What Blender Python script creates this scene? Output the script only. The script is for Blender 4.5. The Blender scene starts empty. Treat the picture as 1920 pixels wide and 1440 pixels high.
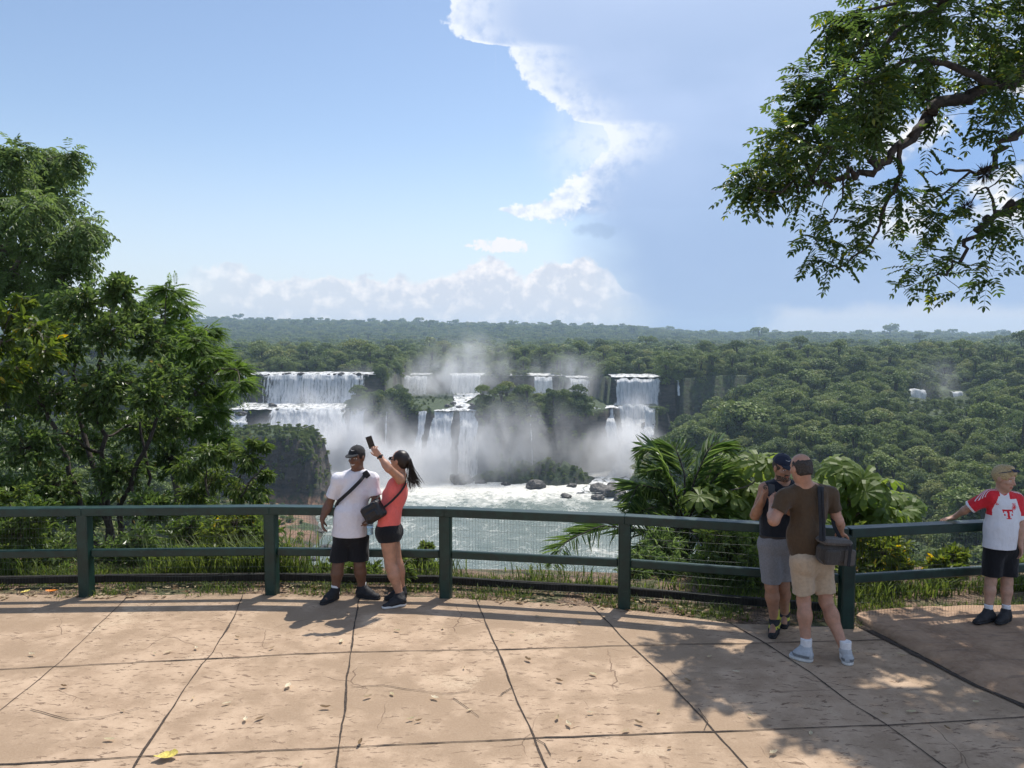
import bpy, math, random
import numpy as np
from mathutils import Vector, Matrix

random.seed(7)
RNG = np.random.default_rng(11)
scene = bpy.context.scene
COL = scene.collection
R = math.radians
PI = math.pi

# ------------------------------------------------------------------ camera
FPX, HOR, CAMH = 1450.0, 632.0, 2.8
PITCH = math.atan((720 - HOR) / FPX)
cam_d = bpy.data.cameras.new('camera')
cam = bpy.data.objects.new('camera', cam_d)
COL.objects.link(cam)
cam.location = (0, 0, CAMH)
cam.rotation_euler = (PI / 2 - PITCH, 0, 0)
cam_d.sensor_width = 36
cam_d.lens = 36 * FPX / 1920
cam_d.clip_start = 0.05
cam_d.clip_end = 30000
scene.camera = cam
_f = np.array((0, math.cos(PITCH), -math.sin(PITCH)))
_u = np.array((0, math.sin(PITCH), math.cos(PITCH)))


def at(px, py, Y):
    """world point at depth Y that the survey sighting (px, py) meets"""
    d = _f + np.array((1., 0, 0)) * (px - 960) / FPX + _u * (720 - py) / FPX
    t = Y / d[1]
    return np.array((d[0] * t, Y, CAMH + d[2] * t))


def gp(px, py, z=0.0):
    d = _f + np.array((1., 0, 0)) * (px - 960) / FPX + _u * (720 - py) / FPX
    t = (z - CAMH) / d[2]
    return np.array((d[0] * t, d[1] * t, z))


def azel(px, py):
    d = at(px, py, 1.0) - np.array((0, 0, CAMH))
    return math.atan2(d[0], d[1]), math.atan2(d[2], math.hypot(d[0], d[1]))


# ------------------------------------------------------------------ objects
def link(o, parent=None):
    COL.objects.link(o)
    if parent is not None:
        o.parent = parent
    return o


def tag(o, label=None, cat=None, group=None, kind=None):
    if label:
        o['label'] = label
    if cat:
        o['category'] = cat
    if group:
        o['group'] = group
    if kind:
        o['kind'] = kind
    return o


def empty(name, loc=(0, 0, 0), rz=0):
    o = bpy.data.objects.new(name, None)
    o.empty_display_size = 0.2
    o.location = [float(c) for c in loc]
    o.rotation_euler = (0, 0, rz)
    return link(o)


def copy_tree(o, parent=None):
    c = o.copy()
    COL.objects.link(c)
    c.parent = parent
    for ch in list(o.children):
        copy_tree(ch, c)
    return c


class MB:
    """collects vertices and faces (with material slots), builds ONE mesh object"""

    def __init__(s):
        s.v, s.f, s.m, s.n = [], [], [], 0

    def add(s, v, f, mat=0):
        v = np.asarray(v, float).reshape(-1, 3)
        f = np.asarray(f, np.int64)
        if f.size == 0:
            return s
        s.v.append(v)
        s.f.append(f + s.n)
        s.m.append(np.full(len(f), mat, np.int32) if np.isscalar(mat) else np.asarray(mat, np.int32))
        s.n += len(v)
        return s

    def mesh(s, name, mats, smooth=False):
        me = bpy.data.meshes.new(name)
        V = np.concatenate(s.v) if s.v else np.zeros((0, 3))
        me.vertices.add(len(V))
        me.vertices.foreach_set('co', V.astype(np.float32).ravel())
        idx, tot, mi = [], [], []
        for f, m in zip(s.f, s.m):
            idx.append(f.ravel())
            tot.append(np.full(len(f), f.shape[1], np.int32))
            mi.append(m)
        idx = np.concatenate(idx).astype(np.int32)
        tot = np.concatenate(tot)
        mi = np.concatenate(mi)
        me.loops.add(len(idx))
        me.loops.foreach_set('vertex_index', idx)
        me.polygons.add(len(tot))
        st = np.zeros(len(tot), np.int32)
        st[1:] = np.cumsum(tot)[:-1]
        me.polygons.foreach_set('loop_start', st)
        me.polygons.foreach_set('loop_total', tot)
        me.polygons.foreach_set('material_index', mi)
        me.polygons.foreach_set('use_smooth', np.full(len(tot), bool(smooth)))
        for mt in (mats if isinstance(mats, (list, tuple)) else [mats]):
            me.materials.append(mt)
        me.update(calc_edges=True)
        me.validate()
        return me

    def build(s, name, mats, parent=None, smooth=False, loc=None):
        o = bpy.data.objects.new(name, s.mesh(name, mats, smooth))
        if loc is not None:
            o.location = [float(c) for c in loc]
        return link(o, parent)


def unit(v):
    v = np.asarray(v, float)
    return v / (np.linalg.norm(v, axis=-1, keepdims=True) + 1e-12)


def tube(mb, pts, rad, sides=6, mat=0, cap=True):
    P = np.asarray(pts, float)
    n = len(P)
    rad = np.broadcast_to(np.asarray(rad, float), (n,))
    T = np.gradient(P, axis=0)
    T = unit(T)
    ref = np.array((0, 0, 1.)) if abs(T[0][2]) < .9 else np.array((1., 0, 0))
    N = unit(np.cross(T[0], ref))
    Ns = []
    for i in range(n):
        N = unit(N - T[i] * np.dot(N, T[i]))
        Ns.append(N)
    Ns = np.array(Ns)
    Bs = np.cross(T, Ns)
    a = np.arange(sides) * 2 * PI / sides
    V = P[:, None, :] + rad[:, None, None] * (np.cos(a)[None, :, None] * Ns[:, None, :] + np.sin(a)[None, :, None] * Bs[:, None, :])
    i = np.arange(n - 1)[:, None] * sides
    j = np.arange(sides)[None, :]
    k = (j + 1) % sides
    f = np.stack([i + j, i + k, i + sides + k, i + sides + j], -1).reshape(-1, 4)
    mb.add(V.reshape(-1, 3), f, mat)
    if cap and sides == 4:
        mb.add(V[0], [[3, 2, 1, 0]], mat)
        mb.add(V[-1], [[0, 1, 2, 3]], mat)
    elif cap:
        for ring, c, sgn in ((V[0], P[0], -1), (V[-1], P[-1], 1)):
            vv = np.vstack([ring, c])
            q = np.arange(sides)
            ff = np.stack([q, (q + 1) % sides, np.full(sides, sides)], -1)
            mb.add(vv, ff if sgn > 0 else ff[:, ::-1], mat)
    return mb


def box(mb, c, s, rz=0.0, mat=0, bev=0.0, M=None):
    """box centred at c of full size s, chamfered by bev along all its edges"""
    hx, hy, hz = [x / 2 for x in s]
    b = min(bev, hx * .9, hy * .9, hz * .9)
    if b <= 0:
        v = np.array([(x, y, z) for x in (-hx, hx) for y in (-hy, hy) for z in (-hz, hz)])
        f4 = np.array([(0, 1, 3, 2), (4, 6, 7, 5), (0, 4, 5, 1), (2, 3, 7, 6), (0, 2, 6, 4), (1, 5, 7, 3)])
        f3 = np.zeros((0, 3), int)
    else:
        vs, idx = [], {}
        for sx in (-1, 1):
            for sy in (-1, 1):
                for sz in (-1, 1):
                    for ax in range(3):
                        p = [sx * (hx - b), sy * (hy - b), sz * (hz - b)]
                        p[ax] = (sx * hx, sy * hy, sz * hz)[ax]
                        idx[(sx, sy, sz, ax)] = len(vs)
                        vs.append(p)
        v = np.array(vs)
        f4, f3 = [], []

        def sg(ax, a, o1, b1, o2, b2):
            t = [0, 0, 0]
            t[ax] = a
            t[o1] = b1
            t[o2] = b2
            return tuple(t)
        for ax in range(3):
            o1, o2 = [(1, 2), (2, 0), (0, 1)][ax]
            for a in (-1, 1):
                q = [idx[sg(ax, a, o1, p, o2, r) + (ax,)] for p, r in ((-1, -1), (1, -1), (1, 1), (-1, 1))]
                f4.append(q if a > 0 else q[::-1])
            for p in (-1, 1):
                for r in (-1, 1):
                    A, B = sg(ax, -1, o1, p, o2, r), sg(ax, 1, o1, p, o2, r)
                    q = [idx[A + (o1,)], idx[B + (o1,)], idx[B + (o2,)], idx[A + (o2,)]]
                    f4.append(q if p * r < 0 else q[::-1])
        for sx in (-1, 1):
            for sy in (-1, 1):
                for sz in (-1, 1):
                    q = [idx[(sx, sy, sz, k)] for k in range(3)]
                    f3.append(q if sx * sy * sz > 0 else q[::-1])
        f4, f3 = np.array(f4), np.array(f3)
    if M is not None:
        v = v @ np.asarray(M, float).T
    ca, sa = math.cos(rz), math.sin(rz)
    v = v @ np.array([[ca, sa, 0], [-sa, ca, 0], [0, 0, 1]]) + np.asarray(c, float)
    mb.add(v, f4, mat)
    if len(f3):
        mb.v.append(np.zeros((0, 3)))
        mb.f.append(f3 + mb.n - len(v))
        mb.m.append(np.full(len(f3), mat, np.int32))
    return mb


def beam(mb, p, q, w, h, mat=0, bev=0.008, ext=0.0):
    """box laid from p to q (level or sloping), w across, h tall"""
    p, q = np.asarray(p, float), np.asarray(q, float)
    d = unit(q - p)
    L = np.linalg.norm(q - p) + 2 * ext
    side = unit(np.cross((0, 0, 1.), d))
    up = np.cross(d, side)
    M = np.stack([d, side, up], 1)
    return box(mb, (p + q) / 2, (L, w, h), 0, mat, bev, M)


# value noise used for shaping geometry
_perm = np.random.default_rng(3).random((64, 64, 64)).astype(np.float32)


def vnoise(p):
    p = np.asarray(p, float)
    i = np.floor(p).astype(np.int64)
    f = p - i
    f = f * f * (3 - 2 * f)
    i0 = i % 64
    i1 = (i + 1) % 64
    r = 0
    for a in (0, 1):
        xa = (i1 if a else i0)[..., 0]
        wa = f[..., 0] if a else 1 - f[..., 0]
        for b in (0, 1):
            yb = (i1 if b else i0)[..., 1]
            wb = f[..., 1] if b else 1 - f[..., 1]
            for c in (0, 1):
                zc = (i1 if c else i0)[..., 2]
                wc = f[..., 2] if c else 1 - f[..., 2]
                r = r + _perm[xa, yb, zc] * wa * wb * wc
    return r * 2 - 1


def fbm(p, o=4):
    r, a, p = 0, 0.5, np.asarray(p, float)
    for k in range(o):
        r = r + a * vnoise(p + 17.3 * k)
        p = p * 2.03
        a *= .5
    return r


def n2(x, y, s, o=4, z=0.0):
    x, y = np.broadcast_arrays(np.asarray(x, float), np.asarray(y, float))
    return fbm(np.stack([x * s, y * s, np.full(x.shape, z)], -1), o)


# ------------------------------------------------------------------ shader helper
class S:
    def __init__(s, nt, k):
        s.nt, s.k = nt, k

    def m(s, op, *o, clamp=False):
        n = s.nt.nodes.new('ShaderNodeMath')
        n.operation = op
        n.use_clamp = clamp
        for i, x in enumerate((s,) + o):
            put(s.nt, n.inputs[i], x)
        return S(s.nt, n.outputs[0])

    def __add__(s, o): return s.m('ADD', o)
    def __radd__(s, o): return s.m('ADD', o)
    def __sub__(s, o): return s.m('SUBTRACT', o)
    def __rsub__(s, o): return (s * -1) + o
    def __mul__(s, o): return s.m('MULTIPLY', o)
    def __rmul__(s, o): return s.m('MULTIPLY', o)
    def __truediv__(s, o): return s.m('DIVIDE', o)
    def pow(s, o): return s.m('POWER', o)
    def max(s, o): return s.m('MAXIMUM', o)
    def min(s, o): return s.m('MINIMUM', o)
    def abs(s): return s.m('ABSOLUTE')
    def clamp(s): return s.m('ADD', 0.0, clamp=True)

    def step(s, a, b):
        """smooth 0..1 between a and b (a may be above b)"""
        n = s.nt.nodes.new('ShaderNodeMapRange')
        n.interpolation_type = 'SMOOTHSTEP'
        flip = a > b
        put(s.nt, n.inputs['Value'], s)
        n.inputs['From Min'].default_value = b if flip else a
        n.inputs['From Max'].default_value = a if flip else b
        n.inputs['To Min'].default_value = 1 if flip else 0
        n.inputs['To Max'].default_value = 0 if flip else 1
        return S(s.nt, n.outputs[0])


def put(nt, sock, x):
    if isinstance(x, S):
        nt.links.new(x.k, sock)
    elif isinstance(x, bpy.types.NodeSocket):
        nt.links.new(x, sock)
    elif isinstance(x, (tuple, list)):
        sock.default_value = tuple(x) + ((1,) if len(x) == 3 and len(sock.default_value) == 4 else ())
    else:
        sock.default_value = x


class NT:
    def __init__(s, nt):
        s.nt = nt

    def node(s, t, **kw):
        n = s.nt.nodes.new(t)
        for k, v in kw.items():
            setattr(n, k, v)
        return n

    def obj(s):
        return s.node('ShaderNodeTexCoord').outputs['Object']

    def pos(s):
        return s.node('ShaderNodeNewGeometry').outputs['Position']

    def scale(s, vec, sc, loc=(0, 0, 0), rot=(0, 0, 0)):
        n = s.node('ShaderNodeMapping')
        put(s.nt, n.inputs['Vector'], vec)
        n.inputs['Scale'].default_value = sc if isinstance(sc, (tuple, list)) else (sc,) * 3
        n.inputs['Location'].default_value = loc
        n.inputs['Rotation'].default_value = rot
        return n.outputs[0]

    def noise(s, vec, sc=5., det=4., rough=.55, dist=0., w=None, out='Fac'):
        n = s.node('ShaderNodeTexNoise')
        put(s.nt, n.inputs['Vector'], vec)
        n.inputs['Scale'].default_value = sc
        n.inputs['Detail'].default_value = det
        n.inputs['Roughness'].default_value = rough
        n.inputs['Distortion'].default_value = dist
        return S(s.nt, n.outputs[out]) if out == 'Fac' else n.outputs[out]

    def voro(s, vec, sc=5., feature='F1', rand=1., out='Distance'):
        n = s.node('ShaderNodeTexVoronoi', feature=feature)
        put(s.nt, n.inputs['Vector'], vec)
        n.inputs['Scale'].default_value = sc
        n.inputs['Randomness'].default_value = rand
        return S(s.nt, n.outputs[out])

    def sep(s, vec):
        n = s.node('ShaderNodeSeparateXYZ')
        put(s.nt, n.inputs[0], vec)
        return [S(s.nt, o) for o in n.outputs]

    def comb(s, x, y, z):
        n = s.node('ShaderNodeCombineXYZ')
        for i, v in enumerate((x, y, z)):
            put(s.nt, n.inputs[i], v)
        return n.outputs[0]

    def mix(s, f, a, b, mode='MIX'):
        n = s.node('ShaderNodeMix', data_type='RGBA', blend_type=mode)
        put(s.nt, n.inputs[0], f)
        put(s.nt, n.inputs[6], a)
        put(s.nt, n.inputs[7], b)
        return n.outputs[2]

    def vmath(s, op, a, b=None):
        n = s.node('ShaderNodeVectorMath', operation=op)
        put(s.nt, n.inputs[0], a)
        if b is not None:
            if op == 'SCALE':
                put(s.nt, n.inputs[3], b)
            else:
                put(s.nt, n.inputs[1], b)
        return n.outputs[0] if op not in ('DOT_PRODUCT', 'LENGTH', 'DISTANCE') else S(s.nt, n.outputs[1])

    def curve(s, x, pts):
        """x -> piecewise linear function through pts (any range)"""
        xs = [p[0] for p in pts]
        ys = [p[1] for p in pts]
        x0, x1, y0, y1 = min(xs), max(xs), min(ys), max(ys)
        n = s.node('ShaderNodeFloatCurve')
        c = n.mapping.curves[0]
        P = sorted(((a - x0) / (x1 - x0), (b - y0) / (y1 - y0)) for a, b in pts)
        while len(c.points) < len(P):
            c.points.new(0.5, 0.5)
        for q, (a, b) in zip(c.points, P):
            q.location = (a, b)
            q.handle_type = 'VECTOR'
        n.mapping.update()
        put(s.nt, n.inputs['Value'], ((x - x0) / (x1 - x0)).clamp())
        return S(s.nt, n.outputs[0]) * (y1 - y0) + y0

    def bump(s, h, strength=.5, dist=.01):
        n = s.node('ShaderNodeBump')
        put(s.nt, n.inputs['Height'], h)
        n.inputs['Strength'].default_value = strength
        n.inputs['Distance'].default_value = dist
        return n.outputs[0]

    def rand(s):
        return S(s.nt, s.node('ShaderNodeObjectInfo').outputs['Random'])

    def island(s):
        return S(s.nt, s.node('ShaderNodeNewGeometry').outputs['Random Per Island'])


def material(name):
    m = bpy.data.materials.new(name)
    m.use_nodes = True
    nt = m.node_tree
    nt.nodes.clear()
    out = nt.nodes.new('ShaderNodeOutputMaterial')
    p = nt.nodes.new('ShaderNodeBsdfPrincipled')
    nt.links.new(p.outputs[0], out.inputs['Surface'])
    t = NT(nt)
    t.p, t.out, t.mat = p, out, m

    def setp(**kw):
        for k, v in kw.items():
            put(nt, p.inputs[k.replace('_', ' ')], v)
    t.set = setp
    return t


def plain(name, rgb, rough=.6, var=.12, sc=30., bump=.0, spec=.4, metal=0., bdist=.004):
    """a solid colour with a little wear and grain in it"""
    t = material(name)
    n = t.noise(t.obj(), sc, 4, .6)
    dark = tuple(c * (1 - var) for c in rgb)
    lite = tuple(min(1, c * (1 + var)) for c in rgb)
    t.set(Base_Color=t.mix(n.step(.3, .7), dark, lite), Roughness=rough, Metallic=metal)
    t.p.inputs['Specular IOR Level'].default_value = spec
    if bump:
        t.set(Normal=t.bump(n, bump, bdist))
    return t.mat


# ------------------------------------------------------------------ render settings
scene.render.engine = 'CYCLES'
cy = scene.cycles
cy.max_bounces = 8
cy.diffuse_bounces = 3
cy.glossy_bounces = 2
cy.transmission_bounces = 4
cy.transparent_max_bounces = 12
cy.volume_bounces = 4
cy.use_adaptive_sampling = True
cy.adaptive_threshold = 0.015
cy.use_denoising = True
try:
    cy.denoiser = 'OPENIMAGEDENOISE'
    cy.denoising_prefilter = 'ACCURATE'
    cy.denoising_input_passes = 'RGB_ALBEDO_NORMAL'
except Exception:
    pass
cy.caustics_reflective = False
cy.caustics_refractive = False
cy.sample_clamp_indirect = 6
cy.volume_step_rate = 1.0
cy.volume_max_steps = 128
scene.view_settings.view_transform = 'Standard'
scene.view_settings.look = 'None'
scene.view_settings.exposure = 0.25
scene.view_settings.gamma = 1.0

# ------------------------------------------------------------------ sun
SUN_EL, SUN_AZ = R(61.4), R(28.7)
SUN = Vector((math.sin(SUN_AZ) * math.cos(SUN_EL), math.cos(SUN_AZ) * math.cos(SUN_EL), math.sin(SUN_EL)))
sd = bpy.data.lights.new('sun', 'SUN')
sd.energy = 4.4
sd.angle = R(0.53)
sd.color = (1.0, .95, .87)
so = bpy.data.objects.new('sun', sd)
so.rotation_euler = SUN.to_track_quat('Z', 'Y').to_euler()
so.location = (20, 40, 80)
link(so)
# ------------------------------------------------------------------ sky: daylight and clouds, by direction
world = bpy.data.worlds.new('World')
scene.world = world
world.use_nodes = True
wn = world.node_tree
wn.nodes.clear()
w = NT(wn)
wout = w.node('ShaderNodeOutputWorld')
bg = w.node('ShaderNodeBackground')
wn.links.new(bg.outputs[0], wout.inputs['Surface'])
SKY_STR = 0.105
bg.inputs['Strength'].default_value = SKY_STR
sky = w.node('ShaderNodeTexSky')
sky.sky_type = 'NISHITA'
sky.sun_disc = False
sky.sun_elevation = SUN_EL
sky.sun_rotation = SUN_AZ
sky.altitude = 200
sky.air_density = 1.0
sky.dust_density = 0.5
sky.ozone_density = 2.0
dirv = w.node('ShaderNodeTexCoord').outputs['Generated']
dx, dy, dz = w.sep(w.vmath('NORMALIZE', dirv))
az = dx.m('ARCTAN2', dy)
el = dz.m('ARCSINE')
pl = w.comb(az, el, 0.0)                       # angles of the direction in radians, not the picture
nb = w.noise(pl, 9, 7, .6)                     # big billows
ns = w.noise(w.scale(pl, (1, 1.2, 1)), 46, 5, .55)
nsoft = w.noise(w.scale(pl, (1, 2.0, 1), (3.1, 0, 0)), 3.2, 5, .5)
nf = w.noise(pl, 140, 4, .6)
puff = (1.0 - w.voro(w.vmath('ADD', pl, w.vmath('SCALE', w.noise(pl, 30, 3, .5, out='Color'), .02)), 34, 'SMOOTH_F1')) - .6


def C(r, g, b, k=1.0):
    return (r * k / SKY_STR, g * k / SKY_STR, b * k / SKY_STR)


base = w.mix(1.0, sky.outputs[0], (1.33, 1.26, 1.21), 'MULTIPLY')
# pale air low over the land
lowair = el.step(.26, -.02)
base = w.mix(lowair * .72, base, C(.60, .665, .79))

# the great anvil cloud: its left edge as azimuth over elevation
edge_px = [(905, -160), (850, -40), (838, 20), (836, 45), (862, 74), (946, 88), (966, 125), (1000, 168), (1050, 200), (1064, 226),
           (1138, 236), (1150, 256), (1128, 290), (1080, 322), (1060, 345), (1030, 366)]
pts = []
for p in edge_px:
    a, e = azel(*p)
    pts.append((e, a))
ea = w.curve(el, pts)
d_edge = (az - ea) + (ns - .5) * .040 + (nb - .5) * .026 + puff * .016 + (nf - .5) * .014
e_bot = azel(1000, 410)[1]
m_anvil = d_edge.step(-.003, .004)
above = (el + (ns - .5) * .02).step(e_bot - .012, e_bot + .012)
soft_low = (az + (nsoft - .5) * .25).step(azel(1010, 500)[0], azel(1230, 500)[0])     # lower down its veil starts softly
m_anvil = (m_anvil * above).max(soft_low * el.step(.6, .1) * 1.0)
# the tongue of cloud at the foot of the edge
a0, e0 = azel(945, 392)
a1, e1 = azel(1090, 330)
t_mid = w.curve(az, [(a0 - .01, azel(940, 392)[1]), (azel(1000, 400)[0], azel(1000, 398)[1]), (azel(1050, 385)[0], azel(1050, 385)[1]),
                     (azel(1100, 350)[0], azel(1100, 350)[1])])
t_w = w.curve(az, [(a0 - .01, 0.0), (azel(955, 390)[0], .007), (azel(1000, 400)[0], .011), (azel(1050, 380)[0], .026), (azel(1100, 350)[0], .03)])
tongue = (1.0 - ((el - t_mid).abs() / t_w) + (ns - .5) * 2.2 + (nf - .5) * 1.2 + puff * .5).step(.0, .45) * az.step(a0 - .012, a0) * az.step(azel(1125, 340)[0], azel(1085, 340)[0])
rim = d_edge.step(.105, .0) * (nb * .55 + ns * .75 + (nf - .5) * .3).step(.46, .80) * above
rim_thin = d_edge.step(.03, .002) * above
veil = w.mix(nsoft.step(.35, .68), C(.335, .455, .685), C(.435, .55, .785))
down = el.step(.30, .10)
right = az.step(.02, .20)
veil = w.mix(down * .75, veil, C(.285, .405, .635))
veil = w.mix(el.step(.26, .45) * (.35 + nsoft * .5), veil, C(.55, .65, .87))
body = w.mix((rim * .95 + rim_thin * .5).clamp(), veil, C(.80, .84, .92))
col = w.mix(m_anvil * .93, base, body)
col = w.mix(tongue, col, w.mix(ns.step(.35, .6), C(.62, .70, .84), C(.84, .87, .92)))

# cumulus bank low on the horizon
top_px = [(250, 560), (330, 520), (380, 505), (430, 487), (500, 515), (545, 520), (600, 512), (655, 522), (745, 520), (780, 528), (850, 512),
          (905, 478), (935, 482), (985, 520), (1020, 488), (1040, 485), (1075, 490), (1100, 480), (1135, 505), (1170, 540), (1260, 560)]
tp = [azel(*p) for p in top_px]
et = w.curve(az, tp)
db = et - el + (ns - .5) * .030 + (nb - .5) * .02 + puff * .012 + (nf - .5) * .010
m_bank = db.step(-.002, .006) * az.step(azel(240, 500)[0], azel(470, 500)[0]) * az.step(azel(1230, 500)[0], azel(1090, 500)[0])
shade = (w.noise(w.vmath('ADD', pl, (0.006, -.006, 0)), 46, 5, .55) - ns)
bankc = w.mix((db.step(.035, .0) * .6 + (shade * 3.0)).clamp(), C(.60, .64, .73), C(.90, .87, .88))
col = w.mix(m_bank * .92 * (.7 + .3 * az.step(azel(300, 500)[0], azel(900, 500)[0])), col, bankc)
# small loose cloud above the bank
ca, ce = azel(942, 461)
sm = (1.0 - (((az - ca) / .042).pow(2.0) + ((el - ce) / .0105).pow(2.0)) + (ns - .5) * 3.4 + (nf - .5) * 2.0).step(.05, .6)
col = w.mix(sm * .95, col, C(.84, .83, .85))
# grey rags under the anvil
ca, ce = azel(1120, 432)
sm2 = (1.0 - (((az - ca) / .036).pow(2.0) + ((el - ce) / .013).pow(2.0)) + (ns - .5) * 2.2).step(.2, .9)
col = w.mix(sm2 * .5, col, C(.30, .41, .60))
# bright cumulus and blue gaps behind the branches on the right
gapn = w.noise(w.scale(pl, (1, 1.3, 1), (7.7, 2.2, 0)), 7.5, 6, .55)
regr = az.step(azel(1560, 300)[0], azel(1720, 300)[0]) * el.step(azel(1800, 470)[1], azel(1800, 400)[1]) * el.step(azel(1800, 100)[1], azel(1800, 200)[1])
col = w.mix(regr * gapn.step(.52, .40), col, C(.25, .41, .72))
col = w.mix(regr * (gapn + (ns - .5) * .3).step(.45, .54), col, w.mix(shade.step(-.06, .06), C(.62, .68, .78), C(.88, .88, .88)))
ca, ce = azel(1760, 600)
lowr = (az + (nb - .5) * .16).step(azel(1400, 590)[0], azel(1480, 590)[0]) * (el + (nb - .5) * .05).step(azel(1700, 560)[1], azel(1700, 592)[1])
col = w.mix(lowr * .8, col, C(.64, .67, .75))
put(wn, bg.inputs['Color'], col)
world.cycles.sampling_method = 'MANUAL'
world.cycles.sample_map_resolution = 512
# ------------------------------------------------------------------ the lie of the land
WL = -80.0                                     # river level


def itp(x, xs, ys):
    return np.interp(x, xs, ys)


def sst(x, a, b):
    t = np.clip((x - a) / (b - a), 0, 1)
    return t * t * (3 - 2 * t)


def y_low(x):
    return itp(x, [-260, -190, -160, -89, -62, -52, -34, -5, 10, 40, 47, 63, 66, 88, 91, 96], [470, 470, 474, 476, 478, 467, 462, 461, 461, 464, 472, 481, 512, 512, 482, 474]) + 2.2 * n2(x, x * 0, .11, 3)


def y_up(x):
    return itp(x, [-320, -190, -176, -93, -88, -84, -40, 36, 40, 61, 64, 67, 103, 108, 160, 260], [515, 512, 520, 521, 530, 610, 612, 612, 588, 586, 575, 526, 526, 522, 520, 520]) + 2.4 * n2(x, x * 0 + 9, .09, 3)


def z_up(x):
    return itp(x, [-190, -93, -88, -80, 36, 62, 67, 103, 130], [-23.3, -23.3, -24, -27.6, -28.6, -28.6, -25.2, -25.2, -24])


def x_left(y):
    return itp(y, [100, 230, 330, 383, 412, 420, 600], [-62, -66, -77, -95, -97, -178, -190])


def x_right(y):
    return itp(y, [100, 250, 330, 390, 430, 452, 470, 490], [92, 88, 72, 60, 72, 84, 93, 104])


def zt(x, y):
    x, y = np.broadcast_arrays(np.asarray(x, float), np.asarray(y, float))
    nz = n2(x, y, .05, 4)
    fine = n2(x, y, .33, 3, 5.)
    # gorge floor and banks
    z = np.full(x.shape, WL - 4.0)
    dl = x_left(y) + 5 * n2(x, y, .06, 3, 2.) - x
    beach = WL - 2 + 5.0 * sst(dl, -3, 14) + 3.5 * sst(dl, 14, 40) + 26 * sst(dl, 48, 88)
    rag = 6 * n2(x, y, .13, 3, 7.)
    block = itp(dl + 3 * fine + rag, [-3, 1, 4, 9, 16], [WL - 3, -66, -54, -48, -45]) + 2.5 * nz
    onblock = sst(y + 3 * fine + rag, 366, 377) * (1 - sst(y, 409, 415))
    zl = beach + (block - beach) * onblock
    z = np.where(dl > -6, np.maximum(z, np.where(y < 415, zl, WL - 4)), z)
    dr = x - x_right(y) - 6 * n2(x, y, .05, 3, 4.)
    zr = -22 - np.clip(590 - y, 0, 420) * .112 - 12 * np.exp(-((x - 288) / 40) ** 2 - ((y - 500) / 36) ** 2) + 3 * nz
    s = np.clip((dr + 2) / 62, 0, 1) ** .62
    zr = (WL - 3) + (zr - WL + 3) * s
    zr = zr - 40 * sst(y, 240, 150)
    z = np.where(dr > -4, np.maximum(z, zr), z)
    # foot of the wall: low green mound and rocks
    m = 11.5 * np.exp(-((x - 31) / 17) ** 2 - ((y - 443) / 11) ** 2) + 8 * np.exp(-((x + 8) / 17) ** 2 - ((y - 444) / 9) ** 2) + 7.5 * np.exp(-((x - 8) / 20) ** 2 - ((y - 447) / 9) ** 2)
    z = np.maximum(z, WL - 3.5 + m * (1 + .5 * fine) + 1.2 * fine)
    # lower shelf
    dlo = y - y_low(x) + 2.5 * fine
    shelf = itp(dlo, [-7, -2.5, 0, 3], [WL - 4, -70, -50, -42.3])
    shelf = shelf + np.where(dlo > 2, 1.2 * nz, 0) + np.where(dlo > 4, 1.2 * np.exp(-((x - 12) / 26) ** 2) * sst(dlo, 4, 16), 0)
    inx = sst(x, 104, 96)
    z = np.where((dlo > -7) & (x < 104) & (x > -260), np.maximum(z, WL - 4 + (shelf - WL + 4) * inx), z)
    # upper plateau
    du = y - y_up(x) + 1.8 * fine
    upl = itp(du, [-4, -1.5, 0, 2], [-43, -39, -30, 0])
    zu = z_up(x)
    upl = np.where(du > 0, zu + 0.7 * nz + np.minimum(0, (du - 2) * 3), np.where(du > -4, -43 + (zu + 43) * itp(du, [-4, -1.5, 0], [0, .25, .8]), -200))
    z = np.where(x < 112, np.maximum(z, upl), z)
    g = (x > 112) & ((y > 524) | ((y > 519) & (np.abs(x - 287) > 36)))
    z = np.where(g, np.maximum(z, -23.5 + 2.5 * nz), z)
    # little falls far to the right
    z = np.where((np.abs(x - 287) < 34) & (y > 523.5), np.minimum(z, -33.6 + .12 * np.clip(y - 530, 0, 90)), z)
    # far land
    u = x / np.maximum(y, 1)
    hr = itp(u, [-.9, -.40, -.18, 0, .13, .22, .3, .66, .9], [74, 70, 56, 47, 36, 12, 2, -2, 0])
    hill = (hr + 22) * sst(y, 1500, 3700) + 5 * n2(x, y, .0021, 3, 1.)
    far = -22 + 4 * n2(x, y, .006, 3) * sst(y, 650, 900) + hill * sst(y, 900, 1600)
    z = np.where(y > 640, far, z)
    # the near slope under the lookout
    ys = itp(x, [-12, -3.4, -2.4, 1.5, 3, 8], [10.0, 9.7, 9.2, 9.0, 9.2, 9.4])
    sl = itp(x, [-12, -3.2, -1.5, 1.5, 4, 10], [.46, .55, .8, .8, .62, .5])
    d = np.maximum(0, y - ys)
    near = -sl * (np.sqrt(d * d + .5) - .707) - .02 + .05 * n2(x, y, .9, 3) * sst(y, 8.2, 9.5) + .7 * fine * sst(d, 2, 8) + 1.6 * nz * sst(d, 6, 20)
    return np.where(y < 460, np.maximum(z, near), z)


def grid(name, xs, ys, mat, zf=zt, smooth=True):
    X, Y = np.meshgrid(xs, ys)
    Z = zf(X, Y)
    nx, ny = len(xs), len(ys)
    i = np.arange(ny - 1)[:, None] * nx + np.arange(nx - 1)[None, :]
    f = np.stack([i, i + 1, i + nx + 1, i + nx], -1).reshape(-1, 4)
    return MB().add(np.stack([X, Y, Z], -1).reshape(-1, 3), f).build(name, mat, smooth=smooth)


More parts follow.
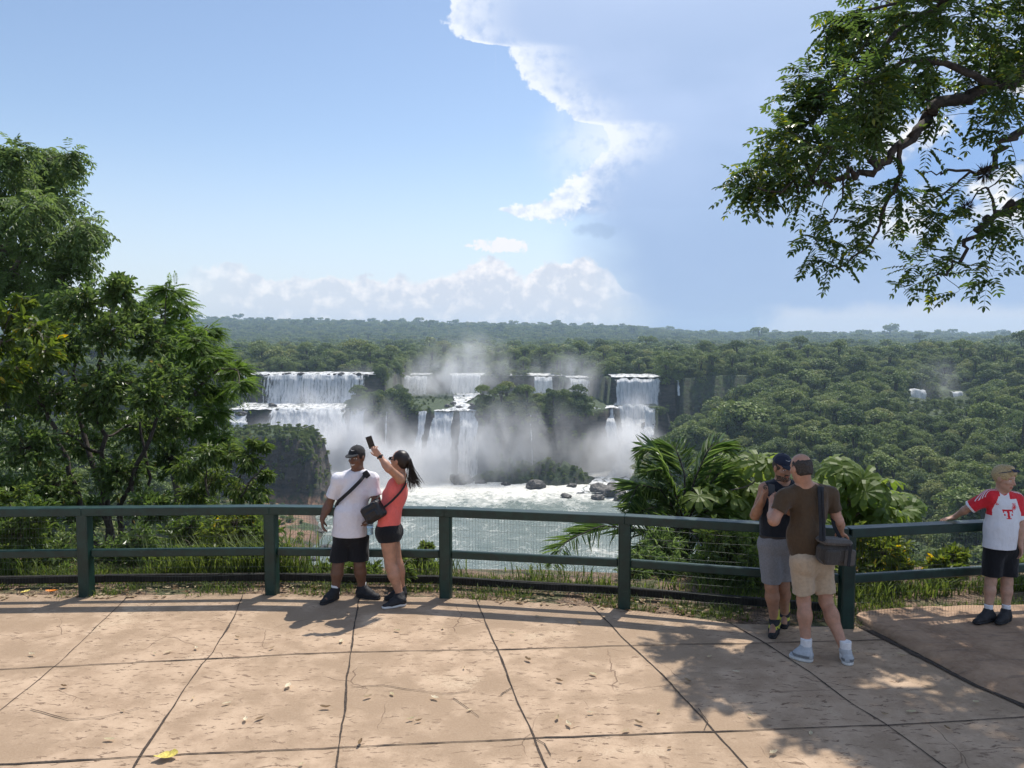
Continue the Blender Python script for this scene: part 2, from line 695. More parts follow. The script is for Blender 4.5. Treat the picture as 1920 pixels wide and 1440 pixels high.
# ---- ground material: soil, moss, wet basalt, red shore
t = material('earth_and_basalt')
P = t.pos()
px_, py_, pz_ = t.sep(P)
gn = t.node('ShaderNodeNewGeometry')
nzs = t.sep(gn.outputs['Normal'])[2]
big = t.noise(P, .06, 6, .6)
med = t.noise(P, .45, 6, .6)
fin = t.noise(P, 2.6, 5, .65)
strat = t.noise(t.scale(P, (.12, .12, .7)), 1.0, 6, .65)
rock = t.mix(strat.step(.3, .7), (.018, .015, .014), (.085, .068, .055))
rock = t.mix(med.step(.55, .7) * .5, rock, (.12, .075, .05))
moss = t.mix(med.step(.35, .65), (.022, .040, .012), (.055, .085, .02))
cl = (nzs + (med - .5) * .5).step(.48, .88)
colr = t.mix(cl, rock, moss)
mossy = (big + (fin - .5) * .5).step(.50, .62)
colr = t.mix(mossy * .75 * (cl * .75 + .25), colr, moss)
red = t.mix(fin.step(.3, .7), (.20, .105, .062), (.34, .20, .125))
shore = (pz_ + (med - .5) * 6).step(-72.5, -75.5) * px_.step(-30, -50) * py_.step(395, 365) * (big + (med - .5) * .4).step(.60, .46)
colr = t.mix(shore, colr, red)
wet = pz_.step(-77.2, -79.2)
colr = t.mix(wet * .6, colr, (.03, .026, .022))
verge = py_.step(11.5, 9.0) * pz_.step(-2, -.6)
soil = t.mix(t.noise(P, 22, 5, .7).step(.3, .7), (.12, .075, .045), (.30, .20, .13))
soil = t.mix((t.noise(P, 1.7, 4, .6) + (fin - .5) * .3).step(.48, .62) * .8, soil, (.06, .08, .022))
colr = t.mix(verge, colr, soil)
t.set(Base_Color=colr, Roughness=.85, Normal=t.bump(med + fin * .5, .9, 1.2))
M_LAND = t.mat

tag(grid('terrain', np.arange(-42, 42.1, .4), np.arange(7.4, 46.1, .4), M_LAND), kind='structure')
tag(grid('terrain', np.arange(-330, 400.1, 2.), np.arange(45.2, 650, 2.), M_LAND), kind='structure')
tag(grid('terrain', np.arange(-1300, -328, 8.), np.arange(45.2, 655, 6.), M_LAND), kind='structure')
tag(grid('terrain', np.arange(399.5, 1300, 8.), np.arange(45.2, 655, 6.), M_LAND), kind='structure')
tag(grid('terrain', np.arange(-420, -41, 3.), np.arange(7.4, 47, 1.8), M_LAND), kind='structure')
tag(grid('terrain', np.arange(41.5, 420, 3.), np.arange(7.4, 47, 1.8), M_LAND), kind='structure')
tag(grid('hills', np.concatenate([np.arange(-5200, -1000, 60.), np.arange(-1000, 1000, 25.), np.arange(1000, 5201, 60.)]),
         np.concatenate([np.arange(646, 1500, 14.), np.arange(1500, 5600, 45.)]), M_LAND), kind='structure')

# ------------------------------------------------------------------ river
t = material('river_water')
P = t.pos()
rx, ry, rz = t.sep(P)
warp = t.vmath('ADD', P, t.vmath('SCALE', t.noise(P, .05, 4, .6, out='Color'), 16.0))
f1 = t.noise(t.scale(warp, (1, .6, 1)), .075, 7, .66)
f2 = t.noise(warp, .4, 6, .7)
vor = t.voro(t.scale(warp, (1, .55, 1)), .13, 'DISTANCE_TO_EDGE')
froth = ry.step(345, 425)                                    # how broken the water is, by distance to the falls
lines = (vor + (f2 - .5) * .16).step(.06, .0) * f1.step(.44, .66)
foam = ((f1 + (f2 - .5) * .7).step(.60, .80) * .8).max(lines * .5)
foam = foam.max((froth + (f2 - .5) * 1.2 + (f1 - .5) * 1.5).step(.30, 1.0) * .92)
water = t.mix(f1.step(.3, .7), (.115, .155, .135), (.20, .235, .205))
colr = t.mix(foam, water, t.mix(f2.step(.3, .7), (.66, .62, .53), (.86, .84, .78)))
t.set(Base_Color=colr, Roughness=(.22 + foam * .5))
hgt = t.noise(t.scale(P, (1, 1.0, 1)), .55, 5, .6) + f2 * .8 + foam * .25
t.set(Normal=t.bump(hgt, .55, 1.1))
t.p.inputs['Specular IOR Level'].default_value = .5
M_RIVER = t.mat


def zriv(x, y):
    fr = sst(y, 330, 440)
    return WL + (.25 + .8 * fr) * n2(x, y, .11, 3, 3.) + (.08 + .5 * fr) * n2(x, y, .4, 2, 8.)


tag(grid('river', np.arange(-230, 130.1, 1.5), np.arange(110, 482, 1.5), M_RIVER, zriv), kind='structure')

t = material('rapids_water')
P = t.pos()
f1 = t.noise(t.scale(P, (.7, .35, 1)), .5, 6, .65)
f2 = t.noise(P, 1.3, 4, .65)
foam = (f1 + (f2 - .5) * .4).step(.40, .54)
t.set(Base_Color=t.mix(foam, (.12, .13, .11), (.86, .85, .82)), Roughness=.35, Normal=t.bump(f1 + f2, .8, .8))
M_RAPID = t.mat


def water_strip(name, rows, nx=14, sub=6, amp=.35):
    """stream running over rows of (left, right) world points"""
    L = np.array([r[0] for r in rows], float)
    Q = np.array([r[1] for r in rows], float)
    k = np.linspace(0, len(rows) - 1, (len(rows) - 1) * sub + 1)
    ii = np.arange(len(rows))
    Li = np.stack([np.interp(k, ii, L[:, c]) for c in range(3)], -1)
    Qi = np.stack([np.interp(k, ii, Q[:, c]) for c in range(3)], -1)
    s = np.linspace(0, 1, nx)
    V = Li[:, None] * (1 - s)[None, :, None] + Qi[:, None] * s[None, :, None]
    wob = fbm(V * .45, 3)
    V[..., 2] += amp * wob
    V[..., 0] += (1.6 * fbm(V * .2 + 5, 3)) * np.where((s == 0) | (s == 1), 1, .3)
    ny = len(k)
    i = np.arange(ny - 1)[:, None] * nx + np.arange(nx - 1)[None, :]
    f = np.stack([i, i + nx, i + nx + 1, i + 1], -1).reshape(-1, 4)
    return tag(MB().add(V.reshape(-1, 3), f).build(name, M_RAPID, smooth=True), kind='structure')


def W(px, py, Y, z=None):
    p = at(px, py, Y)
    if z is not None:
        p[2] = z
    return p


def wx(px, Y):
    return (px - 960) / FPX * Y


water_strip('upper_river', [((-200, 521, -22.6), (-92, 522, -22.6)), ((-230, 555, -22.0), (-95, 552, -22.0))], nx=40, amp=.5)
water_strip('upper_river', [((-90, 613, -26.9), (40, 613, -27.9)), ((-95, 640, -26.6), (60, 640, -26.9))], nx=40, amp=.4)
water_strip('upper_river', [((42, 588, -27.9), (61, 588, -27.9)), ((40, 610, -27.5), (61, 610, -27.5))], nx=12, amp=.4)
water_strip('upper_river', [((68, 527, -24.5), (102, 527, -24.5)), ((70, 560, -23.9), (104, 560, -23.9))], nx=20, amp=.5)
water_strip('shelf_water', [((-172, 474, -41.6), (-88, 477, -41.6)), ((-178, 514, -41.0), (-92, 514, -41.0))], nx=50, sub=14, amp=.9)
water_strip('shelf_water', [((wx(812, 466), 463.5, -41.4), (wx(902, 466), 464, -41.4)), ((wx(838, 472), 472, -41.0), (wx(898, 472), 472, -41.0)),
                            ((wx(852, 485), 485, -40.9), (wx(893, 485), 485, -40.9)), ((wx(850, 510), 510, -40.8), (wx(872, 510), 510, -40.8)), ((wx(852, 550), 550, -41), (wx(884, 550), 550, -41)), ((wx(848, 604), 604, -41), (wx(900, 604), 604, -41))], nx=22, amp=1.1)
water_strip('shelf_water', [((wx(1135, 484), 484, -41.6), (wx(1160, 484), 484, -41.6)), ((wx(1138, 500), 500, -41.4), (wx(1152, 500), 500, -41.4))], nx=18, amp=.6)

# ------------------------------------------------------------------ waterfalls
t = material('falling_water')
P = t.pos()
a1 = t.noise(t.scale(P, (1.0, .35, .055)), .75, 6, .62)
a2 = t.noise(t.scale(P, (1.6, .5, .12)), 1.7, 5, .65)
a3 = t.noise(P, .32, 4, .6)
st_ = a1 * .65 + a2 * .35
colr = t.mix(st_.step(.36, .62), (.50, .53, .55), (.97, .97, .96))
t.set(Base_Color=colr, Roughness=.55, Normal=t.bump(st_ + a3 * .4, .6, 1.6))
t.p.inputs['Specular IOR Level'].default_value = .25
tr = t.node('ShaderNodeBsdfTranslucent')
put(t.nt, tr.inputs['Color'], colr)
mx = t.node('ShaderNodeMixShader')
mx.inputs[0].default_value = .35
t.nt.links.new(t.p.outputs[0], mx.inputs[1])
t.nt.links.new(tr.outputs[0], mx.inputs[2])
tp_ = t.node('ShaderNodeBsdfTransparent')
mx2 = t.node('ShaderNodeMixShader')
ed = t.node('ShaderNodeAttribute', attribute_name='body')
alpha = ((S(t.nt, ed.outputs['Fac']) - .5) * 1.0 + (st_ - .5) * 1.9 + .5).step(.34, .58)
put(t.nt, mx2.inputs[0], alpha)
t.nt.links.new(tp_.outputs[0], mx2.inputs[1])
t.nt.links.new(mx.outputs[0], mx2.inputs[2])
t.nt.links.new(mx2.outputs[0], t.out.inputs['Surface'])
M_FALL = t.mat


def waterfall(label, rows, body=.75, amp=1.3, dens=1.0, nx=None, group=None):
    """one sheet of falling water; rows: (left px, right px, py, depth) from lip to foot"""
    L = np.array([at(a, y, D) for a, b, y, D in rows])
    Q = np.array([at(b, y, D) for a, b, y, D in rows])
    zl = max(L[0][2] + .35, -41.5) if L[0][2] < -38 else L[0][2] + .35
    back = np.array((0, 4.5, 0))
    L = np.vstack([L[:1] + back, L[:1] + (0, 2.2, 0), L])
    Q = np.vstack([Q[:1] + back, Q[:1] + (0, 2.2, 0), Q])
    L[0, 2] = Q[0, 2] = zl
    L[1, 2] = Q[1, 2] = zl - .25 * (zl - L[2, 2])
    H = np.array([0] + list(np.cumsum(np.linalg.norm(np.diff((L + Q) / 2, axis=0), axis=1))))
    ny = max(14, int(H[-1] / .9))
    k = np.linspace(0, H[-1], ny)
    Li = np.stack([np.interp(k, H, L[:, c]) for c in range(3)], -1)
    Qi = np.stack([np.interp(k, H, Q[:, c]) for c in range(3)], -1)
    wid = np.abs(Qi - Li)[:, 0].max()
    nx = nx or max(9, int(wid / .7))
    s = np.linspace(0, 1, nx)
    V = Li[:, None] * (1 - s)[None, :, None] + Qi[:, None] * s[None, :, None]
    V0 = V.copy()
    V[..., 1] += -amp * fbm(V0 * (.35, .3, .05), 4) - .6 * amp * fbm(V0 * (.9, .3, .16) + 9, 3) - amp * .5 * fbm(V0 * .16, 2)
    V[..., 0] += .5 * fbm(V0 * (.5, .3, .12) + 3, 3)
    # uneven lip
    lip = 1.7 * fbm(np.stack([V0[0, :, 0] * .4, V0[0, :, 0] * 0, V0[0, :, 0] * 0], -1), 3)
    V[..., 2] += lip[None, :] * np.linspace(1, 0, ny)[:, None] ** 2
    V[..., 2] = np.where(np.linspace(0, 1, ny)[:, None] < .12, np.minimum(V[..., 2], V0[..., 2].max() + .2), V[..., 2])
    e = np.minimum(s, 1 - s) * wid
    B = body * np.clip(e / (.14 * wid + .6), 0, 1)[None, :] * np.ones((ny, 1)) + .16 * fbm(V0 * (.13, .1, .02) + 30, 3)
    B = B + .18 * np.linspace(1, 0, ny)[:, None] ** 6
    i = np.arange(ny - 1)[:, None] * nx + np.arange(nx - 1)[None, :]
    f = np.stack([i, i + nx, i + nx + 1, i + 1], -1).reshape(-1, 4)
    o = MB().add(V.reshape(-1, 3), f).build('waterfall', M_FALL, smooth=True)
    at_ = o.data.attributes.new('body', 'FLOAT', 'POINT')
    at_.data.foreach_set('value', B.astype(np.float32).ravel())
    return tag(o, label, 'waterfall', group or 'waterfalls of the gorge')


waterfall('widest white waterfall on the upper tier, streaked with dark rock', [(478, 702, 703, 519), (478, 702, 712, 516.5), (476, 700, 740, 513.5), (470, 702, 768, 508)], .62)
waterfall('thin broken waterfall beside dark rock at the left end of the upper tier', [(424, 470, 704, 519), (424, 472, 735, 514), (420, 468, 766, 509)], .42)
waterfall('narrow upper waterfall just right of the widest one', [(748, 806, 706, 610), (748, 806, 712, 608), (746, 806, 748, 603)], .62)
waterfall('short white waterfall under the tallest spray plume', [(843, 906, 704, 610), (842, 906, 710, 608), (840, 908, 752, 603)], .85)
waterfall('small upper waterfall directly behind the wooded island', [(999, 1039, 708, 610), (998, 1040, 714, 607), (997, 1040, 750, 602)], .80)
waterfall('faint veil waterfall blurred by mist right of the wooded island', [(1064, 1108, 711, 587), (1064, 1108, 718, 584), (1063, 1108, 772, 578)], .60)
waterfall('tall square curtain waterfall at the right end of the upper tier', [(1149, 1243, 711, 525), (1149, 1243, 716, 522.5), (1147, 1243, 745, 519.5), (1145, 1243, 782, 514)], .92)
waterfall('thread of water on the rock right of the square curtain waterfall', [(1269, 1276, 715, 519), (1269, 1277, 742, 516)], .55)
waterfall('small distant waterfall half hidden by a round tree in the right forest', [(1706, 1738, 731, 521.5), (1704, 1739, 740, 519.5), (1702, 1740, 768, 515)], .98)
waterfall('slim distant waterfall farthest right in the forest', [(1784, 1807, 736, 521.5), (1785, 1809, 748, 519.5), (1787, 1811, 783, 515)], .95)
waterfall('broad lower waterfall dropping into the mist behind the dark rock pillar', [(500, 650, 768, 474), (498, 650, 776, 471), (486, 668, 815, 463), (474, 676, 905, 449)], .98, 1.8)
waterfall('low stepped waterfall at the left edge of the lower tier', [(424, 466, 772, 474), (426, 466, 790, 468), (430, 468, 792, 463), (434, 470, 822, 459)], .75)
waterfall('thin falling strands below the bushes right of the broad lower waterfall', [(652, 686, 776, 476), (652, 686, 800, 472), (650, 686, 900, 460)], .58)
waterfall('central white waterfall fanning out down the lower wall', [(812, 852, 780, 462), (806, 850, 796, 458), (790, 850, 850, 450), (768, 856, 905, 440)], .92, 1.9)
waterfall('pale side stream slanting down left of the central waterfall', [(782, 800, 800, 463), (774, 792, 835, 456), (766, 786, 890, 446)], .62)
waterfall('grey veil of water just right of the central waterfall', [(858, 898, 786, 462), (858, 900, 800, 458), (850, 902, 895, 445)], .62)
waterfall('single long thread of water on the dark wall under the wooded island', [(992, 998, 795, 462), (994, 1000, 840, 457), (996, 1002, 888, 452)], .60)
waterfall('faint trickle on the wall left of the central waterfall', [(720, 727, 800, 476), (720, 727, 880, 468)], .42)
waterfall('fine parallel strands of water left of the white gushing chute', [(1104, 1132, 784, 482), (1104, 1130, 800, 479), (1102, 1128, 850, 472)], .52)
waterfall('bulging white waterfall beside the gushing chute', [(1132, 1152, 782, 482), (1132, 1156, 790, 478), (1134, 1160, 815, 474), (1136, 1162, 850, 469)], .85)
waterfall('gushing white chute tumbling from the square curtain waterfall to the river', [(1158, 1222, 785, 503), (1162, 1216, 800, 490), (1164, 1204, 825, 477), (1150, 1200, 865, 462), (1128, 1188, 905, 446)], .98, 2.0)
waterfall('two white rills over rocks at the foot of the right bank', [(1206, 1232, 796, 480), (1200, 1228, 815, 473), (1194, 1216, 850, 464)], .70, 1.6)
# white water running out below the chute
water_strip('rapids', [((wx(1120, 446), 446, WL + 1.6), (wx(1195, 446), 446, WL + 1.6)), ((wx(1105, 425), 425, WL + .9), (wx(1180, 425), 425, WL + .9)),
                       ((wx(1080, 405), 405, WL + .7), (wx(1172, 405), 405, WL + .7))], nx=24, amp=.8)

# ------------------------------------------------------------------ boulders
t = material('wet_rock')
n_ = t.noise(t.obj(), 1.3, 6, .65)
t.set(Base_Color=t.mix(n_.step(.3, .7), (.018, .016, .015), (.085, .072, .06)), Roughness=.55, Normal=t.bump(n_, .8, .4))
M_ROCK = t.mat


def ico(sub=3):
    bm = __import__('bmesh').new()
    __import__('bmesh').ops.create_icosphere(bm, subdivisions=sub, radius=1)
    v = np.array([p.co[:] for p in bm.verts])
    f = np.array([[q.index for q in fa.verts] for fa in bm.faces])
    bm.free()
    return v, f


ICO_V, ICO_F = ico(3)


def boulder(x, y, r, label, flat=.6, z=None, name='boulder'):
    off = RNG.random(3) * 50
    n = fbm(ICO_V * 1.1 + off, 4)
    v = ICO_V * (1 + .62 * n[:, None] + .22 * (np.abs(fbm(ICO_V * 2.6 + off, 2))[:, None] - .2)) * (r, r * .9, r * flat)
    v[:, 2] = np.where(v[:, 2] < -.45 * r * flat, -.45 * r * flat, v[:, 2])
    o = MB().add(v, ICO_F).build(name, M_ROCK, smooth=False, loc=(x, y, WL + .12 * r if z is None else z))
    return tag(o, label, 'boulder', 'boulders in the river')


for k, (bx_, by_, br) in enumerate([(1128, 922, 7), (1152, 930, 6), (1168, 938, 5), (1150, 915, 5), (1120, 935, 3.5)]):
    q = gp(bx_, by_, WL)
    boulder(q[0], q[1], br, 'dark wet boulder in the river below the palm fronds')
for bx_, by_, br, lb in [(1062, 933, 3, 'low flat rock breaking the river surface in mid stream'), (1172, 900, 2.6, 'small rock standing in the white rapids'),
                         (864, 905, 7, 'dark rock at the left end of the shore under the wall'), (948, 910, 2.8, 'dark rock in front of the grey green shore'),
                         (1003, 913, 5.6, 'dark rock at the foot of the green mound'), (900, 907, 3.2, 'rounded rock half in mist at the foot of the wall'),
                         (1072, 912, 2.6, 'low rock off the right end of the green mound')]:
    q = gp(bx_, by_, WL)
    boulder(q[0], q[1], br, lb)
for bx_, by_ in [(598, 1000), (575, 1018), (612, 1030), (630, 1046), (590, 1050), (640, 985)]:
    q = gp(bx_, by_, WL)
    boulder(q[0], q[1], RNG.uniform(1.6, 3.2), 'dark boulder on the red earth shore seen through the railing')
for bx_, by_, D, br, lb in [(452, 778, 473, 3.2, 'dark rock among the stepped falls at the far left'), (510, 762, 490, 3., 'rock above the lip of the broad lower waterfall'),
                            (888, 768, 472, 3.4, 'dark rock in the stream above the central waterfall'), (868, 772, 470, 2.4, 'small rock in the stream above the central waterfall'),
                            (905, 760, 480, 3.2, 'rock beside the stream right of the central waterfall'), (1215, 800, 484, 4, 'rock splitting the white rills by the right bank')]:
    p = at(bx_, by_, D)
    boulder(p[0], p[1], br, lb, .7, p[2])
for bx_, by_, D in [(848, 772, 470), (880, 776, 467), (862, 764, 480), (895, 766, 478), (850, 757, 494), (884, 758, 492), (838, 762, 482)]:
    p = at(bx_, by_, D)
    boulder(p[0], p[1], RNG.uniform(1.2, 2.3), 'dark rock breaking the stream that feeds the central waterfall', .7, p[2])
for k in range(14):
    px0 = 490 + k * 15.5 + RNG.uniform(-5, 5)
    p = at(px0, 703, 521.5)
    boulder(p[0], p[1], RNG.uniform(.8, 2.0), 'small dark rock on the lip of the widest upper waterfall', .7, -22.6)
for p_ in (540, 566, 640):
    p = at(p_, 703, 520.5)
    boulder(p[0], p[1], 2.4, 'mossy rock standing in the lip of the widest upper waterfall', .8, -22.8)

# ------------------------------------------------------------------ spray
def mist_mat(name, dens):
    m = bpy.data.materials.new(name)
    m.use_nodes = True
    nt = m.node_tree
    nt.nodes.clear()
    t = NT(nt)
    out = t.node('ShaderNodeOutputMaterial')
    v = t.node('ShaderNodeVolumePrincipled')
    v.inputs['Color'].default_value = (.98, .98, .985, 1)
    v.inputs['Anisotropy'].default_value = .25
    o = t.obj()
    rr = t.vmath('LENGTH', o)
    fall = (1.0 - rr * rr).max(0.0)
    oi = t.node('ShaderNodeObjectInfo')
    P = t.pos()
    nn = t.noise(t.scale(P, (1, 1, .62)), .055, 4, .6, .6)
    put(nt, v.inputs['Density'], fall * fall * (nn.step(.34, .70)) * S(nt, oi.outputs['Color']) * dens)
    nt.links.new(v.outputs[0], out.inputs['Volume'])
    return m


M_MIST = mist_mat('spray', 1.0)


def mist(px, py, D, rx, ry, rz, d):
    o = MB().add(ICO_V * 1.02, ICO_F).build('mist', M_MIST, loc=at(px, py, D))
    o.scale = (rx, ry, rz)
    o.color = (d, d, d, 1)
    return tag(o, kind='stuff')


for a in [(600, 845, 452, 58, 20, 30, .29), (650, 880, 438, 46, 22, 24, .34), (690, 880, 446, 58, 22, 28, .24), (800, 870, 440, 36, 16, 30, .13), (740, 905, 425, 66, 22, 16, .14), (660, 830, 450, 44, 18, 38, .17),
          (800, 725, 592, 44, 22, 30, .085), (875, 690, 590, 48, 18, 34, .085), (1055, 725, 570, 50, 16, 32, .085), (1195, 790, 506, 20, 12, 26, .14),
          (1165, 865, 452, 36, 16, 28, .32), (1188, 835, 474, 22, 12, 24, .26), (950, 835, 446, 68, 14, 36, .085), (890, 860, 438, 40, 14, 24, .12), (1762, 712, 512, 24, 9, 20, .036), (590, 752, 506, 54, 10, 13, .065),
          (690, 730, 540, 36, 14, 22, .035)]:
    mist(*a)

# the air of the valley
m = bpy.data.materials.new('valley_air')
m.use_nodes = True
m.node_tree.nodes.clear()
_o = m.node_tree.nodes.new('ShaderNodeOutputMaterial')
_v = m.node_tree.nodes.new('ShaderNodeVolumePrincipled')
_v.inputs['Color'].default_value = (.62, .80, 1.0, 1)
_v.inputs['Density'].default_value = 0.000135
_v.inputs['Anisotropy'].default_value = 0.2
m.node_tree.links.new(_v.outputs[0], _o.inputs['Volume'])
hz = MB()
box(hz, (0, 2700, 18), (11000, 5900, 210))
tag(hz.build('haze', m), kind='stuff')
# ------------------------------------------------------------------ terrace
t = material('worn_concrete')
P = t.pos()
lay = t.noise(P, .55, 5, .6)
mid_ = t.noise(P, 3.2, 6, .65)
grain = t.noise(P, 60, 4, .7)
Pw = t.vmath('ADD', P, t.vmath('SCALE', t.noise(P, 5, 3, .5, out='Color'), .12))
pit = t.noise(t.scale(Pw, (8.5, 26, 1), rot=(0, 0, .12)), 1.0, 4, .72)
pits = pit.step(.575, .64) * (lay + (mid_ - .5) * .8).step(.34, .60)
crk = t.voro(Pw, 1.15, 'DISTANCE_TO_EDGE')
cracks = crk.step(.006, .001) * t.noise(P, .9, 3, .5).step(.5, .62)
colr = t.mix(mid_.step(.28, .72), (.335, .228, .148), (.480, .346, .236))
colr = t.mix((lay + (mid_ - .5) * .5).step(.60, .40) * .75, colr, (.275, .190, .120))
colr = t.mix((t.noise(P, 1.1, 5, .6) + (grain - .5) * .3).step(.60, .72) * .6, colr, (.54, .42, .29))
colr = t.mix(grain.step(.35, .8) * .22, colr, (.58, .46, .33))
colr = t.mix((pits * .85).max(cracks * .7), colr, (.15, .092, .058))
t.set(Base_Color=colr, Roughness=.82)
t.p.inputs['Specular IOR Level'].default_value = .3
t.set(Normal=t.bump(mid_ * .5 + grain * .25 - pits * .8 - cracks, .6, .012))
M_CONC = t.mat
t = material('rough_slab')
P = t.pos()
a_ = t.noise(P, 2.2, 6, .68)
b_ = t.noise(P, 26, 5, .7)
st = t.noise(t.scale(P, (2.0, 9, 1), rot=(0, 0, -.5)), 1.6, 5, .65)
colr = t.mix(a_.step(.3, .7), (.23, .138, .080), (.43, .28, .175))
colr = t.mix(st.step(.52, .68) * .5, colr, (.12, .08, .06))
colr = t.mix(b_.step(.4, .8) * .3, colr, (.5, .37, .28))
t.set(Base_Color=colr, Roughness=.9, Normal=t.bump(a_ + b_ * .3 + st * .6, .8, .02))
M_ROUGH = t.mat
M_JOINT = plain('joint_dirt', (.055, .040, .030), .95, .5, 40, .5)
M_SOIL = plain('dry_soil', (.24, .155, .10), .95, .35, 14, .6, bdist=.02)

edge = [(-700, 1115), (0, 1114), (170, 1117), (240, 1117), (380, 1113), (520, 1113), (660, 1118), (836, 1121), (1000, 1129), (1112, 1137), (1250, 1152), (1368, 1167),
        (1480, 1174), (1612, 1176), (1700, 1158), (1790, 1152), (1925, 1150), (2300, 1146)]


def dense(pts, step=.12):
    P = np.asarray(pts, float)
    out = []
    for a, b in zip(P[:-1], P[1:]):
        n = max(1, int(np.linalg.norm(b - a) / step))
        out += [a + (b - a) * k / n for k in range(n)]
    return np.array(out + [P[-1]])


E = dense([gp(*p) for p in edge], .10)
E[:, 1] += .025 * vnoise(E * 9) + .02 * vnoise(E * 3.1)
nr = 40
V = []
ysr = np.linspace(0, 1, nr)
for q in E:
    for s in ysr:
        V.append((q[0], -16 + (q[1] + 16) * s, 0.0))
V = np.array(V)
i = np.arange(len(E) - 1)[:, None] * nr + np.arange(nr - 1)[None, :]
f = np.stack([i, i + nr, i + nr + 1, i + 1], -1).reshape(-1, 4)
mb = MB().add(V, f)
lip = np.concatenate([E + (0, 0, 0), E + (0, .01, -.12)])
n = len(E)
k = np.arange(n - 1)
mb.add(lip, np.stack([k, k + 1, k + n + 1, k + n], -1))
tag(mb.build('terrace_pavement', M_CONC), kind='structure')

joints = {
    'a': [(262, 1098), (240, 1118), (103, 1250), (0, 1333), (-160, 1460)],
    'b': [(455, 1114), (438, 1155), (398, 1223), (375, 1247), (262, 1420), (235, 1470)],
    'c': [(676, 1118), (668, 1153), (659, 1223), (652, 1275), (642, 1355), (631, 1434), (627, 1480)],
    'd': [(893, 1124), (900, 1142), (932, 1219), (948, 1261), (969, 1314), (1001, 1381), (1025, 1440), (1042, 1480)],
    'e': [(1112, 1138), (1182, 1211), (1245, 1267), (1298, 1325), (1341, 1373), (1399, 1440), (1434, 1480)],
    'f': [(1368, 1168), (1437, 1208), (1527, 1267), (1596, 1320), (1665, 1362), (1771, 1440), (1822, 1480)],
    'h': [(-200, 1262), (0, 1256), (94, 1251), (398, 1236), (659, 1223), (932, 1219), (1182, 1211), (1437, 1206), (1668, 1200)],
    'i': [(-100, 1438), (28, 1434), (262, 1420), (642, 1401), (900, 1390), (1025, 1383), (1341, 1373), (1686, 1360), (1920, 1346), (2200, 1330)],
}
wid = {'a': .012, 'b': .020, 'c': .022, 'd': .024, 'e': .022, 'f': .020, 'h': .021, 'i': .021}
mb = MB()


def strip(mb, P, w, z, seed, jag=.6):
    P = dense(P, .035)
    P[:, 2] = z
    nP = len(P)
    T = unit(np.gradient(P, axis=0))
    N = np.stack([-T[:, 1], T[:, 0], T[:, 2] * 0], -1)
    q = np.arange(nP)[:, None] * .035 * np.array([[1., 0, 0]]) + seed
    mid = P + N * (.014 * fbm(q * 5, 3) + .022 * fbm(q * 1.1 + 4, 2))[:, None]
    ww = w * (.55 + jag * 1.5 * np.clip(fbm(q * 7 + 9, 3) + .28, 0, 1) + 1.0 * np.clip(fbm(q * 1.9 + 2, 2) - .12, 0, 1) * 2)
    A, B = mid + N * ww[:, None] * .5, mid - N * ww[:, None] * .5
    k = np.arange(nP - 1)
    mb.add(np.concatenate([A, B]), np.stack([k, k + nP, k + nP + 1, k + 1], -1))


for s_, (kk, pp) in enumerate(joints.items()):
    strip(mb, [gp(*p) for p in pp], wid[kk] * .62, .0035 + .0004 * s_, 13.7 * s_)
for s_, pp in enumerate([[(660, 1288), (720, 1284), (760, 1292), (840, 1302), (880, 1296)], [(1000, 1385), (1020, 1396), (1032, 1418)], [(900, 1345), (880, 1330), (850, 1310)],
                         [(905, 1222), (918, 1228), (932, 1219)], [(1240, 1262), (1262, 1285), (1268, 1300)], [(60, 1330), (130, 1350), (200, 1345), (262, 1330)],
                         [(950, 1265), (960, 1290), (940, 1305)], [(1310, 1330), (1330, 1355), (1322, 1372)]]):
    strip(mb, [gp(*p) for p in pp], .007, .008 + .0003 * s_, 5.1 * s_ + 200, .4)
tag(mb.build('pavement_joint', M_JOINT), kind='structure')

# rough raised slab to the right of the last joint
bl = dense([gp(*p) for p in [(1600, 1168), (1640, 1188), (1670, 1203), (1750, 1245), (1830, 1288), (1920, 1325), (2150, 1440)]], .08)
mb = MB()
strip(mb, bl, .075, .0085, 77., .5)
tag(mb.build('pavement_joint', M_JOINT), kind='structure')
far_ = dense([gp(1612, 1160), gp(1700, 1150), gp(1790, 1146), gp(1925, 1143), gp(2400, 1136)], .08)
n = 70
k = np.linspace(0, 1, n)
rsmp = lambda A: np.stack([np.interp(k, np.linspace(0, 1, len(A)), A[:, c]) for c in range(3)], -1)
A, B = rsmp(bl + (.03, .01, 0)), rsmp(far_)
m_ = 46
s = np.linspace(0, 1, m_)
V = A[:, None] * (1 - s)[None, :, None] + B[:, None] * s[None, :, None]
V[..., 2] = .012 + .062 * np.minimum(1, s / .10)[None, :] ** .6 * np.minimum(1, (1 - s) / .06 + .2)[None, :] + .012 * fbm(V * 5, 3) + .012 * fbm(V * 1.3, 2)
i = np.arange(n - 1)[:, None] * m_ + np.arange(m_ - 1)[None, :]
tag(MB().add(V.reshape(-1, 3), np.stack([i, i + m_, i + m_ + 1, i + 1], -1).reshape(-1, 4)).build('path', M_ROUGH, smooth=True), kind='structure')

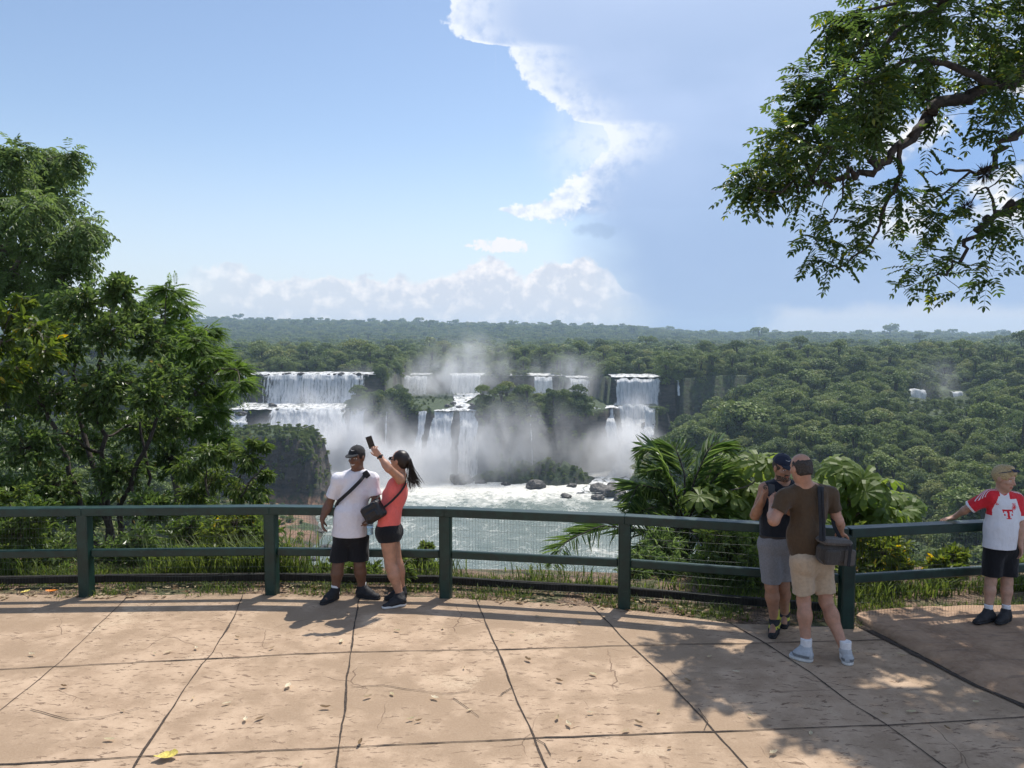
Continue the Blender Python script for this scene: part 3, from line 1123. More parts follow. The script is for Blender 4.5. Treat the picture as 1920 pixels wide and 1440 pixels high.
# ------------------------------------------------------------------ railing
t = material('dark_green_paint')
o_ = t.pos()
n_ = t.noise(o_, 9, 5, .65)
g_ = t.noise(t.scale(o_, (1, 1, 1)), 55, 3, .6)
wear = (t.noise(t.scale(o_, (3, 3, 14)), 2.2, 5, .7) + (g_ - .5) * .5).step(.62, .74)
t.set(Base_Color=t.mix(wear * .55, t.mix(n_.step(.3, .7), (.0030, .0195, .0150), (.008, .038, .029)), (.045, .075, .062)), Roughness=(.30 + n_ * .28), Normal=t.bump(n_ + g_ * .2, .25, .004))
M_RAIL = t.mat
M_WIRE = plain('mesh_wire', (.05, .06, .055), .5, .3, 50, metal=.4)
M_BOARD = plain('dark_timber', (.018, .016, .013), .9, .5, 12, .5)

post_px = [(-190, 1122), (163, 1117), (511, 1113), (836, 1119), (1170, 1139), (1585, 1175)]
posts = [gp(*p) for p in post_px] + [np.array((5.75, 7.80, 0.)), np.array((8.2, 8.2, 0.))]
post_top = .945
fence = empty('railing', (0, 8.3, 0))
tag(fence, 'dark green wooden railing with wire netting along the terrace edge', 'railing')
O = np.array((0, 8.3, 0))
prot = None
for q in posts:
    mb = MB()
    rz = -.10 + .05 * (q[0] > 2)
    box(mb, (0, 0, .225), (.125, .125, 1.06), rz, 0, .012)
    p_ = mb.build('post', M_RAIL, fence, loc=(q[0], q[1] - 8.3, .155))
for a, b in zip(posts[:-1], posts[1:]):
    a, b = a - O, b - O
    mb = MB()
    zt_ = np.array((0, 0, .93))
    beam(mb, a + zt_, b + zt_, .135, .088, 0, .006, -.0008)
    mb.build('top_rail', M_RAIL, fence)
    d = unit(b - a)
    mb = MB()
    zm = np.array((0, .01, .468))
    beam(mb, a + zm + d * .064, b + zm - d * .064, .06, .085, 0, .010)
    mb.build('mid_rail', M_RAIL, fence)
    mb = MB()
    L = np.linalg.norm(b - a)
    nrm = np.array((-d[1], d[0], 0))
    off = nrm * .045
    nw = int(L / .034)
    zs0 = .015
    for j in range(nw + 1):
        c = a + d * (.064 + (L - .128) * j / nw) + off
        wob = .004 * np.sin(j * 1.7)
        pts = np.array([(c[0] + wob, c[1], zs0), (c[0] - wob, c[1] + .006, .25), (c[0] + wob, c[1], .55), (c[0], c[1], .885)])
        tube(mb, pts, .0013, 3, cap=False)
    for z in np.arange(.03, .89, .088):
        c1, c2 = a + d * .064 + off, b - d * .064 + off
        pts = [c1 + (c2 - c1) * s + np.array((0, 0, z + .008 * math.sin(z * 40 + 5 * s) - .012 * math.sin(PI * s))) for s in np.linspace(0, 1, 9)]
        tube(mb, pts, .0013, 3, cap=False)
    mb.build('wire_mesh', M_WIRE, fence)

# timber edging behind the railing
for k_, (a, b) in enumerate(zip(posts[:-1], posts[1:])):
    if k_ > 4:
        break
    d = unit(b - a)
    off = np.array((0, .34, 0)) + np.array((-d[1], d[0], 0)) * .02
    z1 = .075 if k_ < 3 else .06
    mb = MB()
    beam(mb, a + off + (0, 0, z1 + .006 * (k_ % 2)), b + off + (0, 0, z1), .05, .085, 0, .008, .01 - .02 * (k_ % 2))
    o = mb.build('timber_edging', M_BOARD)
    tag(o, ['blackened edging board at the far left end of the railing', 'blackened edging board before the strip of lawn', 'blackened edging board behind the selfie couple',
            'blackened edging board in front of the river view', 'blackened edging board under the palm'][k_], 'edging board', 'edging boards behind the railing')

# ------------------------------------------------------------------ ground cover at the edge
def leafmat(name, c1, c2, trans=.45, rough=.45, spec=.35, yellow=None, isl=True, gloss=None):
    t = material(name)
    r = t.island()
    ob = t.rand()
    n = t.noise(t.pos(), .8, 3, .6)
    f = (r * .6 + n * .4 + (ob - .5) * .5).clamp()
    c = t.mix(f.step(.15, .85), c1, c2)
    if yellow:
        c = t.mix(r.step(yellow[1], yellow[1] + .01), c, yellow[0])
    t.set(Base_Color=c, Roughness=rough)
    t.p.inputs['Specular IOR Level'].default_value = spec
    tr = t.node('ShaderNodeBsdfTranslucent')
    hs = t.node('ShaderNodeHueSaturation')
    hs.inputs['Hue'].default_value = .487
    hs.inputs['Saturation'].default_value = 1.1
    hs.inputs['Value'].default_value = 1.7
    put(t.nt, hs.inputs['Color'], c)
    t.nt.links.new(hs.outputs[0], tr.inputs['Color'])
    mx = t.node('ShaderNodeMixShader')
    mx.inputs[0].default_value = trans
    t.nt.links.new(t.p.outputs[0], mx.inputs[1])
    t.nt.links.new(tr.outputs[0], mx.inputs[2])
    t.nt.links.new(mx.outputs[0], t.out.inputs['Surface'])
    return t.mat


M_GRASS = leafmat('grass_blade', (.045, .085, .018), (.13, .17, .04), .45, .6, .2)


def blades(mb, pts, h, w, lean=.5, rng=RNG):
    n = len(pts)
    a = rng.random(n) * 2 * PI
    d = np.stack([np.cos(a), np.sin(a), np.zeros(n)], -1)
    sd_ = np.stack([-np.sin(a), np.cos(a), np.zeros(n)], -1)
    hh = h * (.5 + rng.random(n))
    ln = lean * (.3 + rng.random(n)) * hh
    b = pts
    m = pts + d * (ln * .35)[:, None] + np.array((0, 0, 1.)) * (hh * .62)[:, None]
    tp = pts + d * ln[:, None] + np.array((0, 0, 1.)) * (hh * .95)[:, None]
    ww = (w * (.6 + .8 * rng.random(n)))[:, None]
    V = np.stack([b - sd_ * ww * .5, b + sd_ * ww * .5, m - sd_ * ww * .45, m + sd_ * ww * .45, tp], 1).reshape(-1, 3)
    k = np.arange(n) * 5
    mb.add(V, np.stack([k, k + 1, k + 3, k + 2], -1))
    mb.add(np.zeros((0, 3)), np.zeros((0, 4), int))
    mb.f.append(np.stack([k + 2, k + 3, k + 4], -1) + mb.n - len(V))
    mb.m.append(np.zeros(n, np.int32))
    mb.v.append(np.zeros((0, 3)))


yf = lambda x: np.interp(x, [p[0] for p in posts], [p[1] for p in posts])
mb = MB()
# lawn beyond the boards, thick on the left and right
n = 26000
X = RNG.uniform(-9.5, 8.5, n)
Y = yf(X) + RNG.uniform(.40, 1.05, n)
keep = ((X < -2.3) | ((X > 1.6) & (RNG.random(n) < .55)) | (Y < yf(X) + .75)) & (n2(X, Y, 1.1, 3) > -.28)
X, Y = X[keep], Y[keep]
blades(mb, np.stack([X, Y, zt(X, Y) - .005], -1), .075, .009, .8)
# tufts in the soil strip
n = 9000
X = RNG.uniform(-9, 6.5, n)
Y = yf(X) + RNG.uniform(-.05, .36, n)
keep = n2(X, Y, 1.9, 3, 4.) + .16 * (X > .3) + .2 * ((X > 3.4) & (Y > yf(X) + .1)) > .14
X, Y = X[keep], Y[keep]
blades(mb, np.stack([X, Y, zt(X, Y) - .005], -1), .075, .008, 1.0)
# taller clumps by the boards
for cx_, nn_, hh_ in [(-3.9, 260, .34), (-3.1, 340, .40), (-2.75, 300, .42), (-5.9, 160, .25), (.35, 120, .16), (1.0, 100, .14), (2.0, 120, .18), (-1.0, 120, .2), (4.6, 200, .18), (5.6, 200, .2), (3.9, 200, .2)]:
    X = cx_ + RNG.normal(0, .22, nn_)
    Y = yf(X) + .62 + np.abs(RNG.normal(0, .22, nn_))
    blades(mb, np.stack([X, Y, zt(X, Y) - .01], -1), hh_, .013, .9)
tag(mb.build('grass', M_GRASS), kind='stuff')

# fallen leaves: litter on the soil strip, single leaves on the terrace
M_DRY = leafmat('dry_leaf', (.16, .10, .05), (.52, .42, .27), .2, .7, .25)
M_PALE = leafmat('pale_fallen_leaf', (.42, .36, .20), (.70, .62, .45), .2, .6, .3)
M_ORANGE = plain('orange_leaf', (.62, .20, .015), .55, .3, 60)
M_YELLOW = plain('yellow_leaf', (.55, .44, .10), .55, .3, 60)


def curled(L, W_, curl, rng=RNG):
    """one dry leaf: 3 x 7 grid, cupped and curled, with a stalk end"""
    u = np.linspace(0, 1, 7)
    wv = W_ * np.sin(PI * np.clip(u * .92 + .04, 0, 1)) ** .8 * (1 + .15 * rng.normal(size=7))
    V = []
    tw = rng.normal() * .5
    for k, x in enumerate(u):
        for s in (-1, 0, 1):
            y = s * wv[k] / 2
            z = curl * (abs(s) * .35 * wv[k] / W_ + (x - .5) ** 2 * 1.6) * L + tw * y * (x - .5)
            V.append(((x - .5) * L, y, z))
    V = np.array(V)
    V[:, 2] -= V[:, 2].min() - .0025
    F = [(3 * k + s, 3 * k + 3 + s, 3 * k + 4 + s, 3 * k + 1 + s) for k in range(6) for s in (0, 1)]
    return V, np.array(F)


def rotz(V, a):
    c, s = math.cos(a), math.sin(a)
    return V @ np.array([[c, s, 0], [-s, c, 0], [0, 0, 1]])


mb = MB()
n = 900
X = RNG.uniform(-9, 5.2, n)
Y = yf(X) + RNG.uniform(-.10, .34, n)
for x, y in zip(X, Y):
    if n2(x, y, 1.3, 2, 6.) + .1 < RNG.random() * .5 - .2:
        continue
    V, F = curled(RNG.uniform(.03, .085), RNG.uniform(.015, .04), RNG.uniform(.1, .6))
    mb.add(rotz(V, RNG.random() * 6.3) + (x, y, max(0, zt(x, y) if y > yf(x) + .02 else 0) + .004), F)
tag(mb.build('leaf_litter', M_DRY), kind='stuff')

protos = []
for k in range(6):
    V, F = curled(.065, .028, RNG.uniform(.1, .55))
    protos.append(MB().add(V, F).mesh('fallen_leaf', M_PALE if k % 2 else M_DRY))
spots = [(785, 1355), (460, 1353), (487, 1350), (770, 1352), (362, 1312), (425, 1322), (675, 1397), (565, 1437), (880, 1334), (815, 1312), (690, 1310), (735, 1304),
         (445, 1198), (368, 1218), (315, 1225), (290, 1228), (510, 1218), (640, 1205), (1045, 1350), (1107, 1340), (1173, 1374), (1235, 1337), (1198, 1359), (1112, 1267),
         (1049, 1280), (1450, 1416), (1087, 1425), (1520, 1380), (1660, 1343), (1708, 1338), (1776, 1369), (1830, 1320), (1740, 1290), (1600, 1225), (1690, 1232), (1240, 1210),
         (990, 1240), (1066, 1362), (1255, 1405), (960, 1190), (1290, 1280), (205, 1390), (120, 1290), (60, 1230), (230, 1335), (540, 1290), (610, 1330), (1380, 1262), (1330, 1235),
         (1405, 1345), (830, 1180), (745, 1185), (870, 1255), (1008, 1158), (1085, 1170)]
for k, (px, py) in enumerate(spots):
    o = link(bpy.data.objects.new('fallen_leaf', protos[k % 6]))
    q = gp(px, py)
    o.location = (q[0], q[1], .012)
    sc_ = RNG.uniform(.6, 1.25)
    o.scale = (sc_, sc_ * RNG.uniform(.7, 1.2), sc_)
    o.rotation_euler = (0, 0, RNG.random() * 6.3)
    tag(o, 'small dry fallen leaf lying on the brown pavement', 'fallen leaf', 'dry leaves scattered on the pavement')
for px, py, L, W_, mt, lb, rz in [(311, 1424, .15, .085, M_YELLOW, 'large crumpled yellow green leaf near the bottom left of the terrace', .3),
                                  (97, 1112, .13, .06, M_ORANGE, 'bright orange fallen leaf beside the first green post', .1),
                                  (48, 1113, .11, .05, M_YELLOW, 'yellow brown leaf left of the orange one below the railing', 1.2)]:
    V, F = curled(L, W_, .35)
    o = MB().add(V, F).build('fallen_leaf', mt, smooth=True, loc=gp(px, py) + (0, 0, .012))
    o.rotation_euler[2] = rz
    tag(o, lb, 'fallen leaf')
# ------------------------------------------------------------------ leaves
def frames(D, N):
    D = unit(D)
    S_ = unit(np.cross(D, N))
    N = np.cross(S_, D)
    return D, S_, N


def leaves(mb, C_, D, N, L, W_, mat=0, bend=.15, fold=.25):
    """folded leaf blades: base C_, along D, facing N; two quads each"""
    n = len(C_)
    if n == 0:
        return
    D, S_, N = frames(D, N)
    L = np.broadcast_to(np.asarray(L, float), (n,))[:, None]
    W_ = np.broadcast_to(np.asarray(W_, float), (n,))[:, None]
    b = C_
    t_ = C_ + D * L - N * L * bend
    up = N * W_ * fold
    l1 = C_ + D * L * .30 + S_ * W_ * .46 + up
    l2 = C_ + D * L * .70 + S_ * W_ * .38 + up - N * L * bend * .45
    r1 = C_ + D * L * .30 - S_ * W_ * .46 + up
    r2 = C_ + D * L * .70 - S_ * W_ * .38 + up - N * L * bend * .45
    V = np.stack([b, r1, r2, t_, l2, l1], 1).reshape(-1, 3)
    k = np.arange(n)[:, None] * 6
    mb.add(V, np.concatenate([k + [0, 1, 2, 3], k + [0, 3, 4, 5]]), mat)


def rdir(n, rng=RNG):
    v = rng.normal(size=(n, 3))
    return unit(v)


# ------------------------------------------------------------------ trees of the far forest
def crown_mat(name, c1, c2, c3):
    t = material(name)
    ob = t.rand()
    isl = t.island()
    n = t.noise(t.pos(), .22, 3, .6)
    f = (ob * .62 + n * .38)
    c = t.mix(f.step(.12, .62), c1, c2)
    c = t.mix(f.step(.66, .95), c, c3)
    c = t.mix(isl.step(.2, 1.0) * .35, c, tuple(1.5 * x for x in c2))
    t.set(Base_Color=c, Roughness=.55)
    t.p.inputs['Specular IOR Level'].default_value = .3
    tr = t.node('ShaderNodeBsdfTranslucent')
    put(t.nt, tr.inputs['Color'], c)
    mx = t.node('ShaderNodeMixShader')
    mx.inputs[0].default_value = .3
    t.nt.links.new(t.p.outputs[0], mx.inputs[1])
    t.nt.links.new(tr.outputs[0], mx.inputs[2])
    t.nt.links.new(mx.outputs[0], t.out.inputs['Surface'])
    return t.mat


M_FOR = crown_mat('forest_leaves', (.046, .086, .017), (.165, .215, .043), (.320, .295, .095))
M_BARK = plain('bark', (.05, .042, .032), .9, .4, 9, .6, bdist=.03)


def far_tree(H, Rc, nclump, nface, size, seed, flat=.75, mat=M_FOR, open_=0.0):
    rng = np.random.default_rng(seed)
    mb = MB()
    lean = rng.normal(0, .04, 2) * H
    zc = H - Rc * flat
    low = max(0.0, zc - Rc * .5)
    tube(mb, [(0, 0, -2), (lean[0] * .3, lean[1] * .3, H * .4), (lean[0], lean[1], H * .85)], [.022 * H * .5, .016 * H * .5, .006 * H], 5, 1)
    cs = []
    for k in range(nclump):
        d = rdir(1, rng)[0]
        d[2] = abs(d[2]) * 1.0 - .25
        c_ = np.array((lean[0], lean[1], zc)) + d * (Rc * .66, Rc * .66, Rc * flat * .75) * rng.uniform(.55, 1.05)
        if k % 3 == 2:
            c_ = np.array((lean[0], lean[1], 0)) + np.array((d[0] * Rc * .62, d[1] * Rc * .62, rng.uniform(.30, .74) * H))
        cs.append((c_, Rc * rng.uniform(.22, .42)))
    zl_ = max(1.5, zc - Rc * flat * .6)
    for k in range(nclump // 2 + 1):
        a_ = rng.random() * 6.283
        cs.append((np.array((lean[0] * .5 + math.cos(a_) * Rc * .52, lean[1] * .5 + math.sin(a_) * Rc * .52, zl_ * rng.uniform(.12, 1.0))), Rc * rng.uniform(.24, .38)))
    nclump = len(cs)
    nface = int(nface * 1.35)
    for c, r in cs[:5]:
        tube(mb, [(lean[0] * .4, lean[1] * .4, H * .42), (np.array((lean[0], lean[1], zc)) + c) / 2, c], [.012 * H, .008 * H, .004 * H], 4, 1)
    per = nface // nclump
    for c, r in cs:
        d = rdir(per, rng)
        d[:, 2] = np.where(d[:, 2] < -.35, -d[:, 2], d[:, 2])
        rad = r * rng.uniform(.72, 1.08, per)
        p = c + d * rad[:, None] * (1, 1, .8)
        nrm = unit(d * .8 + rdir(per, rng) * .75 + (0, 0, .45))
        ax = unit(np.cross(nrm, rdir(per, rng)))
        s = size * rng.uniform(.6, 1.3, per)
        leaves(mb, p - ax * (s * .5)[:, None], ax, nrm, s, s * .75, 0, .1, .12)
    return mb.mesh('forest_tree', [mat, M_BARK])


def palm_far(seed, H=14):
    rng = np.random.default_rng(seed)
    mb = MB()
    tube(mb, [(0, 0, -2), (.1, 0, H * .5), (.2, .1, H)], [.22, .17, .14], 6, 1)
    for k in range(16):
        a = k * 2.4 + rng.normal() * .2
        e = rng.uniform(.1, 1.2)
        d = np.array((math.cos(a), math.sin(a), 0))
        pts = [np.array((.2, .1, H)) + d * s * 3.2 * math.cos(e * .6) + np.array((0, 0, 1)) * (s * 2.2 * math.sin(e) - 2.4 * s * s) for s in np.linspace(0, 1, 9)]
        pts = np.array(pts)
        T = unit(np.gradient(pts, axis=0))
        sdv = unit(np.cross(T, (0, 0, 1.)))
        for sg in (-1, 1):
            leaves(mb, pts[1:], unit(sdv[1:] * sg + T[1:] * .6 - np.array((0, 0, .5))), np.tile((0, 0, 1.), (8, 1)), .75, .26, 0, .2, 0)
    return mb.mesh('forest_palm', [M_FOR, M_BARK])


BIG = [far_tree(12, 5.2, 22, 2300, .60, 1), far_tree(14, 5.6, 26, 2500, .62, 2, .62), far_tree(11, 4.6, 18, 1900, .56, 3, .9), far_tree(15, 4.0, 20, 1900, .60, 4, 1.15),
       far_tree(12, 6.2, 28, 2700, .62, 5, .5), far_tree(10, 4.2, 15, 1700, .54, 6, .8), far_tree(17, 4.6, 18, 1900, .60, 7, .8), far_tree(9, 4.4, 16, 1700, .52, 9, .6)]
PALMF = palm_far(8)
SMALLT = [far_tree(12, 5.6, 9, 420, 1.35, 21), far_tree(13, 6.0, 10, 460, 1.45, 22, .6), far_tree(11, 5.0, 8, 380, 1.3, 23, .85), far_tree(15, 5.4, 9, 400, 1.35, 24, .8)]
BUSH = [far_tree(3.2, 2.0, 7, 420, .42, 31, .8), far_tree(2.6, 1.9, 6, 360, .40, 32, .7)]


def jitter_field(x0, x1, y0, y1, s, seed):
    rng = np.random.default_rng(seed)
    X, Y = np.meshgrid(np.arange(x0, x1, s), np.arange(y0, y1, s))
    X = X + rng.uniform(-.42, .42, X.shape) * s
    Y = Y + rng.uniform(-.42, .42, X.shape) * s
    return X.ravel(), Y.ravel()


def allowed(x, y):
    """where forest grows: off the water, the falls and the bare walls"""
    z = zt(x, y)
    gx = np.abs(zt(x + 2.2, y) - zt(x - 2.2, y))
    gy = np.abs(zt(x, y + 2.2) - zt(x, y - 2.2))
    ok = (z > WL + 2.2) & (gx < 9) & (gy < 8)
    shelf = (y > y_low(x) - 2) & (y < y_up(x) + 2) & (x < 104) & (x > -260)
    dl, du = y - y_low(x), y - y_up(x)
    on_shelf = shelf & (dl > 3.0) & (du < -7) & ~((x > -180) & (x < -103)) & ~((x > -52 - (y - 461) * .05) & (x < -17 + (y - 461) * .12) & (y < 530)) & ~((x > 56) & (x < 104))
    ok = ok & (~shelf | on_shelf)
    up = (du > -6) & (x < 108) & (y < 700)
    wet = ((x > -235) & (x < -90) & (du < 33)) | ((x > -98) & (x < 61) & (du < 26) & ((x < -62) | ((x > -52) & (x < -20)) | ((x > 12) & (x < 34)) | (x > 40))) | ((x > 66) & (x < 105) & (du < 33))
    ok = ok & ~(up & (wet | (du < 4)))
    ok = ok & ~((np.abs(x - 272) < 7) & (y > 514) & (y < 540)) & ~((np.abs(x - 298) < 5) & (y > 514) & (y < 540))
    ok = ok & ~((z < -74) & (x < -30) & (y < 372) & (n2(x, y, .06, 4) < .10))
    return ok, z


PTS = []
for (y0, y1, s, sd_) in [(60, 235, 5.0, 1), (235, 520, 5.9, 2), (520, 700, 7.0, 3), (700, 1250, 9.5, 4), (1250, 2500, 13.5, 5), (2500, 4700, 20, 6)]:
    X, Y = jitter_field(-.95 * y1 - 20, .95 * y1 + 20, y0, y1, s, sd_)
    k = np.abs(X / Y) < .95
    X, Y = X[k], Y[k]
    ok, Z = allowed(X, Y)
    if y0 < 235:
        ok &= (Z < -35) & ((X / Y > .27) | (X / Y < -.33)) & (Y > 130)
    X, Y, Z = X[ok], Y[ok], Z[ok]
    sc_ = np.exp(RNG.normal(-.04, .33, len(X))) * max(1, s / 12.5)
    isl_ = (Y < y_up(X) - 5) & (X < 104) & (X > -110) & (Y > 455)
    deep_ = Y - y_low(X)
    wood_ = ((X > -104) & (X < -66)) | ((X > -20) & (X < 46))
    sc_ = np.where(isl_, np.minimum(sc_, 1.0) * np.where(wood_ & (deep_ < 30), .74, .20), sc_)
    fr_ = (Y > 400) & (Y < 521) & (X / Y > .503) & (X / Y < .600)
    sc_ = np.where(fr_, sc_ * .38, sc_)
    sc_ = np.where((Y > 320) & (Y < 401) & (X / Y > .503) & (X / Y < .600), sc_ * .75, sc_)
    sc_ = np.where((Y > 470) & (Y < 521) & (X / Y > .505) & (X / Y < .598), sc_ * .55, sc_)
    lowm = (Z < -62) & (X < 60) & (Y > 380)
    sc_ = np.where(lowm, .30, sc_)
    sc_ = np.where((X < -60) & (Y > 360) & (Y < 420), np.minimum(sc_ * .42, .30), sc_)
    sc_ = np.where((X < -50) & (Z < -70) & (Y < 400), sc_ * .35, sc_)
    PTS.append(np.stack([X, Y, Z, sc_], -1))
PTS = np.concatenate(PTS)
# bushes on the ledges and faces of the walls and on the rock pillar
extra = []
X, Y = jitter_field(-190, 104, 370, 520, 3.2, 77)
zz = zt(X, Y)
gy = np.abs(zt(X, Y + 2) - zt(X, Y - 2)) + np.abs(zt(X + 2, Y) - zt(X - 2, Y))
k = (gy > 8) & (zz > WL + 6) & (n2(X, Y, .12, 3) > -.02) & (Y < 419)
extra.append(np.stack([X[k], Y[k], zz[k] - .5, RNG.uniform(.12, .26, k.sum())], -1))
k = (zz > WL + 2) & (zz < -64) & (X > -30) & (X < 60) & (Y < 456)
extra.append(np.stack([X[k], Y[k], zz[k] - .5, RNG.uniform(.10, .26, k.sum())], -1))
k = (gy > 6) & (zz > -64) & (zz < -40) & (((X > -103) & (X < -62)) | ((X > -22) & (X < 48))) & (Y > 440) & (Y < 500) & (RNG.random(len(X)) < .8)
extra.append(np.stack([X[k], Y[k], zz[k], RNG.uniform(.20, .42, k.sum())], -1))
Xb, Yb = jitter_field(-150, -84, 364, 416, 1.5, 91)
zb = zt(Xb, Yb)
kb = (zb > -72) & (zb < -46) & (RNG.random(len(Xb)) < sst(zb, -76, -56) * .8 + .12) & (n2(Xb, Yb, .2, 2, 3.) > -.22)
extra.append(np.stack([Xb[kb], Yb[kb], zb[kb] - .2, RNG.uniform(.12, .30, kb.sum())], -1))
Xb = np.arange(-104, 106, 1.5)
for yb_, wetx in ((y_up, [(-180, -93), (-88, -64), (-51, -22), (14, 34), (41, 62), (66, 104)]), (y_low, [(-170, -89), (-50, -20), (46, 90)])):
    Xq = Xb + RNG.uniform(-.7, .7, len(Xb))
    kq = ~np.any([(Xq > a_) & (Xq < b_) for a_, b_ in wetx], 0) & (RNG.random(len(Xb)) < .85)
    Yq = yb_(Xq) + RNG.uniform(1, 4, len(Xb))
    extra.append(np.stack([Xq[kq], Yq[kq], zt(Xq, Yq)[kq], RNG.uniform(.22, .50, kq.sum())], -1))
k = (X < -92) & (X > -140) & (Y > 371) & (Y < 413) & (zz > -52)
extra.append(np.stack([X[k], Y[k], zz[k] - .3, RNG.uniform(.14, .34, k.sum())], -1))
X, Y = jitter_field(-104, 48, 462, 520, 4.4, 79)
dl_ = Y - y_low(X)
k = (((X > -103) & (X < -66)) | ((X > -20) & (X < 46))) & (dl_ > 2.2) & (dl_ < 16)
extra.append(np.stack([X[k], Y[k], zt(X[k], Y[k]), RNG.uniform(.95, 1.55, k.sum()) * np.where(X[k] < -60, .85, 1)], -1))
X = RNG.uniform(wx(702, 530), wx(746, 530), 16)
Y = RNG.uniform(522, 548, 16)
extra.append(np.stack([X, Y, zt(X, Y), RNG.uniform(.8, 1.1, 16)], -1))
X = RNG.uniform(wx(1245, 500), wx(1300, 500), 30)
Y = RNG.uniform(478, 516, 30)
extra.append(np.stack([X, Y, zt(X, Y), RNG.uniform(.5, .8, 30)], -1))
PTS = np.concatenate([PTS] + extra)

# which of them show largest
d_ = PTS[:, :3] - (0, 0, CAMH)
dep = d_[:, 1] * _f[1] + d_[:, 2] * _f[2]
sx = 960 + FPX * d_[:, 0] / dep
sy_top = 720 - FPX * ((d_[:, 1] * _u[1] + (d_[:, 2] + 11 * PTS[:, 3]) * _u[2])) / dep
vis = (sx > -20) & (sx < 1940) & (sy_top < 1000) & ~((sx < 425)) & (PTS[:, 2] > WL + 1)
size = PTS[:, 3] / dep
order = np.argsort(np.where(vis, -size, 1))
near_i = order[:262]
far_i = order[262:]

LAB_SLOPE = 'broad leaved tree in the dense forest of the slope on the right'
LAB_ISLE = 'dark tree on the ledge between the upper and lower waterfalls'
LAB_ROCK = 'low tree or bush growing on the dark rock pillar behind the selfie couple'
LAB_LEFT = 'tree on the far left bank of the gorge'
protos = {}
for m_ in BIG + [PALMF]:
    pass
rg = np.random.default_rng(5)
for j in near_i:
    x, y, z, s = PTS[j]
    me = BIG[rg.integers(0, len(BIG))] if rg.random() > .03 else PALMF
    if s < .36:
        me = BUSH[rg.integers(0, 2)]
        s = s * 3.4
        z = z + .3
    o = bpy.data.objects.new('palm' if me is PALMF else 'forest_tree', me)
    COL.objects.link(o)
    o.location = (x, y, z - (1.0 if me in BUSH else (5.2 if x > 62 else 3.8)) * s)
    o.scale = (s * rg.uniform(.85, 1.2), s * rg.uniform(.85, 1.2), s * rg.uniform(.8, 1.15))
    o.rotation_euler = (0, 0, rg.random() * 6.3)
    if me is PALMF:
        tag(o, 'slender palm rising among the trees of the right slope' if x > 60 else 'slender palm among the trees by the waterfalls', 'palm', 'palms in the forest')
    elif x > 62:
        tag(o, LAB_SLOPE, 'tree', 'forest on the right slope')
    elif y < 420:
        tag(o, LAB_ROCK, 'tree', 'growth on the rock pillar')
    else:
        tag(o, LAB_ISLE, 'tree', 'trees on the ledge of the falls')
# the one tree that stands up above the island
p = at(1030, 790, 474)
o = link(bpy.data.objects.new('forest_tree', BIG[3]))
o.location = (p[0], p[1], zt(p[0], p[1]))
o.scale = (.72, .72, 1.02)
tag(o, 'tallest tree standing above the wooded island below the small upper waterfall', 'tree')
for px, D, s, lb in [(1640, 700, 1.05, 'tall tree rising out of the far plateau forest'), (1140, 640, 1.5, 'taller dark tree above the forest edge over the square curtain waterfall')]:
    p = at(px, 680, D)
    o = link(bpy.data.objects.new('forest_tree', BIG[6]))
    o.location = (p[0], p[1], zt(p[0], p[1]))
    o.scale = (s, s, s * .9)
    tag(o, lb, 'tree')

# all the rest of the wood reads as one mass
ccol = bpy.data.collections.new('forest_kinds')
for me in SMALLT:
    ccol.objects.link(bpy.data.objects.new('kind_of_tree', me))
ccol2 = bpy.data.collections.new('forest_kinds_nearer')
for me in BIG:
    ccol2.objects.link(bpy.data.objects.new('kind_of_tree', me))


def gn_forest(name, idx, coll, seed):
    pts = PTS[idx]
    me = bpy.data.meshes.new(name)
    me.vertices.add(len(pts))
    me.vertices.foreach_set('co', (pts[:, :3] - np.outer(pts[:, 3] * np.where(pts[:, 3] < .36, 4.5, 3.6), (0, 0, 1.))).astype(np.float32).ravel())
    at_ = me.attributes.new('size', 'FLOAT', 'POINT')
    at_.data.foreach_set('value', pts[:, 3].astype(np.float32))
    o = link(bpy.data.objects.new(name, me))
    ng = bpy.data.node_groups.new(name, 'GeometryNodeTree')
    ng.interface.new_socket('Geometry', in_out='INPUT', socket_type='NodeSocketGeometry')
    ng.interface.new_socket('Geometry', in_out='OUTPUT', socket_type='NodeSocketGeometry')
    nd = ng.nodes
    gi, go = nd.new('NodeGroupInput'), nd.new('NodeGroupOutput')
    ci = nd.new('GeometryNodeCollectionInfo')
    ci.inputs['Collection'].default_value = coll
    ci.inputs['Separate Children'].default_value = True
    ci.inputs['Reset Children'].default_value = True
    ip = nd.new('GeometryNodeInstanceOnPoints')
    ip.inputs['Pick Instance'].default_value = True
    ri = nd.new('FunctionNodeRandomValue')
    ri.data_type = 'INT'
    for s_ in ri.inputs:
        if s_.type == 'INT' and s_.name == 'Min':
            s_.default_value = 0
        if s_.type == 'INT' and s_.name == 'Max':
            s_.default_value = len(coll.objects) - 1
        if s_.name == 'Seed':
            s_.default_value = seed
    rr = nd.new('FunctionNodeRandomValue')
    rr.data_type = 'FLOAT_VECTOR'
    rr.inputs[0].default_value = (0, 0, 0)
    rr.inputs[1].default_value = (.08, .08, 6.283)
    na = nd.new('GeometryNodeInputNamedAttribute')
    na.data_type = 'FLOAT'
    na.inputs['Name'].default_value = 'size'
    L = ng.links.new
    L(gi.outputs[0], ip.inputs['Points'])
    L(ci.outputs[0], ip.inputs['Instance'])
    outs = [s_ for s_ in ri.outputs if s_.type == 'INT']
    L(outs[0], ip.inputs['Instance Index'])
    L(rr.outputs[0], ip.inputs['Rotation'])
    L(na.outputs[0], ip.inputs['Scale'])
    L(ip.outputs[0], go.inputs[0])
    md = o.modifiers.new('forest', 'NODES')
    md.node_group = ng
    return tag(o, kind='stuff')


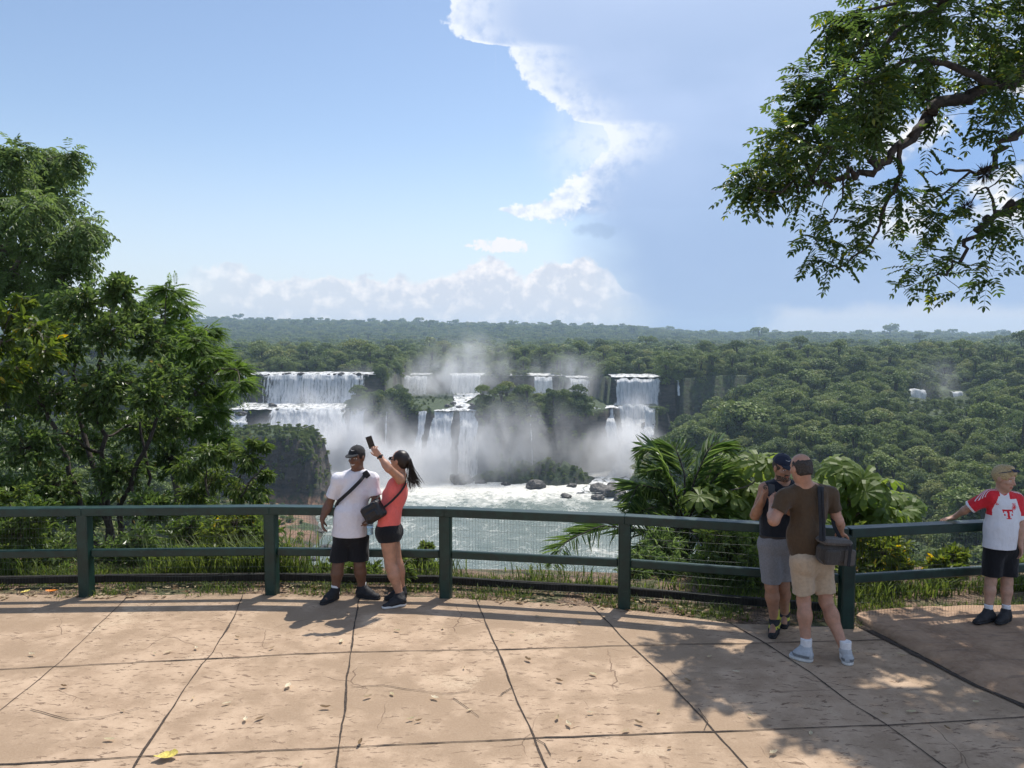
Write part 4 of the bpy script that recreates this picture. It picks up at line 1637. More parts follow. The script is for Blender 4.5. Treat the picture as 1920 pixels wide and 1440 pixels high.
far_i = np.asarray(far_i)
yy = PTS[far_i, 1]
gn_forest('forest', far_i[yy < 760], ccol2, 3)
gn_forest('forest', far_i[yy >= 760], ccol, 4)
# ------------------------------------------------------------------ nearer trees and shrubs
M_BARKN = plain('grey_bark', (.115, .095, .075), .9, .45, 14, .8, bdist=.02)
M_BARKD = plain('dark_bark', (.05, .04, .033), .9, .45, 14, .8, bdist=.02)
M_TWIG = plain('twig', (.085, .07, .05), .85, .3, 20)


def bez(p, q, n, sag, rng):
    p, q = np.asarray(p, float), np.asarray(q, float)
    L = np.linalg.norm(q - p)
    a = p + (q - p) * .33 + rng.normal(size=3) * L * .10 + np.array((0, 0, -sag * L * .3))
    b = p + (q - p) * .67 + rng.normal(size=3) * L * .10 + np.array((0, 0, sag * L * .5))
    s = np.linspace(0, 1, n)[:, None]
    return (1 - s) ** 3 * p + 3 * s * (1 - s) ** 2 * a + 3 * s * s * (1 - s) * b + s ** 3 * q


class Plant:
    def __init__(s, seed):
        s.rng = np.random.default_rng(seed)
        s.w, s.l = MB(), MB()
        s.N, s.Rr = [], []

    def limb(s, pts, r0, r1, sides=7, n=None):
        P = np.asarray(pts, float)
        n = n or max(4, 4 * len(P))
        # smooth the polyline
        k = np.linspace(0, len(P) - 1, n)
        Q = np.stack([np.interp(k, np.arange(len(P)), P[:, c]) for c in range(3)], -1)
        if n > 6:
            Q[1:-1] = (Q[:-2] + 2 * Q[1:-1] + Q[2:]) / 4
        L = np.linalg.norm(Q[-1] - Q[0])
        Q[1:-1] += s.rng.normal(size=(n - 2, 3)) * .006 * L
        r = np.linspace(r0, r1, n) * (1 + .08 * s.rng.normal(size=n))
        tube(s.w, Q, np.maximum(r, .0015), sides)
        s.N += list(Q)
        s.Rr += list(r)

    def reach(s, c, r_end, sag=.3, maxr=None, sides=5):
        """branch from the nearest wood to c"""
        A = np.array(s.N)
        d = np.linalg.norm(A - c, axis=1) + .5 * np.maximum(0, A[:, 2] - c[2])
        j = int(np.argmin(d))
        r0 = min(s.Rr[j] * .75, (maxr or 9), r_end * (1.3 + 1.2 * d[j]) + .004 * d[j])
        n = max(4, int(5 + d[j] * 3))
        Q = bez(A[j], c, min(n, 12), sag, s.rng)
        r = np.linspace(r0, r_end, len(Q))
        tube(s.w, Q, r, sides)
        s.N += list(Q[1:])
        s.Rr += list(r[1:])

    def clump(s, c, rad, ntw, kind, L, W_, per=7, droop=.3, up=.5, mat=0, twr=.003, sq=.85, back=0.0):
        rng = s.rng
        c = np.asarray(c, float)
        d = rdir(ntw, rng)
        ends = c + d * (rad * rng.uniform(.45, 1.08, ntw) ** .8)[:, None] * (1, 1, sq)
        for e in ends:
            st = c + (e - c) * rng.uniform(-.1, .25)
            Q = bez(st, e, 5, -.2, rng)
            tube(s.w, Q, np.linspace(twr, twr * .4, 5), 3, cap=False)
            T = unit(Q[-1] - Q[0])
            k = rng.uniform(.25, 1.0, per)
            p = np.stack([np.interp(k, np.linspace(0, 1, 5), Q[:, i]) for i in range(3)], -1)
            sgn = np.where(np.arange(per) % 2, 1, -1)
            out = unit(rdir(per, rng) * .8 + T * .8 + (0, 0, -droop))
            if kind == 'simple':
                nrm = unit(rdir(per, rng) * .7 + (0, 0, up))
                sz = L * rng.uniform(.65, 1.25, per)
                leaves(s.l, p, out, nrm, sz, sz * (W_ / L), mat, .12, .2)
            elif kind in ('pinnate', 'feather'):
                m = 6 if kind == 'pinnate' else 15
                if kind == 'feather':
                    out = unit(out * (1, 1, .45) + (0, 0, .12))
                RL = L * (3.6 if kind == 'pinnate' else 6.0) * rng.uniform(.7, 1.2, per)
                q = np.linspace(.18, 1, m)
                dr = np.array((0, 0, -droop))
                base = p[:, None] + out[:, None] * (RL[:, None] * q[None])[..., None] + dr * (RL[:, None] * q[None] ** 2)[..., None] * .8
                tv = unit(out[:, None] + 2 * dr * q[None, :, None] * .8)
                nrm = unit(rdir(per, rng) * .45 + (0, 0, 1.))[:, None] * np.ones((1, m, 1))
                sd = unit(np.cross(tv, nrm))
                for a in range(per):
                    tube(s.w, np.vstack([p[a:a + 1], base[a]]), .0011, 3, cap=False) if kind == 'pinnate' and L > .07 else None
                for sg in (-1, 1):
                    dd = unit(sd * sg + tv * .55 + np.array((0, 0, -droop * .5)))
                    taper = np.sin(PI * (.25 + .6 * q)) if kind == 'feather' else np.ones(m)
                    n = per * m
                    ll = (L * taper[None] * rng.uniform(.8, 1.15, (per, m))).ravel()
                    leaves(s.l, base.reshape(-1, 3), dd.reshape(-1, 3), (nrm + rng.normal(size=(per, m, 3)) * .25).reshape(-1, 3), ll, ll * (W_ / L), mat, .12, .15)
                leaves(s.l, base[:, -1], unit(tv[:, -1]), nrm[:, -1], L, W_, mat, .1, .15)

    def finish(s, name, label, cat, mats, bark, base, group=None, wood='trunk', crown='crown'):
        e = empty(name, base)
        tag(e, label, cat, group)
        b = np.asarray(base, float)
        for mb in (s.w, s.l):
            mb.v = [v - b for v in mb.v]
        if s.w.n:
            s.w.build(wood, bark, e, smooth=True)
        s.l.build(crown, mats, e)
        return e


def root_at(px, D):
    x = (px - 960) / FPX * D
    return np.array((x, D, float(zt(x, D))))


ML_A = leafmat('leaf_dusky', (.075, .125, .040), (.135, .195, .064), .52, .45, .35)
ML_B = leafmat('leaf_glossy', (.075, .125, .032), (.165, .215, .075), .52, .33, .5, yellow=((.30, .20, .05), .992))
ML_C = leafmat('leaf_feathery', (.075, .140, .026), (.140, .215, .050), .52, .5, .25)
ML_D = leafmat('leaf_yellow_green', (.075, .120, .020), (.140, .180, .035), .50, .4, .35, yellow=((.55, .40, .04), .97))
ML_E = leafmat('leaf_mid_green', (.065, .115, .024), (.135, .185, .046), .48, .4, .4)
ML_F = leafmat('leaf_overhead', (.045, .085, .021), (.095, .150, .040), .50, .34, .45, yellow=((.22, .24, .03), .93))
ML_P = leafmat('palm_leaflet', (.062, .118, .030), (.190, .270, .085), .48, .30, .6)
ML_U = leafmat('cecropia_leaf', (.085, .145, .024), (.160, .220, .050), .50, .50, .35)


def blobs(pl, lst, D, spread, fn, rr=1.0, connect=True, r_end=.008, sag=.3):
    for (px, py, r) in sorted(lst, key=lambda q: abs(q[0] - lst[0][0]) + abs(q[1] - lst[0][1])):
        dd = D + pl.rng.normal() * spread
        c = at(px, py, dd)
        R_ = r * dd / FPX * rr
        if connect:
            pl.reach(c, r_end, sag)
        fn(c, R_)


# tall dusky tree, far left
pl = Plant(101)
b = root_at(-40, 22)
pl.limb([b + (0, 0, -.4), at(-35, 900, 22), at(-30, 650, 22), at(-10, 520, 22), at(10, 430, 22)], .26, .10, 9)
pl.limb([at(-22, 600, 22), at(30, 500, 21.6), at(70, 420, 21.5)], .10, .05)
pl.limb([at(-14, 540, 22), at(-60, 450, 22.5), at(-90, 380, 22.5)], .10, .05)
blobs(pl, [(10, 430, 70), (60, 400, 62), (0, 330, 62), (60, 312, 48), (100, 318, 34), (118, 385, 46), (150, 425, 30), (0, 470, 75), (100, 470, 48), (145, 480, 26), (40, 520, 60),
           (-60, 380, 90), (112, 530, 32), (-60, 480, 90), (90, 290, 18), (30, 285, 26), (128, 288, 7), (70, 560, 50), (120, 570, 30), (168, 418, 10)], 22, 1.1,
      lambda c, r: pl.clump(c, r * .95, int(12 + 20 * r), 'pinnate', .15, .060, 5, .55, .5), r_end=.012)
pl.finish('dusky_tree', 'tall dusky green tree whose drooping crown rises highest at the far left', 'tree', ML_A, M_BARKN, b)

# broad bushy tree with glossy leaves and several thin stems
pl = Plant(102)
b = root_at(195, 13.5)
pl.limb([b + (0, 0, -.3), at(192, 960, 13.5), at(190, 800, 13.5), at(192, 680, 13.5), at(205, 600, 13.5)], .055, .025, 8)
pl.limb([b + (.1, 0, -.3), at(225, 950, 13.3), at(270, 850, 13.2), at(310, 740, 13.2)], .06, .025)
pl.limb([b + (-.1, .1, -.3), at(160, 960, 13.6), at(120, 850, 13.6), at(80, 760, 13.6), at(60, 690, 13.6)], .06, .025)
pl.limb([b + (.05, .1, -.3), at(205, 940, 13.9), at(150, 800, 14.2), at(140, 690, 14.2), at(155, 610, 14.2)], .06, .022)
pl.limb([b + (.2, .1, -.3), at(250, 980, 13.6), at(285, 900, 13.4), at(262, 790, 13.4)], .045, .02)
blobs(pl, [(155, 565, 48), (228, 550, 34), (250, 590, 40), (205, 620, 58), (120, 640, 55), (285, 640, 45), (60, 660, 55), (305, 715, 52), (205, 715, 66), (100, 740, 66), (10, 760, 66),
           (265, 800, 60), (150, 830, 66), (50, 840, 66), (335, 785, 34), (320, 860, 45), (230, 885, 56), (100, 910, 56), (0, 930, 60), (225, 525, 10), (180, 760, 50), (30, 710, 50),
           (280, 740, 40), (160, 960, 40), (280, 950, 40), (60, 980, 45)], 13.7, .8,
      lambda c, r: pl.clump(c, r * 1.15, int(34 + 120 * r), 'simple', .108, .050, 11, .35, .35, twr=.004), r_end=.009)
pl.finish('bushy_tree', 'broad bushy tree with thin stems and small glossy leaves behind the first railing bays', 'tree', ML_B, M_BARKD, b)

# feathery light green tree reaching right
pl = Plant(103)
b = root_at(330, 17)
pl.limb([b + (0, 0, -.4), at(330, 960, 17), at(320, 820, 17), at(315, 700, 17), at(310, 610, 17)], .10, .03, 8)
pl.limb([at(320, 800, 17), at(370, 730, 16.6), at(410, 690, 16.4), at(446, 695, 16.4)], .045, .012)
pl.limb([at(316, 720, 17), at(350, 640, 16.8), at(390, 610, 16.8)], .04, .012)
blobs(pl, [(318, 545, 24), (340, 575, 26), (300, 600, 34), (362, 640, 28), (384, 668, 28), (415, 682, 20), (442, 694, 12), (350, 700, 40), (380, 738, 34), (414, 735, 18), (325, 800, 34),
           (376, 795, 26), (345, 660, 32), (290, 565, 20), (408, 662, 12), (388, 620, 12), (400, 770, 15), (412, 820, 14), (335, 620, 28), (448, 718, 7)], 16.8, .5,
      lambda c, r: pl.clump(c, r * 1.0, int(12 + 26 * r), 'feather', .070, .030, 5, .34, 1.2, twr=.004, sq=.6), r_end=.007, sag=.5)
pl.finish('feathery_tree', 'light green feathery leaved tree arching out to the right toward the widest waterfall', 'tree', ML_C, M_BARKN, b)

# yellow green broad leaves at the left edge
pl = Plant(104)
b = root_at(-60, 12)
pl.limb([b + (0, 0, -.3), at(-50, 900, 12), at(-30, 750, 12), at(0, 640, 12)], .06, .02)
blobs(pl, [(0, 640, 46), (22, 590, 36), (62, 612, 36), (80, 660, 30), (30, 690, 32), (-40, 600, 50), (100, 640, 14), (45, 560, 16), (10, 730, 25)], 12, .35,
      lambda c, r: pl.clump(c, r, int(14 + 40 * r), 'simple', .15, .065, 7, .5, .4, twr=.004))
pl.finish('broad_leaf_tree', 'yellow green broad leaved tree at the left edge of the view', 'tree', ML_D, M_BARKN, b)

# shrub with drooping narrow leaves
pl = Plant(105)
b = root_at(430, 13)
pl.limb([b + (0, 0, -.3), at(440, 960, 13), at(455, 880, 13), at(490, 845, 13)], .03, .010)
pl.limb([b + (-.1, 0, -.3), at(400, 960, 13), at(385, 900, 13), at(390, 850, 13)], .03, .010)
pl.limb([at(440, 950, 13), at(470, 900, 12.7), at(500, 870, 12.6)], .02, .008)
blobs(pl, [(392, 850, 30), (430, 850, 32), (468, 862, 30), (400, 900, 40), (450, 915, 36), (360, 930, 40), (486, 925, 22), (420, 960, 42), (478, 965, 28), (345, 980, 40), (496, 835, 10),
           (475, 830, 8), (500, 890, 12), (350, 880, 30)], 12.8, .4, lambda c, r: pl.clump(c, r * 1.0, int(22 + 70 * r), 'simple', .13, .034, 10, 1.0, .3, twr=.004))
pl.finish('drooping_shrub', 'shrub with narrow drooping leaves left of the dark rock pillar', 'shrub', ML_E, M_BARKN, b)

# shrubs seen through the railing
SHR = [(-90, 11.2, [(-110, 980, 60), (-60, 1020, 50), (-90, 930, 50)], ML_E, .09, .04, 'leafy shrub left of the first post'),
       (40, 11.6, [(40, 1000, 50), (20, 940, 45), (70, 1040, 40), (0, 1050, 45), (60, 960, 35)], ML_E, .085, .042, 'leafy shrub with a lighter top at the far left behind the railing'),
       (110, 11.0, [(110, 1040, 40), (90, 1060, 30), (135, 1010, 36), (120, 1075, 20)], ML_B, .075, .034, 'dark shrub beside the first green post'),
       (235, 11.2, [(220, 1030, 45), (260, 1010, 45), (240, 1060, 34), (205, 1060, 30), (285, 1050, 34)], ML_B, .075, .032, 'dull shrub with small pale leaves right of the first post'),
       (345, 11.4, [(340, 1010, 48), (320, 1050, 36), (370, 1050, 36), (360, 985, 36)], ML_E, .08, .036, 'shrub under the feathery tree in the second railing bay'),
       (425, 11.0, [(420, 1010, 46), (440, 980, 36), (400, 1045, 36), (455, 1040, 36)], ML_D, .085, .034, 'bright yellow green shrub in the second railing bay'),
       (500, 11.2, [(495, 1000, 34), (480, 1040, 34), (505, 1060, 28), (470, 985, 30)], ML_E, .085, .034, 'shrub hiding behind the second post'),
       (790, 9.7, [(790, 1045, 16), (770, 1060, 22), (800, 1025, 8), (810, 1066, 14), (755, 1075, 18), (745, 1050, 10)], ML_E, .075, .030, 'small leafy sapling behind the woman in the coral top'),
       (640, 9.6, [(630, 1070, 20), (650, 1055, 14), (670, 1068, 22), (610, 1072, 16), (700, 1070, 18)], ML_E, .075, .032, 'low leafy shrub behind the legs of the man in white'),
       (1240, 12.0, [(1220, 1060, 45), (1260, 1070, 40), (1190, 1075, 36), (1240, 1020, 40), (1330, 1060, 40)], ML_A, .10, .030, 'dark undergrowth at the foot of the palm'),
       (1390, 11.5, [(1380, 1050, 50), (1420, 1020, 50), (1350, 1010, 50), (1400, 1085, 36), (1440, 1070, 40), (1340, 1085, 30)], ML_E, .09, .036, 'mid green shrub behind the man in the navy cap'),
       (1540, 12.0, [(1520, 1050, 50), (1560, 1010, 40), (1500, 1000, 50), (1540, 1090, 40)], ML_E, .085, .036, 'shrub behind the fifth post'),
       (1640, 11.6, [(1620, 1050, 44), (1660, 1040, 36), (1640, 1080, 36), (1610, 1010, 36), (1690, 1060, 18), (1675, 1020, 25), (1600, 1100, 30), (1660, 1105, 24)], ML_D, .075, .030, 'light green shrub just right of the fifth post'),
       (1775, 11.0, [(1770, 1065, 30), (1790, 1045, 20), (1745, 1080, 28), (1800, 1085, 30), (1760, 1105, 30), (1720, 1105, 28), (1810, 1115, 22)], ML_D, .09, .045, 'bright leafy shrub left of the boy in the football shirt'),
       (1890, 11.2, [(1880, 1090, 36), (1910, 1070, 36), (1860, 1110, 30), (1930, 1110, 34)], ML_E, .085, .04, 'leafy shrub behind the legs of the boy'),
       (2010, 11.2, [(2000, 1080, 50), (2050, 1060, 50)], ML_E, .085, .04, 'shrub at the right edge of the view'),
       (1470, 10.4, [(1450, 1110, 22), (1490, 1115, 24), (1420, 1112, 20), (1520, 1120, 22)], ML_D, .07, .03, 'low bright weeds behind the legs of the two men'),
       ]
for k, (px, D, bl_, mt, L_, W_, lb) in enumerate(SHR):
    D = float(yf((px - 960) / FPX * 9)) + 1.30 + (D - 11) * .25 if D > 10.9 else D - .2
    pl = Plant(200 + k)
    b = root_at(px, D)
    for q in range(3):
        tgt = bl_[q % len(bl_)]
        pl.limb([b + (pl.rng.normal() * .08, 0, -.3), (b + at(tgt[0], tgt[1], D)) / 2 + pl.rng.normal(size=3) * .05, at(tgt[0], tgt[1], D)], .016, .006, 5)
    blobs(pl, bl_, D, .28, lambda c, r: pl.clump(c, r * 1.1, int(26 + 130 * r), 'simple', L_, W_, 10, .3, .5, twr=.003), r_end=.004)
    pl.finish('shrub', lb, 'shrub', mt, M_TWIG, b, 'shrubs beyond the railing', 'stem', 'foliage')

# ------------------------------------------------------------------ palm
pl = Plant(301)
D0 = 11.6
b = root_at(1285, D0)
crown = at(1284, 985, D0)
pl.limb([b + (0, 0, -.3), (b + crown) / 2 + (.02, 0, 0), crown], .085, .065, 9)
fr = [[(1262, 900), (1232, 842), (1208, 838), (1196, 862)], [(1302, 900), (1328, 842), (1352, 828), (1366, 850)], [(1240, 918), (1196, 908), (1174, 958)], [(1318, 925), (1350, 885), (1370, 905)],
      [(1230, 950), (1202, 958), (1186, 992)], [(1330, 955), (1368, 960), (1390, 1000)], [(1284, 890), (1268, 842), (1244, 826)], [(1220, 1000), (1130, 984), (1060, 1015), (1036, 1062)],
      [(1330, 1000), (1380, 1030), (1400, 1075)], [(1240, 1010), (1200, 1040), (1185, 1085)], [(1300, 1000), (1330, 1040), (1338, 1090)], [(1268, 930), (1240, 880), (1214, 884)],
      [(1300, 930), (1330, 890), (1340, 862)], [(1268, 1010), (1250, 1050), (1240, 1100)], [(1240, 930), (1212, 920), (1196, 935)]]
depth = [.1, .2, -.5, .1, -.8, -.2, .6, -1.1, -.4, -.6, -.6, -.2, .5, -.5, .2]
for fpts, dd in zip(fr, depth):
    n = len(fpts)
    P = np.array([crown] + [at(x, y, D0 + dd * (k + 1) / n) for k, (x, y) in enumerate(fpts)])
    k = np.linspace(0, len(P) - 1, 56)
    Q = np.stack([np.interp(k, np.arange(len(P)), P[:, c]) for c in range(3)], -1)
    for _ in range(6):
        Q[1:-1] = (Q[:-2] + Q[1:-1] * 2 + Q[2:]) / 4
    tube(pl.w, Q, np.linspace(.018, .003, 56), 5)
    T = unit(np.gradient(Q, axis=0))
    sd_ = unit(np.cross(T, (0, 0, 1.)) + 1e-3)
    q = np.linspace(0, 1, 56)
    LL = .52 * np.sin(PI * np.clip(.12 + q * .86, 0, 1)) ** .6
    for sg in (-1, 1):
        for tilt in (.16, -.22):
            d = unit(sd_ * sg + T * (.62 + .15 * pl.rng.random((56, 1))) + np.array((0, 0, 1.)) * (tilt + .13 * pl.rng.normal(size=(56, 1))))
            nn = unit(np.cross(d, T) * sg + pl.rng.normal(size=(56, 3)) * .3)
            m = np.arange(5, 56)[pl.rng.random(51) < .62]
            leaves(pl.l, Q[m], d[m], nn[m], LL[m] * pl.rng.uniform(.85, 1.1, len(m)), .0165, 0, .22, .1)
pl.finish('palm', 'palm with long narrow drooping leaflets behind the railing near the fourth post', 'palm', ML_P, M_BARKD, b)


# ------------------------------------------------------------------ umbrella leaved trees
def umbrella_leaf(mb, c, n, size, rng, lobes=9):
    n = unit(n)
    ref = unit(np.cross(n, rng.normal(size=3)))
    o2 = np.cross(n, ref)
    a0 = rng.random() * 6.3
    ang = a0 + np.linspace(0, 2 * PI * .86, lobes)
    d = np.cos(ang)[:, None] * ref + np.sin(ang)[:, None] * o2
    # each lobe in two lengths so that it arches
    L = size * rng.uniform(.85, 1.1, lobes)
    s = np.cross(n, d)
    w_ = size * .20
    p0 = c + d * (size * .03)
    p1 = c + d * (L * .5)[:, None] - n * (size * .02)
    p2 = c + d * (L * .82)[:, None] - n * (size * .17)
    p3 = c + d * (L * .98)[:, None] - n * (size * .36)
    rows = [(p0, .15), (p1, .75), (p2, 1.0), (p3, .30)]
    fold = n * (w_ * .22)
    V = []
    for p, k in rows:
        V += [p + s * (w_ * k) + fold * k, p, p - s * (w_ * k) + fold * k]
    V = np.stack(V, 1).reshape(-1, 3)
    base = np.arange(lobes)[:, None] * 12
    F = []
    for r in range(3):
        for cc in range(2):
            F.append(base + [3 * r + cc, 3 * r + cc + 1, 3 * r + cc + 4, 3 * r + cc + 3])
    mb.add(V, np.concatenate(F))


def umbrella_tree(seed, px, D, tops, label):
    pl = Plant(seed)
    b = root_at(px, D)
    cx = np.mean([t_[0] for t_ in tops])
    cy_ = np.mean([t_[1] for t_ in tops])
    pl.limb([b + (0, 0, -.4), (b + at(cx, cy_ + 60, D)) / 2, at(cx, cy_ + 60, D)], .07, .04, 8)
    for (x, y, m) in tops:
        c = at(x, y, D + pl.rng.normal() * .5)
        pl.reach(c - (0, 0, .12), .014, .6)
        for k in range(m):
            a = pl.rng.random() * 6.3
            o = np.array((math.cos(a), math.sin(a), 0))
            rr = pl.rng.uniform(.10, .34)
            e = c + o * rr + np.array((0, 0, pl.rng.uniform(-.10, .12)))
            tube(pl.w, bez(c - (0, 0, .1), e, 5, .5, pl.rng), np.linspace(.006, .004, 5), 4)
            umbrella_leaf(pl.l, e, unit(o * .55 + pl.rng.normal(size=3) * .22 + np.array((0, -.12, 1.))), pl.rng.uniform(.24, .36), pl.rng)
    pl.finish('umbrella_leaf_tree', label, 'tree', ML_U, M_BARKN, b, 'trees with umbrella shaped leaves')


umbrella_tree(311, 1400, 12.2, [(1345, 880, 6), (1385, 872, 7), (1425, 880, 6), (1362, 915, 6), (1405, 912, 6), (1350, 955, 6), (1392, 950, 7), (1430, 935, 6), (1440, 968, 5), (1330, 925, 4), (1375, 985, 6),
                                (1440, 868, 4)], 'light green tree of large umbrella shaped leaves between the palm and the two men')
umbrella_tree(312, 1620, 12.4, [(1560, 878, 6), (1585, 892, 5), (1610, 905, 6), (1640, 915, 6), (1665, 930, 6), (1690, 950, 6), (1580, 925, 6), (1620, 945, 6), (1650, 965, 6), (1570, 960, 6), (1605, 978, 6),
                                (1545, 912, 5), (1700, 972, 3), (1540, 945, 5), (1640, 990, 5)], 'light green tree of large umbrella shaped leaves right of the two men')

# ------------------------------------------------------------------ the great bough overhead
pl = Plant(401)
b = np.array((10.6, 10.4, 0.0))
DL = 8.7
pl.limb([b + (0, 0, -.3), b + (-.1, 0, 1.5), b + (-.25, -.1, 3.2), b + (-.5, -.2, 4.6)], .38, .28, 12, n=20)
fork = b + (-.5, -.2, 4.6)


def lim(pts, r0, r1, D=DL, pre=None, d1=None):
    n = len(pts)
    P = [at(x, y, D + ((d1 - D) * k / (n - 1) if d1 else 0)) for k, (x, y) in enumerate(pts)]
    pl.limb(([pre] if pre is not None else []) + P, r0, r1, 8, n=4 * len(P))


lim([(2250, 60), (2080, 105), (1920, 133), (1863, 157), (1815, 173), (1767, 193), (1739, 221), (1710, 250), (1682, 274), (1650, 306), (1622, 322), (1582, 334), (1541, 344), (1513, 348), (1473, 354), (1420, 352)],
    .10, .008, 9.2, fork, 8.4)
lim([(1686, 272), (1686, 322), (1684, 342), (1674, 362), (1654, 387), (1652, 423), (1630, 463), (1598, 483), (1578, 503), (1541, 491)], .032, .005)
lim([(1582, 334), (1580, 372), (1562, 410), (1535, 432)], .014, .004, 8.5)
lim([(2200, 330), (2050, 350), (1920, 375), (1896, 387), (1863, 403), (1843, 419), (1835, 439), (1807, 471), (1783, 503), (1763, 524), (1735, 522)], .070, .005, 9.2, fork + (0, 0, -.6), 8.6)
lim([(2200, 150), (2050, 200), (1920, 242), (1880, 274), (1872, 302), (1847, 326), (1819, 322), (1775, 322), (1727, 326)], .065, .005, 9.4, fork, 8.9)
lim([(1819, 322), (1795, 342), (1767, 366), (1727, 379)], .016, .005, 8.9)
lim([(1866, 403), (1862, 375), (1851, 350), (1833, 358), (1819, 383)], .020, .006, 8.8)
lim([(2250, -250), (2050, -180), (1900, -80), (1780, 0), (1690, 60), (1600, 130), (1530, 180)], .10, .010, 9.6, fork, 8.6)
lim([(1780, 0), (1700, 0), (1620, 20)], .04, .012, 9.0)
lim([(1863, 157), (1780, 120), (1700, 110), (1640, 150), (1560, 215)], .05, .010, 8.8)
dense_b = [(1590, 25, 34), (1650, 15, 55), (1720, 25, 60), (1800, 25, 60), (1880, 40, 60), (1565, 80, 30), (1620, 85, 55), (1700, 95, 58), (1780, 105, 48), (1860, 95, 50), (1520, 150, 26), (1562, 150, 42), (1622, 155, 48),
           (1688, 160, 40), (1492, 200, 28), (1535, 215, 42), (1592, 215, 42), (1640, 225, 30), (1478, 245, 22), (1505, 275, 36), (1560, 275, 36), (1615, 275, 26), (1445, 280, 20), (1420, 312, 20), (1470, 316, 32), (1530, 315, 26),
           (1395, 350, 15), (1430, 345, 18), (1905, 165, 30), (1840, 150, 24), (1740, 150, 30), (1580, 320, 18), (1550, 45, 12), (1900, 110, 40), (1660, 200, 26)]
sparse_b = [(1450, 374, 11), (1655, 388, 20), (1690, 374, 20), (1640, 403, 20), (1612, 418, 13), (1700, 408, 16), (1540, 393, 12), (1510, 443, 15), (1550, 448, 11), (1530, 463, 13), (1568, 488, 12), (1600, 438, 12), (1558, 498, 12),
            (1780, 398, 20), (1760, 420, 18), (1745, 355, 16), (1800, 358, 12), (1890, 250, 24), (1870, 230, 18), (1905, 300, 18), (1860, 408, 16), (1880, 440, 18), (1850, 500, 14), (1790, 488, 22), (1740, 478, 18),
            (1720, 500, 16), (1760, 513, 16), (1700, 543, 7), (1800, 543, 9), (1860, 518, 8), (1900, 425, 14), (1915, 360, 14), (1830, 430, 13), (1500, 372, 8), (1620, 345, 12), (1700, 330, 10), (1735, 270, 8), (1760, 215, 10),
            (1520, 480, 9), (1580, 460, 8), (1680, 350, 9), (1735, 385, 12), (1830, 215, 8)]
blobs(pl, dense_b, 8.8, .55, lambda c, r: pl.clump(c, r * 1.02, int(3 + 23 * r), 'pinnate', .078, .037, 5, .22, .6, twr=.003), r_end=.005)
blobs(pl, sparse_b, 8.75, .22, lambda c, r: pl.clump(c, r * 1.0, int(2 + 11 * r), 'pinnate', .080, .037, 3, .22, .6, twr=.0025), r_end=.0035)
for k in range(110):                                             # the rest of the crown, above and to the right
    c = np.array((pl.rng.uniform(4.6, 13), pl.rng.uniform(7.2, 13.5), pl.rng.uniform(5.6, 9.6)))
    d = c - (0, 0, CAMH)
    sx_, sy_ = 960 + FPX * d[0] / d[1], 632 - FPX * d[2] / d[1]
    if 1250 < sx_ < 2000 and sy_ > -70:
        continue
    pl.reach(c, .008, .3)
    pl.clump(c, pl.rng.uniform(.5, .85), 26, 'pinnate', .095, .042, 5, .45, .6, twr=.004)
pl.finish('overhanging_tree', 'large tree at the right whose leafy bough hangs over the terrace', 'tree', ML_F, M_BARKD, b)
# tufts of epiphytes sitting on the bough
for px, py, lb, sz in [(1847, 326, 'bristly epiphyte tuft in the crook of a bare bough', .14), (1812, 388, 'smaller epiphyte tuft hanging lower on a twig', .09)]:
    mb = MB()
    n = 150
    d = rdir(n)
    c = np.zeros((n, 3))
    leaves(mb, c + d * .015, d, rdir(n), sz * RNG.uniform(.6, 1.1, n), .006, 0, .2, 0)
    tag(mb.build('epiphyte', M_BARKD, loc=at(px, py, 8.9)), lb, 'epiphyte')
# ------------------------------------------------------------------ bodies: rounded solids blended into one continuous skin
class Prim:
    __slots__ = ('lo', 'hi', 'f', 'k')

    def __init__(s, lo, hi, f, k):
        s.lo, s.hi, s.f, s.k = np.asarray(lo, float), np.asarray(hi, float), f, k


def cone(a, b, ra, rb, k=.03, flat=None):
    """rounded cone from a to b; flat=(direction, factor) squashes it across"""
    a, b = np.asarray(a, float), np.asarray(b, float)
    R_ = max(ra, rb)

    def f(p):
        q = p - a
        ab = b - a
        t = np.clip((q @ ab) / (ab @ ab + 1e-9), 0, 1)
        q = q - t[..., None] * ab
        if flat is not None:
            d = unit(flat[0])
            c = q @ d
            q = q + (c * (1 / flat[1] - 1))[..., None] * d
        return np.linalg.norm(q, axis=-1) - (ra + (rb - ra) * t)
    return Prim(np.minimum(a, b) - R_, np.maximum(a, b) + R_, f, k)


def ell(c, r, M=None, k=.03):
    c, r = np.asarray(c, float), np.asarray(r, float)

    def f(p):
        q = p - c
        if M is not None:
            q = q @ M
        k0 = np.linalg.norm(q / r, axis=-1)
        k1 = np.linalg.norm(q / (r * r), axis=-1)
        return k0 * (k0 - 1) / (k1 + 1e-9)
    R_ = r.max()
    return Prim(c - R_, c + R_, f, k)


def rbox(c, b, r, M, k=.02):
    c, b = np.asarray(c, float), np.asarray(b, float)
    R_ = np.linalg.norm(b) + r

    def f(p):
        q = np.abs((p - c) @ M) - b
        return np.linalg.norm(np.maximum(q, 0), axis=-1) + np.minimum(q.max(-1), 0) - r
    return Prim(c - R_, c + R_, f, k)


def cut(pr, planes):
    """keep the part of a solid on the inner side of planes (point, outward normal)"""
    f0 = pr.f

    def f(p):
        d = f0(p)
        for q, n in planes:
            d = np.maximum(d, (p - np.asarray(q, float)) @ unit(n))
        return d
    return Prim(pr.lo, pr.hi, f, pr.k)


def grow(pr, r):
    f0 = pr.f
    return Prim(pr.lo - r, pr.hi + r, lambda p: f0(p) - r, pr.k)


